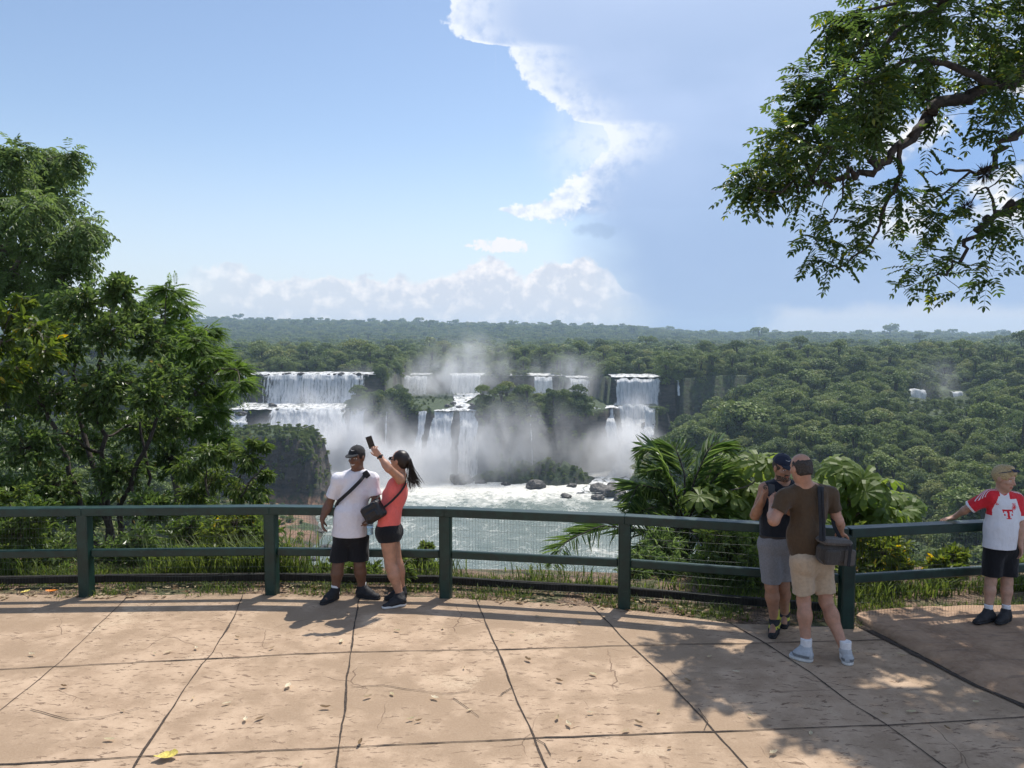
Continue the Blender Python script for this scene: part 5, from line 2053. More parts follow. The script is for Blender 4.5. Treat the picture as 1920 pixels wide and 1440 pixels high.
def skin(prims, h, minus=(), planes=(), wob=None):
    pad = .035
    lo = np.min([p.lo for p in prims], 0) - pad
    hi = np.max([p.hi for p in prims], 0) + pad
    n = np.ceil((hi - lo) / h).astype(int) + 1
    ax = [lo[i] + h * np.arange(n[i]) for i in range(3)]
    F = np.full(n, .08, np.float32)

    def region(p, ex):
        i0 = np.maximum(0, np.floor((p.lo - ex - lo) / h).astype(int))
        i1 = np.minimum(n, np.ceil((p.hi + ex - lo) / h).astype(int) + 1)
        sl = tuple(slice(i0[i], i1[i]) for i in range(3))
        g = np.stack(np.meshgrid(*[ax[i][sl[i]] for i in range(3)], indexing='ij'), -1)
        return sl, g
    for p in prims:
        sl, g = region(p, max(.03, p.k))
        d = p.f(g).astype(np.float32)
        c = F[sl]
        hh = np.maximum(p.k - np.abs(c - d), 0) / p.k
        F[sl] = np.minimum(c, d) - hh * hh * p.k * .25
    for p in minus:
        sl, g = region(p, .02)
        d = -p.f(g).astype(np.float32)
        c = F[sl]
        hh = np.maximum(p.k - np.abs(c - d), 0) / p.k
        F[sl] = np.maximum(c, d) + hh * hh * p.k * .25
    if planes or wob:
        g = np.stack(np.meshgrid(*ax, indexing='ij'), -1)
        m = np.abs(F) < .04
        if wob:
            F[m] += wob(g[m]).astype(np.float32)
        for q, nn in planes:
            F = np.maximum(F, ((g - np.asarray(q, float)) @ unit(nn)).astype(np.float32))
    # surface nets
    s = F < 0
    cs = [s[a:n[0] - 1 + a, b:n[1] - 1 + b, c:n[2] - 1 + c] for a in (0, 1) for b in (0, 1) for c in (0, 1)]
    cnt = sum(x.astype(np.int8) for x in cs)
    act = np.argwhere((cnt > 0) & (cnt < 8))
    pos = np.zeros((len(act), 3))
    num = np.zeros(len(act))
    cor = [np.array(c) for c in ((0, 0, 0), (0, 0, 1), (0, 1, 0), (0, 1, 1), (1, 0, 0), (1, 0, 1), (1, 1, 0), (1, 1, 1))]
    for i in range(8):
        for j in range(i + 1, 8):
            if np.abs(cor[i] - cor[j]).sum() != 1:
                continue
            A, B = act + cor[i], act + cor[j]
            fa, fb = F[A[:, 0], A[:, 1], A[:, 2]], F[B[:, 0], B[:, 1], B[:, 2]]
            m = (fa < 0) != (fb < 0)
            t = np.where(m, fa / np.where(m, fa - fb, 1), 0)
            P = cor[i] + t[:, None] * (cor[j] - cor[i])
            pos[m] += P[m]
            num[m] += 1
    V = lo + h * (act + pos / num[:, None])
    idx = np.full(n - 1, -1, np.int64)
    idx[act[:, 0], act[:, 1], act[:, 2]] = np.arange(len(act))
    faces = []
    for a in range(3):
        b, c = (a + 1) % 3, (a + 2) % 3
        s0 = np.take(s, np.arange(n[a] - 1), a)
        s1 = np.take(s, np.arange(1, n[a]), a)
        e = np.argwhere(s0 != s1)
        e = e[(e[:, b] > 0) & (e[:, c] > 0) & (e[:, b] < n[b] - 1) & (e[:, c] < n[c] - 1)]
        ins = s0[e[:, 0], e[:, 1], e[:, 2]]

        def cell(db, dc):
            q = e.copy()
            q[:, b] -= db
            q[:, c] -= dc
            return idx[q[:, 0], q[:, 1], q[:, 2]]
        f = np.stack([cell(1, 1), cell(0, 1), cell(0, 0), cell(1, 0)], -1)
        f[~ins] = f[~ins][:, ::-1]
        faces.append(f)
    f = np.concatenate(faces)
    return V, f[(f >= 0).all(1)]


def solid(name, prims, h, mats, parent, base, minus=(), planes=(), paint=None, wob=None):
    V, f = skin(prims, h, minus, planes, wob)
    mi = 0
    if paint is not None:
        mi = paint(V[f].mean(1))
    return MB().add(V - base, f, mi).build(name, mats, parent, smooth=True)


def folds(amp, fx=14, fz=7, seed=0.):
    return lambda p: amp * (fbm(p * (fx, fx, fz) + seed, 3) + .5 * fbm(p * (fx * .6, fx * .6, fx * 1.4) + seed + 9, 2))


def fr_yaw(yaw, pitch=0., roll=0.):
    """head/torso frame: columns right, forward, up; yaw 0 looks at the camera (-y), positive turns toward image right"""
    f = np.array((math.sin(yaw) * math.cos(pitch), -math.cos(yaw) * math.cos(pitch), math.sin(pitch)))
    r = unit(np.cross(f, (0, 0, 1.)))
    u = np.cross(r, f)
    c, s = math.cos(roll), math.sin(roll)
    r, u = r * c + u * s, u * c - r * s
    return np.stack([r, f, u], 1)


def head(c, M, s=1.0, nose=1.0):
    """skull, jaw, nose, ears, brow; returns solids and hollows"""
    def L(x, y, z):
        return c + M @ (np.array((x, y, z)) * s)
    P = [ell(L(0, -.012, .032), np.array((.076, .094, .088)) * s, M, .03), ell(L(0, .018, -.045), np.array((.060, .066, .072)) * s, M, .03),
         ell(L(0, .052, -.092), np.array((.028, .026, .022)) * s, M, .03), ell(L(0, .066, .022), np.array((.054, .018, .012)) * s, M, .02),
         cone(L(0, .082, .010), L(0, .104 * (1 if nose == 1 else .99), -.026), .0085 * s, .0135 * s * nose, .012), ell(L(.012, .090, -.032), np.array((.008, .009, .007)) * s, M, .01), ell(L(-.012, .090, -.032), np.array((.008, .009, .007)) * s, M, .01),
         ell(L(.037, .056, -.022), np.array((.026, .024, .020)) * s, M, .02), ell(L(-.037, .056, -.022), np.array((.026, .024, .020)) * s, M, .02),
         ell(L(0, .080, -.056), np.array((.024, .013, .0065)) * s, M, .008), ell(L(0, .078, -.068), np.array((.021, .013, .0065)) * s, M, .008),
         ell(L(.078, -.006, -.006), np.array((.010, .021, .032)) * s, M, .008), ell(L(-.078, -.006, -.006), np.array((.010, .021, .032)) * s, M, .008)]
    H = [ell(L(.033, .098, .004), np.array((.019, .018, .011)) * s, M, .012), ell(L(-.033, .098, .004), np.array((.019, .018, .011)) * s, M, .012)]
    H2 = [ell(L(.033, .073, .003), np.array((.0135, .0125, .0125)) * s, M, .004), ell(L(-.033, .073, .003), np.array((.0135, .0125, .0125)) * s, M, .004)]
    return P, H, H2


def face_paint(c, M, s=1.0, beard=0):
    """0 skin, 1 lips, 2 brow/beard, 3 eye white, 4 iris, 5 teeth"""
    def f(p):
        q = (p - c) @ M / s
        m = np.zeros(len(p), int)
        x, y, z = np.abs(q[:, 0]), q[:, 1], q[:, 2]
        fr = y > .05
        m[fr & (x < .026) & (z < -.050) & (z > -.075)] = 1
        if beard:
            m[(y > .0) & (z < -.040) & (z > -.12) & ~((x < .022) & (z > -.074) & (z < -.052)) & ((z < -.062) | (x < .030)) & (fbm(p * 260, 2) > -.2)] = 2
        m[fr & (np.abs(x - .034) < .019) & (np.abs(z - .026 - .004 * np.sin(x * 90)) < .0045)] = 2
        e = fr & (((x - .033) / .0135) ** 2 + ((z - .003) / .0060) ** 2 < 1)
        m[e] = 3
        m[e & ((x - .033) ** 2 + (z - .003) ** 2 < .0058 ** 2)] = 4
        return m
    return f


def rot_about(v, ax, a):
    ax = unit(ax)
    return v * math.cos(a) + np.cross(ax, v) * math.sin(a) + ax * (ax @ v) * (1 - math.cos(a))


def hand(w, d, n, thumb, curl=.35, s=1.0, spread=.10, tcurl=.3, curls=None):
    """w wrist, d along the fingers, n out of the palm, thumb=+1/-1 picks its side"""
    d = unit(d)
    n = unit(np.asarray(n, float) - d * (d @ np.asarray(n, float)))
    a = np.cross(d, n) * thumb                    # toward the thumb
    M = np.stack([a, n, d], 1)
    P = [ell(w + d * .048 * s, np.array((.039, .0145, .052)) * s, M, .015), cone(w - d * .01, w + d * .02 * s, .026 * s, .027 * s, .02, (n, .72))]
    ln = (.068, .078, .073, .056)
    for i in range(4):
        off = (.030 - .0205 * i) * s
        k = w + a * off + d * (.088 - .004 * abs(i - 1.2)) * s
        dd = rot_about(d, n, spread * (1.2 - .8 * i) * thumb * -1)
        c_ = (curls[i] if curls else curl) * (1 + .10 * i)
        p = k
        r = (.0085, .0088, .0085, .0074)[i] * s
        P.append(cone(w + a * off * .6 + d * .05 * s, k, r * 1.15, r, .008))
        for j, fr in enumerate((.42, .32, .26)):
            dd = unit(dd * math.cos(c_) + n * math.sin(c_)) if j == 0 else rot_about(dd, np.cross(dd, n), c_)
            q = p + dd * ln[i] * s * fr
            P.append(cone(p, q, r * (1 - .08 * j), r * (.92 - .10 * j), .005))
            p = q
    p = w + a * .024 * s + d * .022 * s
    dd = unit(a * .75 + d * .75 + n * .25)
    for j, (l_, r) in enumerate(((.042, .0125), (.032, .0100), (.026, .0086))):
        q = p + dd * l_ * s
        P.append(cone(p, q, r * s, r * .88 * s, .008))
        p = q
        dd = unit(dd + (n * .5 - a * .45) * tcurl + d * .15)
    return P


def limbs(a, b, c, r):
    """two-bone limb with a swelling below the first joint"""
    a, b, c = [np.asarray(q, float) for q in (a, b, c)]
    return [cone(a, b, r[0], r[1], .03), cone(b, b + (c - b) * .30, r[1], r[2], .03), cone(b + (c - b) * .30, c, r[2], r[3], .03)]


def shoe(an, heel, toe, mat_up, mat_sole, parent, base, s=1.0, extra=None, name='shoe', sole_h=.022):
    """trainer from heel to toe on the ground, with its sole as a sub-part"""
    heel, toe = np.asarray(heel, float), np.asarray(toe, float)
    d = unit(toe - heel)
    L = np.linalg.norm(toe - heel)
    sd_ = np.array((-d[1], d[0], 0))
    z = np.array((0, 0, 1.))
    P = [cone(heel + d * .045 * s + z * .055 * s, an + z * .005, .044 * s, .046 * s, .03), cone(heel + d * .045 * s + z * .045, heel + d * L * .55 + z * .045 * s, .042 * s, .043 * s, .03),
         cone(heel + d * L * .5 + z * .045 * s, toe - d * .045 * s + z * .030 * s, .047 * s, .034 * s, .03, (z, .80)), cone(an + z * .02, heel + d * L * .6 + z * .055 * s, .040 * s, .030 * s, .03)]
    o = solid(name, P, .0055, mat_up, parent, base, planes=[((0, 0, heel[2] + .016), (0, 0, -1)), (an + z * .055 - d * .02, z + d * .25)], paint=extra, wob=folds(.002, 40, 40))
    Q = [cone(heel + d * .045 * s + z * .02, heel + d * L * .5 + z * .02, .047 * s, .045 * s, .02), cone(heel + d * L * .5 + z * .02, toe - d * .045 * s + z * .02, .049 * s, .040 * s, .02)]
    so_ = solid('sole', Q, .0055, mat_sole, o, base, planes=[((0, 0, heel[2] + .002), (0, 0, -1)), ((0, 0, heel[2] + sole_h), (0, 0, 1))])
    return o


def cloth(name, rgb, rough=.85, var=.07, sc=38, bump=.35):
    t = material(name)
    o_ = t.pos()
    n_ = t.noise(o_, sc, 4, .6)
    fold_ = t.noise(t.scale(o_, (9, 9, 4)), 1.0, 4, .55)
    wv = t.noise(o_, 420, 2, .5)
    t.set(Base_Color=t.mix(n_.step(.3, .7), tuple(c * (1 - var) for c in rgb), tuple(min(1, c * (1 + var)) for c in rgb)), Roughness=rough)
    t.p.inputs['Specular IOR Level'].default_value = .2
    t.p.inputs['Sheen Weight'].default_value = .15
    t.set(Normal=t.bump(fold_ + wv * .05, min(1, bump * 2.4), .030))
    return t.mat


def skin_mat(name, rgb):
    t = material(name)
    n_ = t.noise(t.pos(), 24, 4, .6)
    f_ = t.noise(t.pos(), 300, 2, .5)
    t.set(Base_Color=t.mix(n_.step(.3, .7), tuple(c * .88 for c in rgb), tuple(min(1, c * 1.1) for c in (rgb[0] * 1.03, rgb[1], rgb[2]))), Roughness=.48)
    t.p.inputs['Specular IOR Level'].default_value = .4
    t.p.inputs['Subsurface Weight'].default_value = .12
    t.p.inputs['Subsurface Radius'].default_value = (.012, .005, .003)
    t.set(Normal=t.bump(f_ + n_, .12, .002))
    return t.mat


def skin_set(tag_, rgb, lip=None, brow=(.03, .02, .015)):
    lip = lip or tuple(c * k for c, k in zip(rgb, (.85, .62, .62)))
    return [skin_mat(tag_ + '_skin', rgb), plain('lips', lip, .45, .08), plain('brow_hair', brow, .7, .2), plain('eye_white', (.75, .73, .70), .3, .03), plain('iris', (.03, .02, .015), .2, .05),
            plain('teeth', (.8, .78, .72), .3, .03)]


M_BLACKC = cloth('black_cloth', (.012, .012, .014), .9)
M_BLACKS = plain('black_shoe_mesh', (.016, .016, .018), .7, .3, 60, .4, bdist=.003)
M_SOLED = plain('black_sole', (.02, .02, .022), .7, .2)
M_SOLEW = plain('white_sole', (.62, .62, .60), .6, .12)
M_WHITES = plain('white_leather', (.40, .42, .44), .55, .1, 40)
M_SOCKW = cloth('white_sock', (.72, .72, .73))
M_STRAP = plain('black_webbing', (.014, .014, .016), .75, .3, 90, .4)
M_HAIRD = plain('dark_hair', (.016, .011, .009), .42, .4, 160, .5, bdist=.003)
M_SCREEN = plain('phone_glass', (.012, .013, .016), .08, .1)
M_PHONE = plain('phone_case', (.02, .02, .022), .4, .1)

c2 = (560, 800, 3.4286)
c3 = (1380, 820, 3.1321)
c4 = (1740, 840, 4.0)


def J(c, x, y, D):
    return at(c[0] + x / c[2], c[1] + y / c[2], D)


def G(c, x, y, z=0.0):
    return gp(c[0] + x / c[2], c[1] + y / c[2], z)


def ribbon(name, pts, w_, thick, mat, parent, base, nrm):
    """flat strap through pts; nrm = which way its face looks (single vector or one per point)"""
    P = np.asarray(pts, float)
    k = np.linspace(0, len(P) - 1, 6 * len(P))
    Q = np.stack([np.interp(k, np.arange(len(P)), P[:, c]) for c in range(3)], -1)
    for _ in range(4):
        Q[1:-1] = (Q[:-2] + 2 * Q[1:-1] + Q[2:]) / 4
    T = unit(np.gradient(Q, axis=0))
    N = np.broadcast_to(np.asarray(nrm, float), (len(P), 3))
    N = np.stack([np.interp(k, np.arange(len(P)), N[:, c]) for c in range(3)], -1)
    S_ = unit(np.cross(T, N))
    N = np.cross(S_, T)
    V = np.stack([Q + S_ * w_ / 2 + N * thick / 2, Q - S_ * w_ / 2 + N * thick / 2, Q - S_ * w_ / 2 - N * thick / 2, Q + S_ * w_ / 2 - N * thick / 2], 1).reshape(-1, 3)
    n = len(Q)
    i = np.arange(n - 1)[:, None] * 4
    f = np.concatenate([np.concatenate([i + j, i + (j + 1) % 4, i + 4 + (j + 1) % 4, i + 4 + j], 1) for j in range(4)])
    mb = MB().add(V - base, f[:, ::-1])
    mb.add(V[:4] - base, [[0, 1, 2, 3]])
    mb.add(V[-4:] - base, [[3, 2, 1, 0]])
    return mb.build(name, mat, parent)


def phone(c, d, n, label, w_=.072, h_=.148):
    """slab with camera bump; d up along it, n out of its screen"""
    d = unit(d)
    n = unit(n - d * (np.asarray(n) @ d))
    M = np.stack([np.cross(d, n), n, d], 1)
    e = empty('phone', c)
    tag(e, label, 'phone')
    mb = MB()
    box(mb, (0, 0, 0), (w_, .0085, h_), 0, 0, .003, M)
    mb.build('case', M_PHONE, e)
    mb = MB()
    box(mb, M @ np.array((0, .0046, 0)), (w_ - .006, .0012, h_ - .006), 0, 0, .0004, M)
    mb.build('screen', M_SCREEN, e)
    return e


def cap_(c, M, s, mat, brim_mat, parent, base, emb=None, brim=.075, tilt=0.0):
    def L(x, y, z):
        return c + M @ (np.array((x, y, z)) * s)
    P = [ell(L(0, -.012, .036), np.array((.084, .104, .096)) * s, M, .02)]
    o = solid('cap', P, .005, mat, parent, base, planes=[(L(0, .06, .040), M @ np.array((0, -.16, -1.)))], wob=folds(.0015, 40, 40))
    Q = [ell(L(0, .086, .040), np.array((.068, brim, .0085)) * s, M @ np.array([[1, 0, 0], [0, math.cos(.22), -math.sin(-.22)], [0, math.sin(-.22), math.cos(.22)]]), .01)]
    solid('brim', Q, .0045, brim_mat, o, base, minus=[ell(L(0, -.02, .02), np.array((.074, .096, .09)) * s, M, .005)])
    mb = MB()
    tube(mb, [L(0, -.012, .130) - base, L(0, -.012, .136) - base], [.009 * s, .006 * s], 8)
    mb.build('button', mat, o)
    if emb:
        mb = MB()
        a = np.linspace(-.9, .9, 10)
        pts = []
        for t_ in a:
            x, z = .026 * t_, .086 + .008 * t_ * t_ + .004 * t_
            y = math.sqrt(max(0, 1 - (x / .084) ** 2 - ((z - .036) / .096) ** 2)) * .104 - .012
            pts.append(L(x, y + .001, z) - base)
        tube(mb, pts, [.001 + .0022 * (1 - abs(t_)) for t_ in a], 5)
        mb.build('emblem', emb, o)
    return o


# ================================================================== man in the white T-shirt
D1 = 8.2
base = G(c2, 320, 1110)
p1 = tag(empty('person', base), 'smiling man in a white T-shirt, black shorts and black cap standing by the railing', 'person')
SK1 = skin_set('brown', (.155, .078, .048))
hc, HM = J(c2, 373, 200, D1 - .03), fr_yaw(-.38, -.02, -.03)
nk = J(c2, 380, 300, D1 + .01)
Ls, Rs = J(c2, 262, 343, D1 - .02), J(c2, 470, 338, D1 + .02)
Le, Lw = J(c2, 192, 505, D1 + .02), J(c2, 152, 590, D1 - .05)
Re, Rw = J(c2, 498, 470, D1 - .02), J(c2, 462, 575, D1 - .16)
chest, belly, pel = J(c2, 362, 410, D1 + .01), J(c2, 340, 560, D1), J(c2, 335, 690, D1 + .01)
Lh, Rh = J(c2, 285, 715, D1), J(c2, 388, 715, D1 + .02)
La, Ra = G(c2, 238, 1108) + (0, 0, .095), G(c2, 408, 1092) + (0, 0, .095)
Lk, Rk = J(c2, 252, 895, D1 - .06), J(c2, 392, 890, D1 - .03)
P, H, H2 = head(hc, HM, 1.0)
arm_l = limbs(Ls, Le, Lw, (.055, .042, .044, .029))
arm_r = limbs(Rs, Re, Rw, (.055, .042, .044, .029))
leg_l = limbs(Lh, Lk, La, (.088, .058, .062, .038))
leg_r = limbs(Rh, Rk, Ra, (.088, .058, .062, .038))
TM = fr_yaw(-.12)
torso = [ell(chest, (.165, .115, .20), TM, .05), ell(belly, (.155, .120, .17), TM, .06), ell(pel, (.165, .125, .13), TM, .06), cone(Ls, nk, .062, .06, .05), cone(Rs, nk, .062, .06, .05)]
neckp = [cone(nk - (0, 0, .03), hc - (0, 0, .05) - HM[:, 1] * .02, .062, .056, .03)]
hl = hand(Lw, (.02, -.05, -1), (1, .1, 0), 1 if False else -1, .32, 1.0)
hr = hand(Rw, (-.25, -.25, -.9), (-.7, -.3, .2), 1, .75, 1.0, .03, .6)
B = torso + neckp + P + arm_l + arm_r + leg_l + leg_r + hl + hr
B += [cone(La, G(c2, 175, 1138) + (0, 0, .04), .036, .03), cone(Ra, G(c2, 480, 1104) + (0, 0, .04), .036, .03)]
fp = face_paint(hc, HM)


def fp1(p):
    m = fp(p)
    q = (p - hc) @ HM
    m[(q[:, 1] > .05) & (np.abs(q[:, 0]) < .021) & (np.abs(q[:, 2] + .0625 - 5 * q[:, 0] ** 2) < .0045)] = 5
    return m


solid('body', B, .0055, SK1, p1, base, minus=H, paint=fp1)
M_TEE = cloth('white_tee', (.74, .72, .76), .85, .03)
hemz = J(c2, 330, 695, D1)[2]
S_ = [grow(ell(chest, (.165, .120, .21), TM, .05), .006), grow(ell(belly, (.160, .126, .20), TM, .06), .008), cone(belly - (0, 0, .02), J(c2, 332, 700, D1), .182, .196, .06, (TM[:, 1], .78)),
      cone(Ls, nk - (0, 0, .01), .080, .070, .05), cone(Rs, nk - (0, 0, .01), .080, .070, .05)]
cl, cr_ = Ls + (Le - Ls) * .68, Rs + (Re - Rs) * .80
S_ += [cut(cone(Ls, Ls + (Le - Ls) * .9, .073, .070, .04), [(cl, Le - Ls)]), cut(cone(Rs, Rs + (Re - Rs) * 1.0, .073, .070, .04), [(cr_, Re - Rs)])]
solid('shirt', S_, .006, M_TEE, p1, base, minus=[cone(nk + (0, 0, .0) - HM[:, 1] * .01, nk + (0, -.015, .12), .064, .082, .01)], planes=[((0, 0, hemz), (0, 0, -1))], wob=folds(.015, 12, 5, 1.))
zz1 = J(c2, 260, 862, D1 - .05)[2]
S_ = [grow(ell(pel, (.17, .128, .12), TM, .05), .008), cone(Lh, Lk, .108, .100, .05), cone(Rh, Rk, .108, .100, .05), cone(belly - (0, 0, .1), pel, .15, .16, .05, (TM[:, 1], .75))]
solid('shorts', S_, .006, M_BLACKC, p1, base, planes=[((0, 0, zz1), (0, 0, -1)), ((0, 0, hemz + .015), (0, 0, 1))], wob=folds(.008, 12, 5, 2.))
for an, hl_, to in ((La, G(c2, 252, 1100), G(c2, 140, 1152)), (Ra, G(c2, 372, 1090), G(c2, 528, 1112))):
    shoe(an, hl_, to, M_BLACKS, M_SOLED, p1, base)
    solid('sock', [cone(an - (0, 0, .03), an + (0, 0, .075), .045, .045, .02)], .005, M_SOCKW, p1, base, planes=[(an + (0, 0, .062), (0, 0, 1))])
solid('hair', [ell(hc + HM @ np.array((0, -.016, .026)), (.080, .096, .088), HM, .02)], .005, M_HAIRD, p1, base, planes=[(hc + HM @ np.array((0, .03, -.02)), HM @ np.array((0, .9, -.45)))], wob=folds(.002, 90, 90))
cap_(hc, HM, 1.03, cloth('black_cap_cloth', (.015, .015, .017), .8), M_BLACKC, p1, base, plain('pale_thread', (.55, .55, .55), .6))
# the cross-body bag strap on his chest, bag behind the hip
e = tag(empty('sling_bag', base), 'black sling bag strapped across the chest of the man in white', 'bag')
n1 = np.array((-.1, -1., .15))
ribbon('strap', [J(c2, 452, 290, D1 + .06), J(c2, 432, 300, D1 - .07), J(c2, 400, 345, D1 - .145), J(c2, 340, 405, D1 - .165), J(c2, 285, 455, D1 - .155), J(c2, 250, 485, D1 - .10), J(c2, 238, 520, D1)],
       .036, .004, M_STRAP, e, base, n1)
mb = MB()
box(mb, J(c2, 436, 306, D1 - .085) - base, (.062, .022, .075), 0, 0, .008, fr_yaw(-.1, 0, -.65))
mb.build('buckle_pouch', M_STRAP, e)
solid('pouch', [ell(J(c2, 262, 560, D1 + .17), (.07, .05, .10), None, .02)], .008, M_STRAP, e, base, wob=folds(.004, 20, 20))

# ================================================================== woman in coral
D2 = 8.05
base = G(c2, 640, 1150)
p2 = tag(empty('person', base), 'woman in a coral tank top and black shorts holding up a phone for a selfie', 'person')
SK2 = skin_set('tan', (.42, .225, .145))
hc, HM = J(c2, 648, 218, D2 + .05), fr_yaw(-1.95, .18, .0)
nk = J(c2, 655, 318, D2 + .06)
Ls, Rs = J(c2, 655, 335, D2 - .07), J(c2, 618, 352, D2 + .20)
Le, Lw = J(c2, 578, 268, D2 - .20), J(c2, 519, 188, D2 - .16)
Re, Rw = J(c2, 560, 470, D2 + .24), J(c2, 505, 560, D2 + .10)
TM = fr_yaw(-1.95)
chest, belly, pel = J(c2, 630, 420, D2 + .05), J(c2, 588, 540, D2 + .03), J(c2, 578, 668, D2 + .03)
Lh, Rh = J(c2, 572, 690, D2 - .05), J(c2, 588, 690, D2 + .11)
La, Ra = G(c2, 655, 1140) + (0, 0, .085), G(c2, 664, 1098) + (0, 0, .085)
Lk, Rk = J(c2, 592, 895, D2 - .06), J(c2, 632, 880, D2 + .10)
P, H, H2 = head(hc, HM, .95, .9)
torso = [ell(chest, (.140, .098, .17), TM, .05), ell(belly, (.128, .092, .15), TM, .06), ell(pel, (.158, .122, .12), TM, .05), cone(Ls, nk, .048, .048, .04), cone(Rs, nk, .048, .048, .04),
         ell(chest + TM[:, 1] * .075 + TM[:, 0] * .055 - (0, 0, .02), (.055, .05, .055), None, .04), ell(chest + TM[:, 1] * .075 - TM[:, 0] * .055 - (0, 0, .02), (.055, .05, .055), None, .04),
         ell(pel - TM[:, 1] * .05 - (0, 0, .03), (.13, .085, .085), TM, .05)]
hd = unit(J(c2, 470, 128, D2 - .15) - Lw)
hl = hand(Lw, hd, (.1, .9, .35), 1, .55, .92, .05, .35, [.35, .5, .6, .7])
hr = hand(Rw, (-.6, .1, -.7), (-.3, -.9, 0), 1, .5, .92)
B = torso + [cone(nk - (0, 0, .03), hc - (0, 0, .05) - HM[:, 1] * .02, .050, .046, .03)] + P + limbs(Ls, Le, Lw, (.047, .037, .037, .024)) + limbs(Rs, Re, Rw, (.044, .036, .036, .024)) \
    + limbs(Lh, Lk, La, (.094, .058, .060, .034)) + limbs(Rh, Rk, Ra, (.094, .058, .060, .034)) + hl + hr + [cone(La, G(c2, 580, 1160) + (0, 0, .035), .034, .028), cone(Ra, G(c2, 590, 1104) + (0, 0, .035), .034, .028),
    ell(Lk + (La - Lk) * .28 - TM[:, 1] * .022, (.044, .05, .10), TM, .03), ell(Rk + (Ra - Rk) * .28 - TM[:, 1] * .022, (.044, .05, .10), TM, .03)]
solid('body', B, .0055, SK2, p2, base, minus=H, paint=face_paint(hc, HM, .95))
M_CORAL = cloth('coral_knit', (.80, .155, .130), .8, .05)
hemz = J(c2, 580, 640, D2)[2]
S_ = [grow(ell(chest, (.140, .100, .17), TM, .05), .008), grow(ell(belly, (.130, .096, .16), TM, .06), .010), cone(belly, pel, .122, .165, .06, (TM[:, 1], .74)),
      grow(torso[5], .006), grow(torso[6], .006), cut(cone(Ls - (0, 0, .005) + TM[:, 0] * -.0, nk, .050, .050, .03), [(Ls * .60 + nk * .40, Ls - nk)]), cut(cone(Rs, nk, .050, .050, .03), [(Rs * .60 + nk * .40, Rs - nk)])]
solid('tank_top', S_, .0055, M_CORAL, p2, base, minus=[ell(Ls + (-.005, -.03, -.025), (.075, .06, .085), TM, .02), ell(Rs + (0, .03, -.025), (.075, .06, .085), TM, .02), cone(nk + TM[:, 1] * .06, nk + TM[:, 1] * .06 + (0, 0, .12), .07, .09, .02)],
      planes=[((0, 0, hemz), (0, 0, -1))], wob=folds(.005, 14, 7, 3.))
z_ = J(c2, 560, 738, D2)[2]
S_ = [grow(ell(pel, (.160, .124, .12), TM, .05), .009), grow(torso[7], .009), cut(cone(Lh, Lk, .106, .085, .04), [(Lh + (Lk - Lh) * .22, Lk - Lh)]), cut(cone(Rh, Rk, .106, .085, .04), [(Rh + (Rk - Rh) * .22, Rk - Rh)])]
solid('shorts', S_, .0055, M_BLACKC, p2, base, planes=[((0, 0, hemz + .05), (0, 0, 1))], wob=folds(.004, 14, 8, 4.))
for an, hl_, to in ((La, G(c2, 690, 1146), G(c2, 532, 1174)), (Ra, G(c2, 695, 1098), G(c2, 545, 1118))):
    shoe(an, hl_, to, M_BLACKS, M_SOLEW if an is La else M_SOLED, p2, base, .92, sole_h=.028)
hcL = lambda x, y, z: hc + HM @ (np.array((x, y, z)) * .95)
hairs = [ell(hcL(0, -.020, .034), np.array((.083, .094, .088)) * .96, HM, .03), ell(hcL(0, -.06, -.02), np.array((.062, .05, .06)), HM, .03), ell(hcL(0, -.112, .03), (.030, .034, .030), HM, .02)]
ho = solid('hair', hairs, .005, M_HAIRD, p2, base, minus=[ell(hcL(0, .085, -.035), np.array((.062, .07, .085)), HM, .01)], wob=lambda p: .0025 * fbm(p * (60, 60, 220), 2))
mb = MB()
rg = np.random.default_rng(44)
root_ = hcL(0, -.125, .03)
tips = [J(c2, 765, 380, D2 + .08), J(c2, 735, 392, D2 + .05), J(c2, 712, 398, D2 + .02), J(c2, 752, 355, D2 + .12), J(c2, 775, 372, D2 + .1)]
mid0 = J(c2, 712, 275, D2 + .02)
for k in range(150):
    tp_ = tips[k % 5] + rg.normal(size=3) * .022
    md = mid0 + rg.normal(size=3) * .022
    r0 = root_ + rg.normal(size=3) * .010
    s_ = np.linspace(0, 1, 9)[:, None]
    Q = (1 - s_) ** 2 * r0 + 2 * s_ * (1 - s_) * md + s_ ** 2 * tp_
    Q[1:] += np.cumsum(rg.normal(size=(8, 3)) * .0022, 0)
    tube(mb, Q - base, np.linspace(.0048, .0010, 9), 4)
mb.build('ponytail', M_HAIRD, ho, smooth=True)
mb = MB()
tube(mb, [root_ + HM @ np.array((.02 * math.cos(a), 0, .02 * math.sin(a))) - base for a in np.linspace(0, 6.3, 14)], .005, 6)
mb.build('hair_tie', M_STRAP, ho)
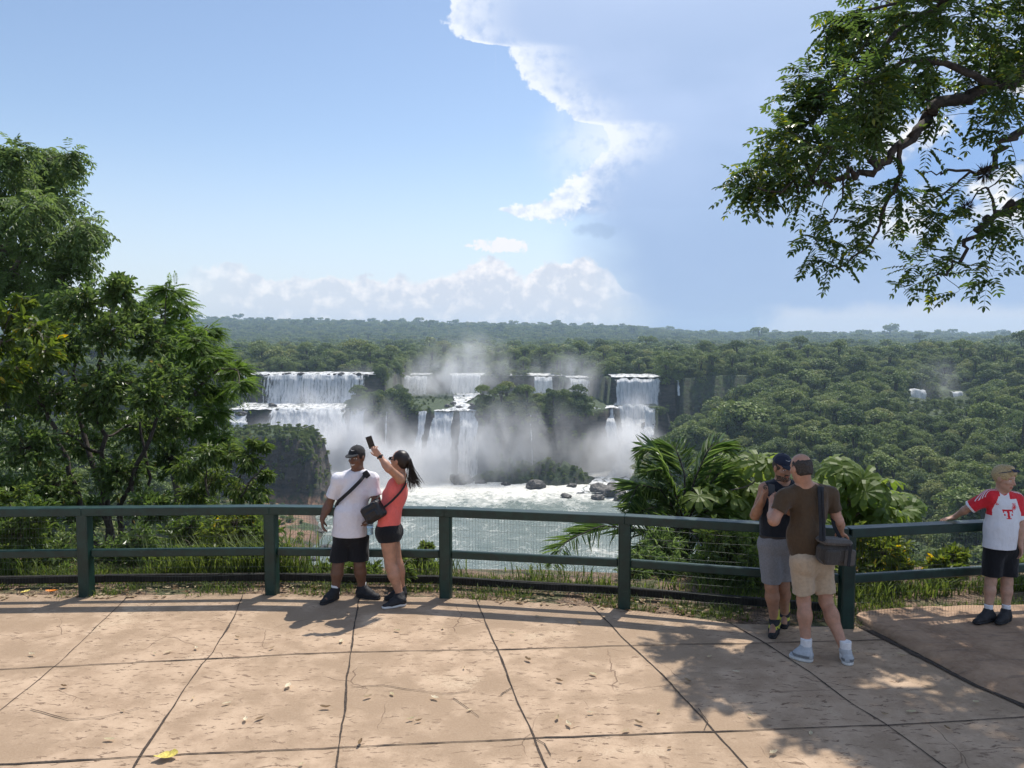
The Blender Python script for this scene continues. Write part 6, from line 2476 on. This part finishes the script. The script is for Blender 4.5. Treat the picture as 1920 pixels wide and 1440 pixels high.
# sunglasses and watch
mb = MB()
for sx_ in (1, -1):
    box(mb, hcL(.034 * sx_, .100, .006) - base, (.052, .006, .036), 0, 0, .006, HM)
    box(mb, hcL(.079 * sx_, .05, .010) - base, (.005, .10, .008), 0, 0, .002, HM)
box(mb, hcL(0, .104, .012) - base, (.02, .005, .006), 0, 0, .002, HM)
mb.build('sunglasses', M_SCREEN, p2)
mb = MB()
fw = unit(Lw - Le)
wc = Lw - fw * .012
o1 = unit(np.cross(fw, (0, 0, 1.)))
o2 = np.cross(fw, o1)
tube(mb, [wc + .031 * (o1 * math.cos(a) + o2 * math.sin(a)) - base for a in np.linspace(0, 2 * PI, 17)], .007, 6)
box(mb, wc + .034 * unit(np.array((.3, -.9, .2))) - base, (.032, .010, .032), .3, 0, .004)
mb.build('watch', M_STRAP, p2)
phone(J(c2, 461, 101, D2 - .10), J(c2, 452, 70, D2 - .10) - J(c2, 474, 133, D2 - .10), (-.25, -.9, .1), 'black phone held up in the raised hand of the woman in coral', .070, .130)
# her bag
e = tag(empty('shoulder_bag', J(c2, 480, 545, D2 - .2)), 'small rounded black cross-body bag at the hip of the woman in coral', 'bag')
b0 = np.array(e.location)
bc = J(c2, 482, 548, D2 - .16)
M_BAG = plain('black_nylon', (.013, .013, .015), .45, .35, 30, .5, bdist=.01)
bm_ = fr_yaw(-.3, 0, -.55)
solid('bag_body', [rbox(bc, (.078, .026, .058), .036, bm_), rbox(bc + bm_ @ np.array((.005, .05, -.022)), (.058, .010, .026), .016, bm_, .012)], .0045, M_BAG, e, b0, wob=folds(.007, 24, 24, 6.))
mb = MB()
tube(mb, [bc + bm_ @ np.array((.095 * math.cos(a), .052 + .012 * math.sin(a), .07 + .03 * math.sin(a))) - b0 for a in np.linspace(.2, PI - .2, 12)], .003, 5)
mb.build('zip', plain('zip_metal', (.25, .25, .26), .35, .1, metal=.8), e)
ribbon('strap', [J(c2, 545, 522, D2 - .14), J(c2, 600, 478, D2 - .125), J(c2, 655, 420, D2 - .10), J(c2, 688, 370, D2 - .02), J(c2, 690, 335, D2 + .07), J(c2, 655, 345, D2 + .17)], .022, .004, M_STRAP, e, b0,
       [(.2, -1, .1), (.2, -1, .1), (.4, -1, .1), (1, -.3, .2), (.6, 0, 1), (-.5, .5, 1)])
ribbon('strap', [J(c2, 470, 490, D2 - .15), J(c2, 500, 465, D2 - .13), J(c2, 520, 440, D2 - .03)], .018, .004, M_STRAP, e, b0, (.2, -1, .1))
# bottle in his hand
t = material('bottle_plastic')
t.set(Base_Color=(.55, .75, .88), Roughness=.12)
t.p.inputs['Transmission Weight'].default_value = .75
t.p.inputs['IOR'].default_value = 1.15
M_BOT = t.mat
bt = J(c2, 458, 628, D1 - .20)
e = tag(empty('water_bottle', bt - (0, 0, .11)), 'clear pale blue plastic water bottle hanging from the hand between the couple', 'bottle')
b0 = np.array(e.location)
mb = MB()
prof = [(.0, .020), (.004, .031), (.03, .033), (.045, .030), (.06, .033), (.09, .033), (.105, .030), (.12, .033), (.15, .032), (.175, .020), (.185, .013), (.20, .013)]
tube(mb, [np.array((0, 0, z)) for z, r in prof], [r for z, r in prof], 16)
mb.build('bottle_body', M_BOT, e, smooth=True)
mb = MB()
tube(mb, [(0, 0, .20), (0, 0, .215)], [.015, .015], 12)
mb.build('bottle_cap', plain('blue_plastic', (.08, .22, .5), .4), e)
mb = MB()
tube(mb, [(0, 0, .075), (0, 0, .10)], [.0338, .0338], 16, cap=False)
mb.build('bottle_label', plain('label_paper', (.35, .58, .78), .6), e)

# ================================================================== bald man
D4 = 6.68
base = G(c3, 480, 1310)
p4 = tag(empty('person', base), 'balding man in a brown T-shirt and beige shorts seen from behind', 'person')
SK4 = skin_set('fair', (.43, .235, .158))
hc, HM = J(c3, 380, 180, D4 - .02), fr_yaw(PI + .38, -.12, 0.03)
nk = J(c3, 405, 290, D4 + .01)
Ls, Rs = J(c3, 290, 352, D4 - .02), J(c3, 548, 338, D4 + .08)
Le, Lw = J(c3, 222, 487, D4 - .07), J(c3, 214, 400, D4 + .14)
Re, Rw = J(c3, 598, 492, D4 + .05), J(c3, 612, 560, D4 + .28)
TM = fr_yaw(PI + .22)
chest, belly, pel = J(c3, 425, 420, D4 + .02), J(c3, 405, 570, D4), J(c3, 432, 715, D4)
Lh, Rh = J(c3, 385, 735, D4 - .02), J(c3, 500, 735, D4 + .04)
La, Ra = G(c3, 410, 1305) + (0, 0, .095), G(c3, 640, 1325) + (0, 0, .10)
Lk, Rk = J(c3, 398, 965, D4 - .02), J(c3, 528, 965, D4 + .02)
P, H, H2 = head(hc, HM, 1.02)
torso = [ell(chest, (.165, .112, .21), TM, .05), ell(belly, (.140, .112, .18), TM, .06), ell(pel, (.152, .118, .14), TM, .06), cone(Ls, nk, .060, .06, .05), cone(Rs, nk, .065, .06, .05)]
hl = hand(Lw, J(c3, 207, 335, D4 + .20) - Lw, (.75, .5, .2), -1, .55, 1.0, .05, .4)
hr = hand(Rw, (.3, .8, -.35), (0, .2, -1), -1, .4, 1.0)
B = torso + [cone(nk - (0, 0, .03), hc - (0, 0, .05) - HM[:, 1] * .03, .066, .062, .03)] + P + limbs(Ls, Le, Lw, (.058, .045, .048, .031)) + limbs(Rs, Re, Rw, (.058, .045, .048, .031)) \
    + limbs(Lh, Lk, La, (.082, .055, .057, .036)) + limbs(Rh, Rk, Ra, (.082, .055, .057, .036)) + hl + hr + [cone(La, G(c3, 350, 1290) + (0, 0, .04), .036, .03), cone(Ra, G(c3, 635, 1300) + (0, 0, .04), .036, .03),
    ell(Lk + (La - Lk) * .27 + (0.0, -.026, 0), (.052, .05, .10), None, .03), ell(Rk + (Ra - Rk) * .27 + (0.0, -.026, 0), (.052, .05, .10), None, .03)]
solid('body', B, .0055, SK4, p4, base, minus=H, paint=face_paint(hc, HM, 1.02))
M_BROWN = cloth('brown_tee', (.078, .050, .028), .85, .08)
hz0 = J(c3, 380, 680, D4)
S_ = [grow(ell(chest, (.166, .116, .215), TM, .05), .006), grow(ell(belly, (.146, .120, .21), TM, .06), .008), cone(belly - (0, 0, .02), J(c3, 422, 700, D4), .155, .168, .06, (TM[:, 1], .74)),
      cone(Ls, nk - (0, 0, .01), .074, .064, .05), cone(Rs, nk - (0, 0, .01), .074, .064, .05), cone(nk - (0, 0, .02), nk + (0, 0, .03), .075, .070, .03)]
cl, cr_ = Ls + (Le - Ls) * .62, Rs + (Re - Rs) * .66
S_ += [cut(cone(Ls, Ls + (Le - Ls) * .9, .067, .069, .04), [(cl, Le - Ls)]), cut(cone(Rs, Rs + (Re - Rs) * .95, .067, .069, .04), [(cr_, Re - Rs)])]
solid('shirt', S_, .006, M_BROWN, p4, base, planes=[(hz0, (.12, 0, -1)), (nk + (0, 0, .04), (0, 0, 1))], wob=folds(.015, 11, 5, 5.))
M_BEIGE = cloth('beige_twill', (.47, .36, .25), .85, .08)
S_ = [grow(ell(pel, (.155, .122, .14), TM, .05), .010), cut(cone(Lh, Lk, .100, .086, .04), [(Lh + (Lk - Lh) * .78, Lk - Lh)]), cut(cone(Rh, Rk, .100, .086, .04), [(Rh + (Rk - Rh) * .76, Rk - Rh)]),
      ell(Lh + (0.01, -.06, .02), (.10, .08, .10), None, .05), ell(Rh + (-.01, -.06, .02), (.10, .08, .10), None, .05)]
solid('shorts', S_, .006, M_BEIGE, p4, base, planes=[((0, 0, hz0[2] + .06), (0, 0, 1))], wob=folds(.014, 12, 6, 6.))
shp = lambda p: ((p[:, 2] > .040) & (p[:, 2] < .062) & (np.abs(np.sin(p[:, 0] * 22)) > .35)).astype(int)
for an, hl_, to in ((La, G(c3, 452, 1322), G(c3, 308, 1288)), (Ra, G(c3, 660, 1345), G(c3, 632, 1268))):
    shoe(an, hl_, to, [M_WHITES, plain('grey_trim', (.16, .17, .18), .6)], M_SOLEW, p4, base, 1.02, extra=shp, sole_h=.03)
    solid('sock', [cone(an - (0, 0, .03), an + (0, 0, .10), .046, .048, .02)], .005, M_SOCKW, p4, base, planes=[(an + (0, 0, .095), (0, 0, 1))])
hl4 = lambda x, y, z: hc + HM @ (np.array((x, y, z)) * 1.02)
solid('hair', [ell(hl4(0, -.018, .022), np.array((.080, .100, .092)) * 1.02, HM, .02), ell(hl4(0, -.045, -.03), (.066, .066, .05), HM, .03)], .005, plain('greying_hair', (.036, .028, .023), .6, .6, 90, .6), p4, base,
      minus=[ell(hl4(0, -.012, .112), (.082, .118, .062), HM, .006)], planes=[(hl4(0, .02, 0), HM @ np.array((0, 1., -.1))), (hl4(0, -.06, -.060), HM @ np.array((0, -.25, -1.)))], wob=folds(.006, 75, 75))
# his camera bag and its straps
bc = J(c3, 578, 668, D4 - .17)
e = tag(empty('camera_bag', bc), 'grey brown camera bag on a black strap at the hip of the balding man', 'bag')
b0 = np.array(e.location)
M_CANV = cloth('grey_canvas', (.060, .052, .045), .9, .15, 60)
M_CANV2 = cloth('light_grey_canvas', (.10, .088, .078), .9, .12, 60)
bm_ = fr_yaw(.22, 0, .10)
mb = MB()
box(mb, bm_ @ np.array((0, 0, -.02)), (.305, .16, .185), 0, 0, .045, bm_)
mb.build('bag_body', M_CANV, e, smooth=False)
mb = MB()
box(mb, bm_ @ np.array((.02, .005, .088)), (.275, .172, .05), 0, 0, .024, bm_)
mb.build('flap', M_CANV2, e)
mb = MB()
box(mb, bm_ @ np.array((-.09, .090, -.03)), (.10, .03, .14), 0, 0, .012, bm_)
mb.build('front_pocket', M_CANV2, e)
mb = MB()
box(mb, bm_ @ np.array((.075, .090, -.035)), (.14, .03, .125), 0, 0, .012, bm_)
mb.build('front_pocket', M_CANV, e)
mb = MB()
box(mb, bm_ @ np.array((-.07, .109, -.01)), (.030, .006, .18), 0, 0, .002, bm_)
mb.build('webbing', M_STRAP, e)
ribbon('strap', [J(c3, 500, 610, D4 - .255), J(c3, 500, 500, D4 - .165), J(c3, 494, 400, D4 - .155), J(c3, 490, 320, D4 - .11), J(c3, 492, 285, D4 - .02), J(c3, 490, 300, D4 + .10)], .034, .005, M_STRAP, e, b0,
       [(0, -1, 0), (0, -1, 0), (0, -1, .1), (0, -1, .5), (0, -.2, 1), (0, .8, .6)])
ribbon('strap', [J(c3, 520, 610, D4 - .262), J(c3, 517, 500, D4 - .17), J(c3, 511, 400, D4 - .16), J(c3, 508, 320, D4 - .115), J(c3, 510, 288, D4 - .02), J(c3, 510, 300, D4 + .10)], .018, .005, M_STRAP, e, b0,
       [(0, -1, 0), (0, -1, 0), (0, -1, .1), (0, -1, .5), (0, -.2, 1), (0, .8, .6)])
ribbon('strap', [J(c3, 560, 440, D4 + .10), J(c3, 575, 520, D4 - .02), J(c3, 612, 590, D4 - .14)], .030, .005, M_STRAP, e, b0, (-.3, -1, .2))

# ================================================================== man in the navy cap
D3 = 7.2
base = G(c3, 225, 1165)
p3 = tag(empty('person', base), 'man in a navy cap, dark sleeveless top and grey shorts facing the balding man', 'person')
SK3 = skin_set('tanned', (.36, .195, .125), brow=(.06, .045, .035))
hc, HM = J(c3, 274, 178, D3 - .03), fr_yaw(.30, -.16, -.05)
nk = J(c3, 272, 272, D3 + .01)
Ls, Rs = J(c3, 172, 300, D3), J(c3, 368, 302, D3 + .04)
Le, Lw = J(c3, 112, 458, D3 - .02), J(c3, 150, 372, D3 - .20)
Re, Rw = J(c3, 350, 450, D3 - .05), J(c3, 262, 385, D3 - .24)
TM = fr_yaw(.15)
chest, belly, pel = J(c3, 262, 380, D3 + .02), J(c3, 245, 500, D3 + .02), J(c3, 240, 610, D3 + .02)
Lh, Rh = J(c3, 195, 640, D3), J(c3, 285, 640, D3 + .05)
La, Ra = G(c3, 224, 1140) + (0, 0, .095), G(c3, 285, 1095) + (0, 0, .095)
Lk, Rk = J(c3, 208, 872, D3 - .03), J(c3, 276, 872, D3 + .06)
P, H, H2 = head(hc, HM, 1.0)
torso = [ell(chest, (.165, .112, .20), TM, .05), ell(belly, (.142, .108, .16), TM, .06), ell(pel, (.155, .118, .13), TM, .06), cone(Ls, nk, .058, .055, .05), cone(Rs, nk, .058, .055, .05)]
hl = hand(Lw, J(c3, 160, 310, D3 - .24) - Lw, (.8, -.1, -.1), 1, .16, .98, .16, .2)
hr = hand(Rw, J(c3, 222, 352, D3 - .30) - Rw, (-.1, .3, .9), 1, .4, .98)
B = torso + [cone(nk - (0, 0, .03), hc - (0, 0, .05) - HM[:, 1] * .02, .060, .056, .03)] + P + limbs(Ls, Le, Lw, (.054, .041, .043, .028)) + limbs(Rs, Re, Rw, (.054, .041, .043, .028)) \
    + limbs(Lh, Lk, La, (.085, .057, .062, .037)) + limbs(Rh, Rk, Ra, (.085, .057, .062, .037)) + hl + hr + [cone(La, G(c3, 212, 1175) + (0, 0, .04), .036, .03), cone(Ra, G(c3, 280, 1120) + (0, 0, .04), .036, .03)]
solid('body', B, .0055, SK3, p3, base, minus=H, paint=face_paint(hc, HM, 1.0, 1))
M_NAVY = cloth('navy_jersey', (.013, .017, .026), .8, .1)
M_TURQ = cloth('turquoise_print', (.04, .25, .27), .8)
hz3 = J(c3, 230, 578, D3)
S_ = [grow(ell(chest, (.168, .116, .205), TM, .06), .009), grow(ell(belly, (.150, .115, .19), TM, .07), .010), cone(belly, pel, .150, .155, .06, (TM[:, 1], .74)), cut(cone(Ls, nk, .066, .060, .04), [(Ls * .98 + nk * .02, Ls - nk)]),
      cut(cone(Rs, nk, .066, .060, .04), [(Rs * .98 + nk * .02, Rs - nk)])]


def prnt(p):
    q = (p - J(c3, 285, 345, D3)) @ TM
    return ((np.abs(q[:, 0]) < .055) & (np.abs(q[:, 2]) < .030) & (q[:, 1] > .05) & (np.sin(q[:, 0] * 230) * np.sin(q[:, 2] * 160 + 1) > .1)).astype(int)


solid('sleeveless_top', S_, .0055, [M_NAVY, M_TURQ], p3, base, minus=[ell(Ls + (-.035, -.005, -.02), (.045, .07, .085), None, .02), ell(Rs + (.035, -.005, -.02), (.045, .07, .085), None, .02),
      cone(nk + (0, -.02, .01), nk + (0, -.04, .12), .062, .085, .01)], planes=[(hz3, (0, 0, -1))], paint=prnt, wob=folds(.007, 12, 6, 7.))
M_GREY = cloth('grey_denim', (.215, .215, .225), .9, .12, 70)
zk = J(c3, 220, 848, D3)[2]
S_ = [grow(ell(pel, (.158, .122, .13), TM, .05), .010), cone(Lh, Lk, .100, .088, .05), cone(Rh, Rk, .100, .088, .05)]
so3 = solid('shorts', S_, .006, M_GREY, p3, base, planes=[((0, 0, zk), (0, 0, -1)), ((0, 0, hz3[2] + .03), (0, 0, 1))], wob=folds(.009, 12, 6, 8.))
solid('belt', [cone((pel[0], pel[1], hz3[2] - .03), (pel[0], pel[1], hz3[2] + .005), .166, .166, .01, (TM[:, 1], .76))], .006, plain('leather', (.03, .022, .018), .5), so3, base,
      planes=[((0, 0, hz3[2] - .022), (0, 0, -1)), ((0, 0, hz3[2] + .014), (0, 0, 1))])
M_LIME = cloth('lime_sock', (.50, .50, .055))
for an, hl_, to in ((La, G(c3, 236, 1118), G(c3, 210, 1188)), (Ra, G(c3, 286, 1075), G(c3, 278, 1130))):
    shoe(an, hl_, to, [M_BLACKS, M_LIME], M_SOLED, p3, base, 1.0, extra=lambda p: ((p[:, 2] > .062) & (p[:, 2] < .085) & (fbm(p * 14, 2) > -.3)).astype(int))
    solid('sock', [cone(an - (0, 0, .03), an + (an * 0 + (0, 0, .13)), .045, .047, .02)], .005, M_LIME, p3, base, planes=[(an + (0, 0, .12), (0, 0, 1))])
solid('hair', [ell(hc + HM @ np.array((0, -.016, .020)), (.079, .095, .088), HM, .02)], .005, plain('brown_hair', (.05, .036, .026), .6, .4, 120, .5), p3, base, planes=[(hc + HM @ np.array((0, .035, -.015)), HM @ np.array((0, .9, -.45)))], wob=folds(.002, 90, 90))
cap_(hc, HM, 1.02, cloth('navy_cap_cloth', (.014, .019, .038), .8), cloth('navy_brim_cloth', (.012, .016, .030), .8), p3, base, plain('pale_thread_mark', (.4, .42, .45), .6))
phone(J(c3, 210, 322, D4 + .235), (.05, .45, 1), (-.2, .8, .35), 'dark phone between the hands of the balding man and the man in the navy cap')

# ================================================================== boy
D5 = 7.36
Z5 = .082
base = G(c4, 480, 1310, Z5)
p5 = tag(empty('person', base), 'blond boy in a white and red football shirt leaning one arm on the railing', 'person')
SK5 = skin_set('fair_child', (.46, .27, .185), brow=(.20, .13, .07))
hc, HM = J(c4, 572, 232, D5 - .02), fr_yaw(.55, -.14, .10)
nk = J(c4, 545, 335, D5)
Ls, Rs = J(c4, 465, 362, D5), J(c4, 655, 378, D5 + .02)
Le, Lw = J(c4, 310, 445, D5 + .10), J(c4, 192, 535, D5 + .26)
Lw[2] = .974 + .030
Re, Rw = J(c4, 692, 570, D5 - .02), J(c4, 696, 735, D5 - .06)
TM = fr_yaw(.10)
chest, belly, pel = J(c4, 560, 450, D5 + .01), J(c4, 548, 600, D5 + .01), J(c4, 548, 745, D5 + .02)
Lh, Rh = J(c4, 495, 780, D5), J(c4, 602, 780, D5 + .02)
La, Ra = G(c4, 450, 1292, Z5) + (0, 0, .08), G(c4, 582, 1292, Z5) + (0, 0, .08)
Lk, Rk = J(c4, 470, 1000, D5 - .02), J(c4, 592, 1005, D5 - .01)
P, H, H2 = head(hc, HM, .97, .9)
torso = [ell(chest, (.128, .088, .155), TM, .05), ell(belly, (.115, .085, .14), TM, .06), ell(pel, (.122, .098, .11), TM, .05), cone(Ls, nk, .043, .042, .04), cone(Rs, nk, .043, .042, .04)]
hl = hand(Lw, unit(np.array((-.9, .10, -.22))), (.05, 0, -1), -1, .12, .82, .12, .1)
hr = hand(Rw, (-.02, -.1, -1), (-1, .1, 0), -1, .35, .82)
B = torso + [cone(nk - (0, 0, .03), hc - (0, 0, .05) - HM[:, 1] * .02, .045, .044, .03)] + P + limbs(Ls, Le, Lw, (.040, .033, .033, .022)) + limbs(Rs, Re, Rw, (.040, .033, .033, .022)) \
    + limbs(Lh, Lk, La, (.070, .047, .048, .031)) + limbs(Rh, Rk, Ra, (.070, .047, .048, .031)) + hl + hr + [cone(La, G(c4, 400, 1305, Z5) + (0, 0, .035), .03, .026), cone(Ra, G(c4, 555, 1310, Z5) + (0, 0, .035), .03, .026)]
solid('body', B, .005, SK5, p5, base, minus=H, paint=face_paint(hc, HM, .97))
M_JW, M_JR = cloth('white_jersey', (.72, .72, .75), .7, .02), cloth('red_jersey', (.62, .022, .035), .7, .05)
M_GRN = plain('badge_green', (.25, .45, .30), .6)
hz5 = J(c4, 540, 745, D5)
S_ = [grow(ell(chest, (.132, .092, .165), TM, .06), .010), grow(ell(belly, (.128, .096, .19), TM, .07), .014), cone(belly - (0, 0, .0), J(c4, 535, 750, D5), .145, .160, .07, (TM[:, 1], .74)), cone(Ls, nk - (0, 0, .012), .055, .048, .04), cone(Rs, nk - (0, 0, .012), .055, .048, .04)]
cl, cr_ = Ls + (Le - Ls) * .98, Rs + (Re - Rs) * .82
S_ += [cut(cone(Ls, Ls + (Le - Ls) * 1.1, .056, .064, .05), [(cl, Le - Ls)]), cut(cone(Rs, Rs + (Re - Rs) * 1.0, .056, .066, .05), [(cr_, Re - Rs)])]
oT = J(c4, 555, 480, D5)
oC = J(c4, 605, 432, D5)
oA = J(c4, 480, 408, D5)


def jersey(p):
    m = np.zeros(len(p), int)
    for sh, el, cu in ((Ls, Le, cl), (Rs, Re, cr_)):
        ax = unit(el - sh)
        s_ = (p - sh) @ ax
        out = unit(sh - nk)
        side = (p - (sh * .86 + nk * .14)) @ unit(np.array((out[0], 0, -.15 * 0 + .12)))
        red = (np.sign(out[0]) * (p[:, 0] - sh[0]) > -.030 + .30 * np.clip(sh[2] - .02 - p[:, 2], -.08, .10)) & (np.linalg.norm(p - sh - np.clip(s_, 0, 9)[:, None] * ax, axis=1) < .16) & (p[:, 2] > chest[2] - .06)
        yoke = (p[:, 2] > sh[2] + .012) & (np.sign(out[0]) * (p[:, 0] - nk[0]) > .045)
        reg = red | yoke
        m[reg] = 1
        # three white lines over the shoulder
        line = nk + (el - nk) * 0
        v = unit(np.cross(ax, np.array((0, -1., .2))))
        d_ = (p - sh) @ np.array((0, -1., 0))
        st = np.abs(((d_ + .018) / .020) % 1 - .5) < .22
        m[reg & st & (np.abs(d_) < .03 + .004) & (s_ < .13) & (p[:, 2] > sh[2] - .35 * np.abs(s_) - .01) & (((p - sh) @ np.array((0, 0, 1.)) + .6 * np.clip(s_, 0, 1)) > .015)] = 0
        m[(s_ > np.linalg.norm(cu - sh) - .020) & (np.linalg.norm(p - cu, axis=1) < .09)] = 0
    f = p[:, 1] < D5 - .02
    x, z = p[:, 0] - oT[0], p[:, 2] - oT[2]
    x = x + .12 * z
    T_ = ((np.abs(x) < .050) & (z > .028) & (z < .046)) | ((np.abs(x) < .012) & (z > -.046) & (z < .04)) | ((np.abs(np.abs(x) - .044) < .006) & (z > .012) & (z < .04)) | ((np.abs(x) < .024) & (z > -.046) & (z < -.036)) \
        | ((np.abs(np.abs(x) - .036) < .008) & (np.abs(z + .004) < .008))
    m[f & T_] = 1
    x, z = p[:, 0] - oC[0], p[:, 2] - oC[2]
    r = np.hypot(x, z)
    m[f & (r < .027) & ~((r > .017) & (r < .021))] = 1
    m[f & (z > .026) & (z < .042) & (np.abs(x) < .026) & (np.abs(((x + .1) / .0125) % 1 - .5) < .28)] = 1
    x, z = p[:, 0] - oA[0], p[:, 2] - oA[2]
    m[f & (z > -.012) & (z < .018 - .9 * np.abs(x)) & (np.abs(x) < .022) & (np.abs(((x - .45 * z + .2) / .0125) % 1 - .5) < .33)] = 1
    col_ = (np.linalg.norm((p - nk) * (1, 1, .6), axis=1) < .070) & (p[:, 2] > nk[2] - .055)
    m[col_ & (np.linalg.norm((p - nk) * (1, 1, .6), axis=1) < .066)] = 1
    bd = J(c4, 335, 392, D5)
    b_ = (np.abs(p[:, 0] - bd[0]) < .020) & (np.abs(p[:, 2] - bd[2] - .6 * (p[:, 0] - bd[0])) < .022) & (p[:, 1] < D5 + .0)
    m[b_] = 0
    m[b_ & (np.abs(p[:, 0] - bd[0] - .006) < .006) & (np.abs(p[:, 2] - bd[2] - .6 * (p[:, 0] - bd[0])) < .012)] = 2
    return m


solid('shirt', S_, .0045, [M_JW, M_JR, M_GRN], p5, base, minus=[cone(nk + (0, -.012, .0), nk + (0, -.03, .12), .047, .068, .008)], planes=[(hz5, (-.03, 0, -1))], paint=jersey, wob=folds(.008, 13, 6, 9.))
zk = J(c4, 520, 952, D5)[2]
S_ = [grow(ell(pel, (.130, .105, .11), TM, .05), .012), cone(Lh, Lk, .092, .088, .045), cone(Rh, Rk, .092, .088, .045)]
solid('shorts', S_, .0055, M_BLACKC, p5, base, planes=[((0, 0, zk), (0, 0, -1)), ((0, 0, hz5[2] + .06), (0, 0, 1))], wob=folds(.007, 13, 6, 10.))
for an, hl_, to in ((La, G(c4, 492, 1288, Z5), G(c4, 342, 1324, Z5)), (Ra, G(c4, 606, 1288, Z5), G(c4, 512, 1328, Z5))):
    shoe(an, hl_, to, M_BLACKS, M_SOLED, p5, base, .88)
    solid('sock', [cone(an - (0, 0, .03), an + (0, 0, .085), .037, .038, .02)], .005, M_SOCKW, p5, base, planes=[(an + (0, 0, .075), (0, 0, 1))])
hl5 = lambda x, y, z: hc + HM @ (np.array((x, y, z)) * .97)
ho = solid('hair', [ell(hl5(0, -.016, .040), np.array((.086, .104, .098)), HM, .03), ell(hl5(0, .060, .085), (.055, .03, .026), HM, .03), ell(hl5(.02, .03, .125), (.04, .04, .022), HM, .02)], .0045,
           plain('blond_hair', (.42, .31, .16), .55, .35, 130, .6), p5, base, minus=[ell(hl5(0, .085, -.035), (.064, .062, .092), HM, .01), ell(hl5(.07, .03, -.05), (.03, .06, .05), HM, .01), ell(hl5(-.07, .03, -.05), (.03, .06, .05), HM, .01)],
           planes=[(hl5(0, -.05, -.055), HM @ np.array((0, -.3, -1.)))], wob=lambda p: .005 * fbm(p * (70, 70, 30), 3))
mb = MB()
for sx_ in (1, -1):
    box(mb, hl5(.036 * sx_, .085, .108) - base, (.056, .008, .036), 0, 0, .006, HM @ np.array([[1, 0, 0], [0, .6, -.8], [0, .8, .6]]))
    box(mb, hl5(.084 * sx_, .03, .075) - base, (.006, .12, .008), 0, 0, .002, HM @ np.array([[1, 0, 0], [0, .9, -.4], [0, .4, .9]]))
box(mb, hl5(0, .09, .112) - base, (.02, .006, .008), 0, 0, .002, HM)
mb.build('sunglasses', plain('blue_lens', (.02, .03, .07), .1), p5)
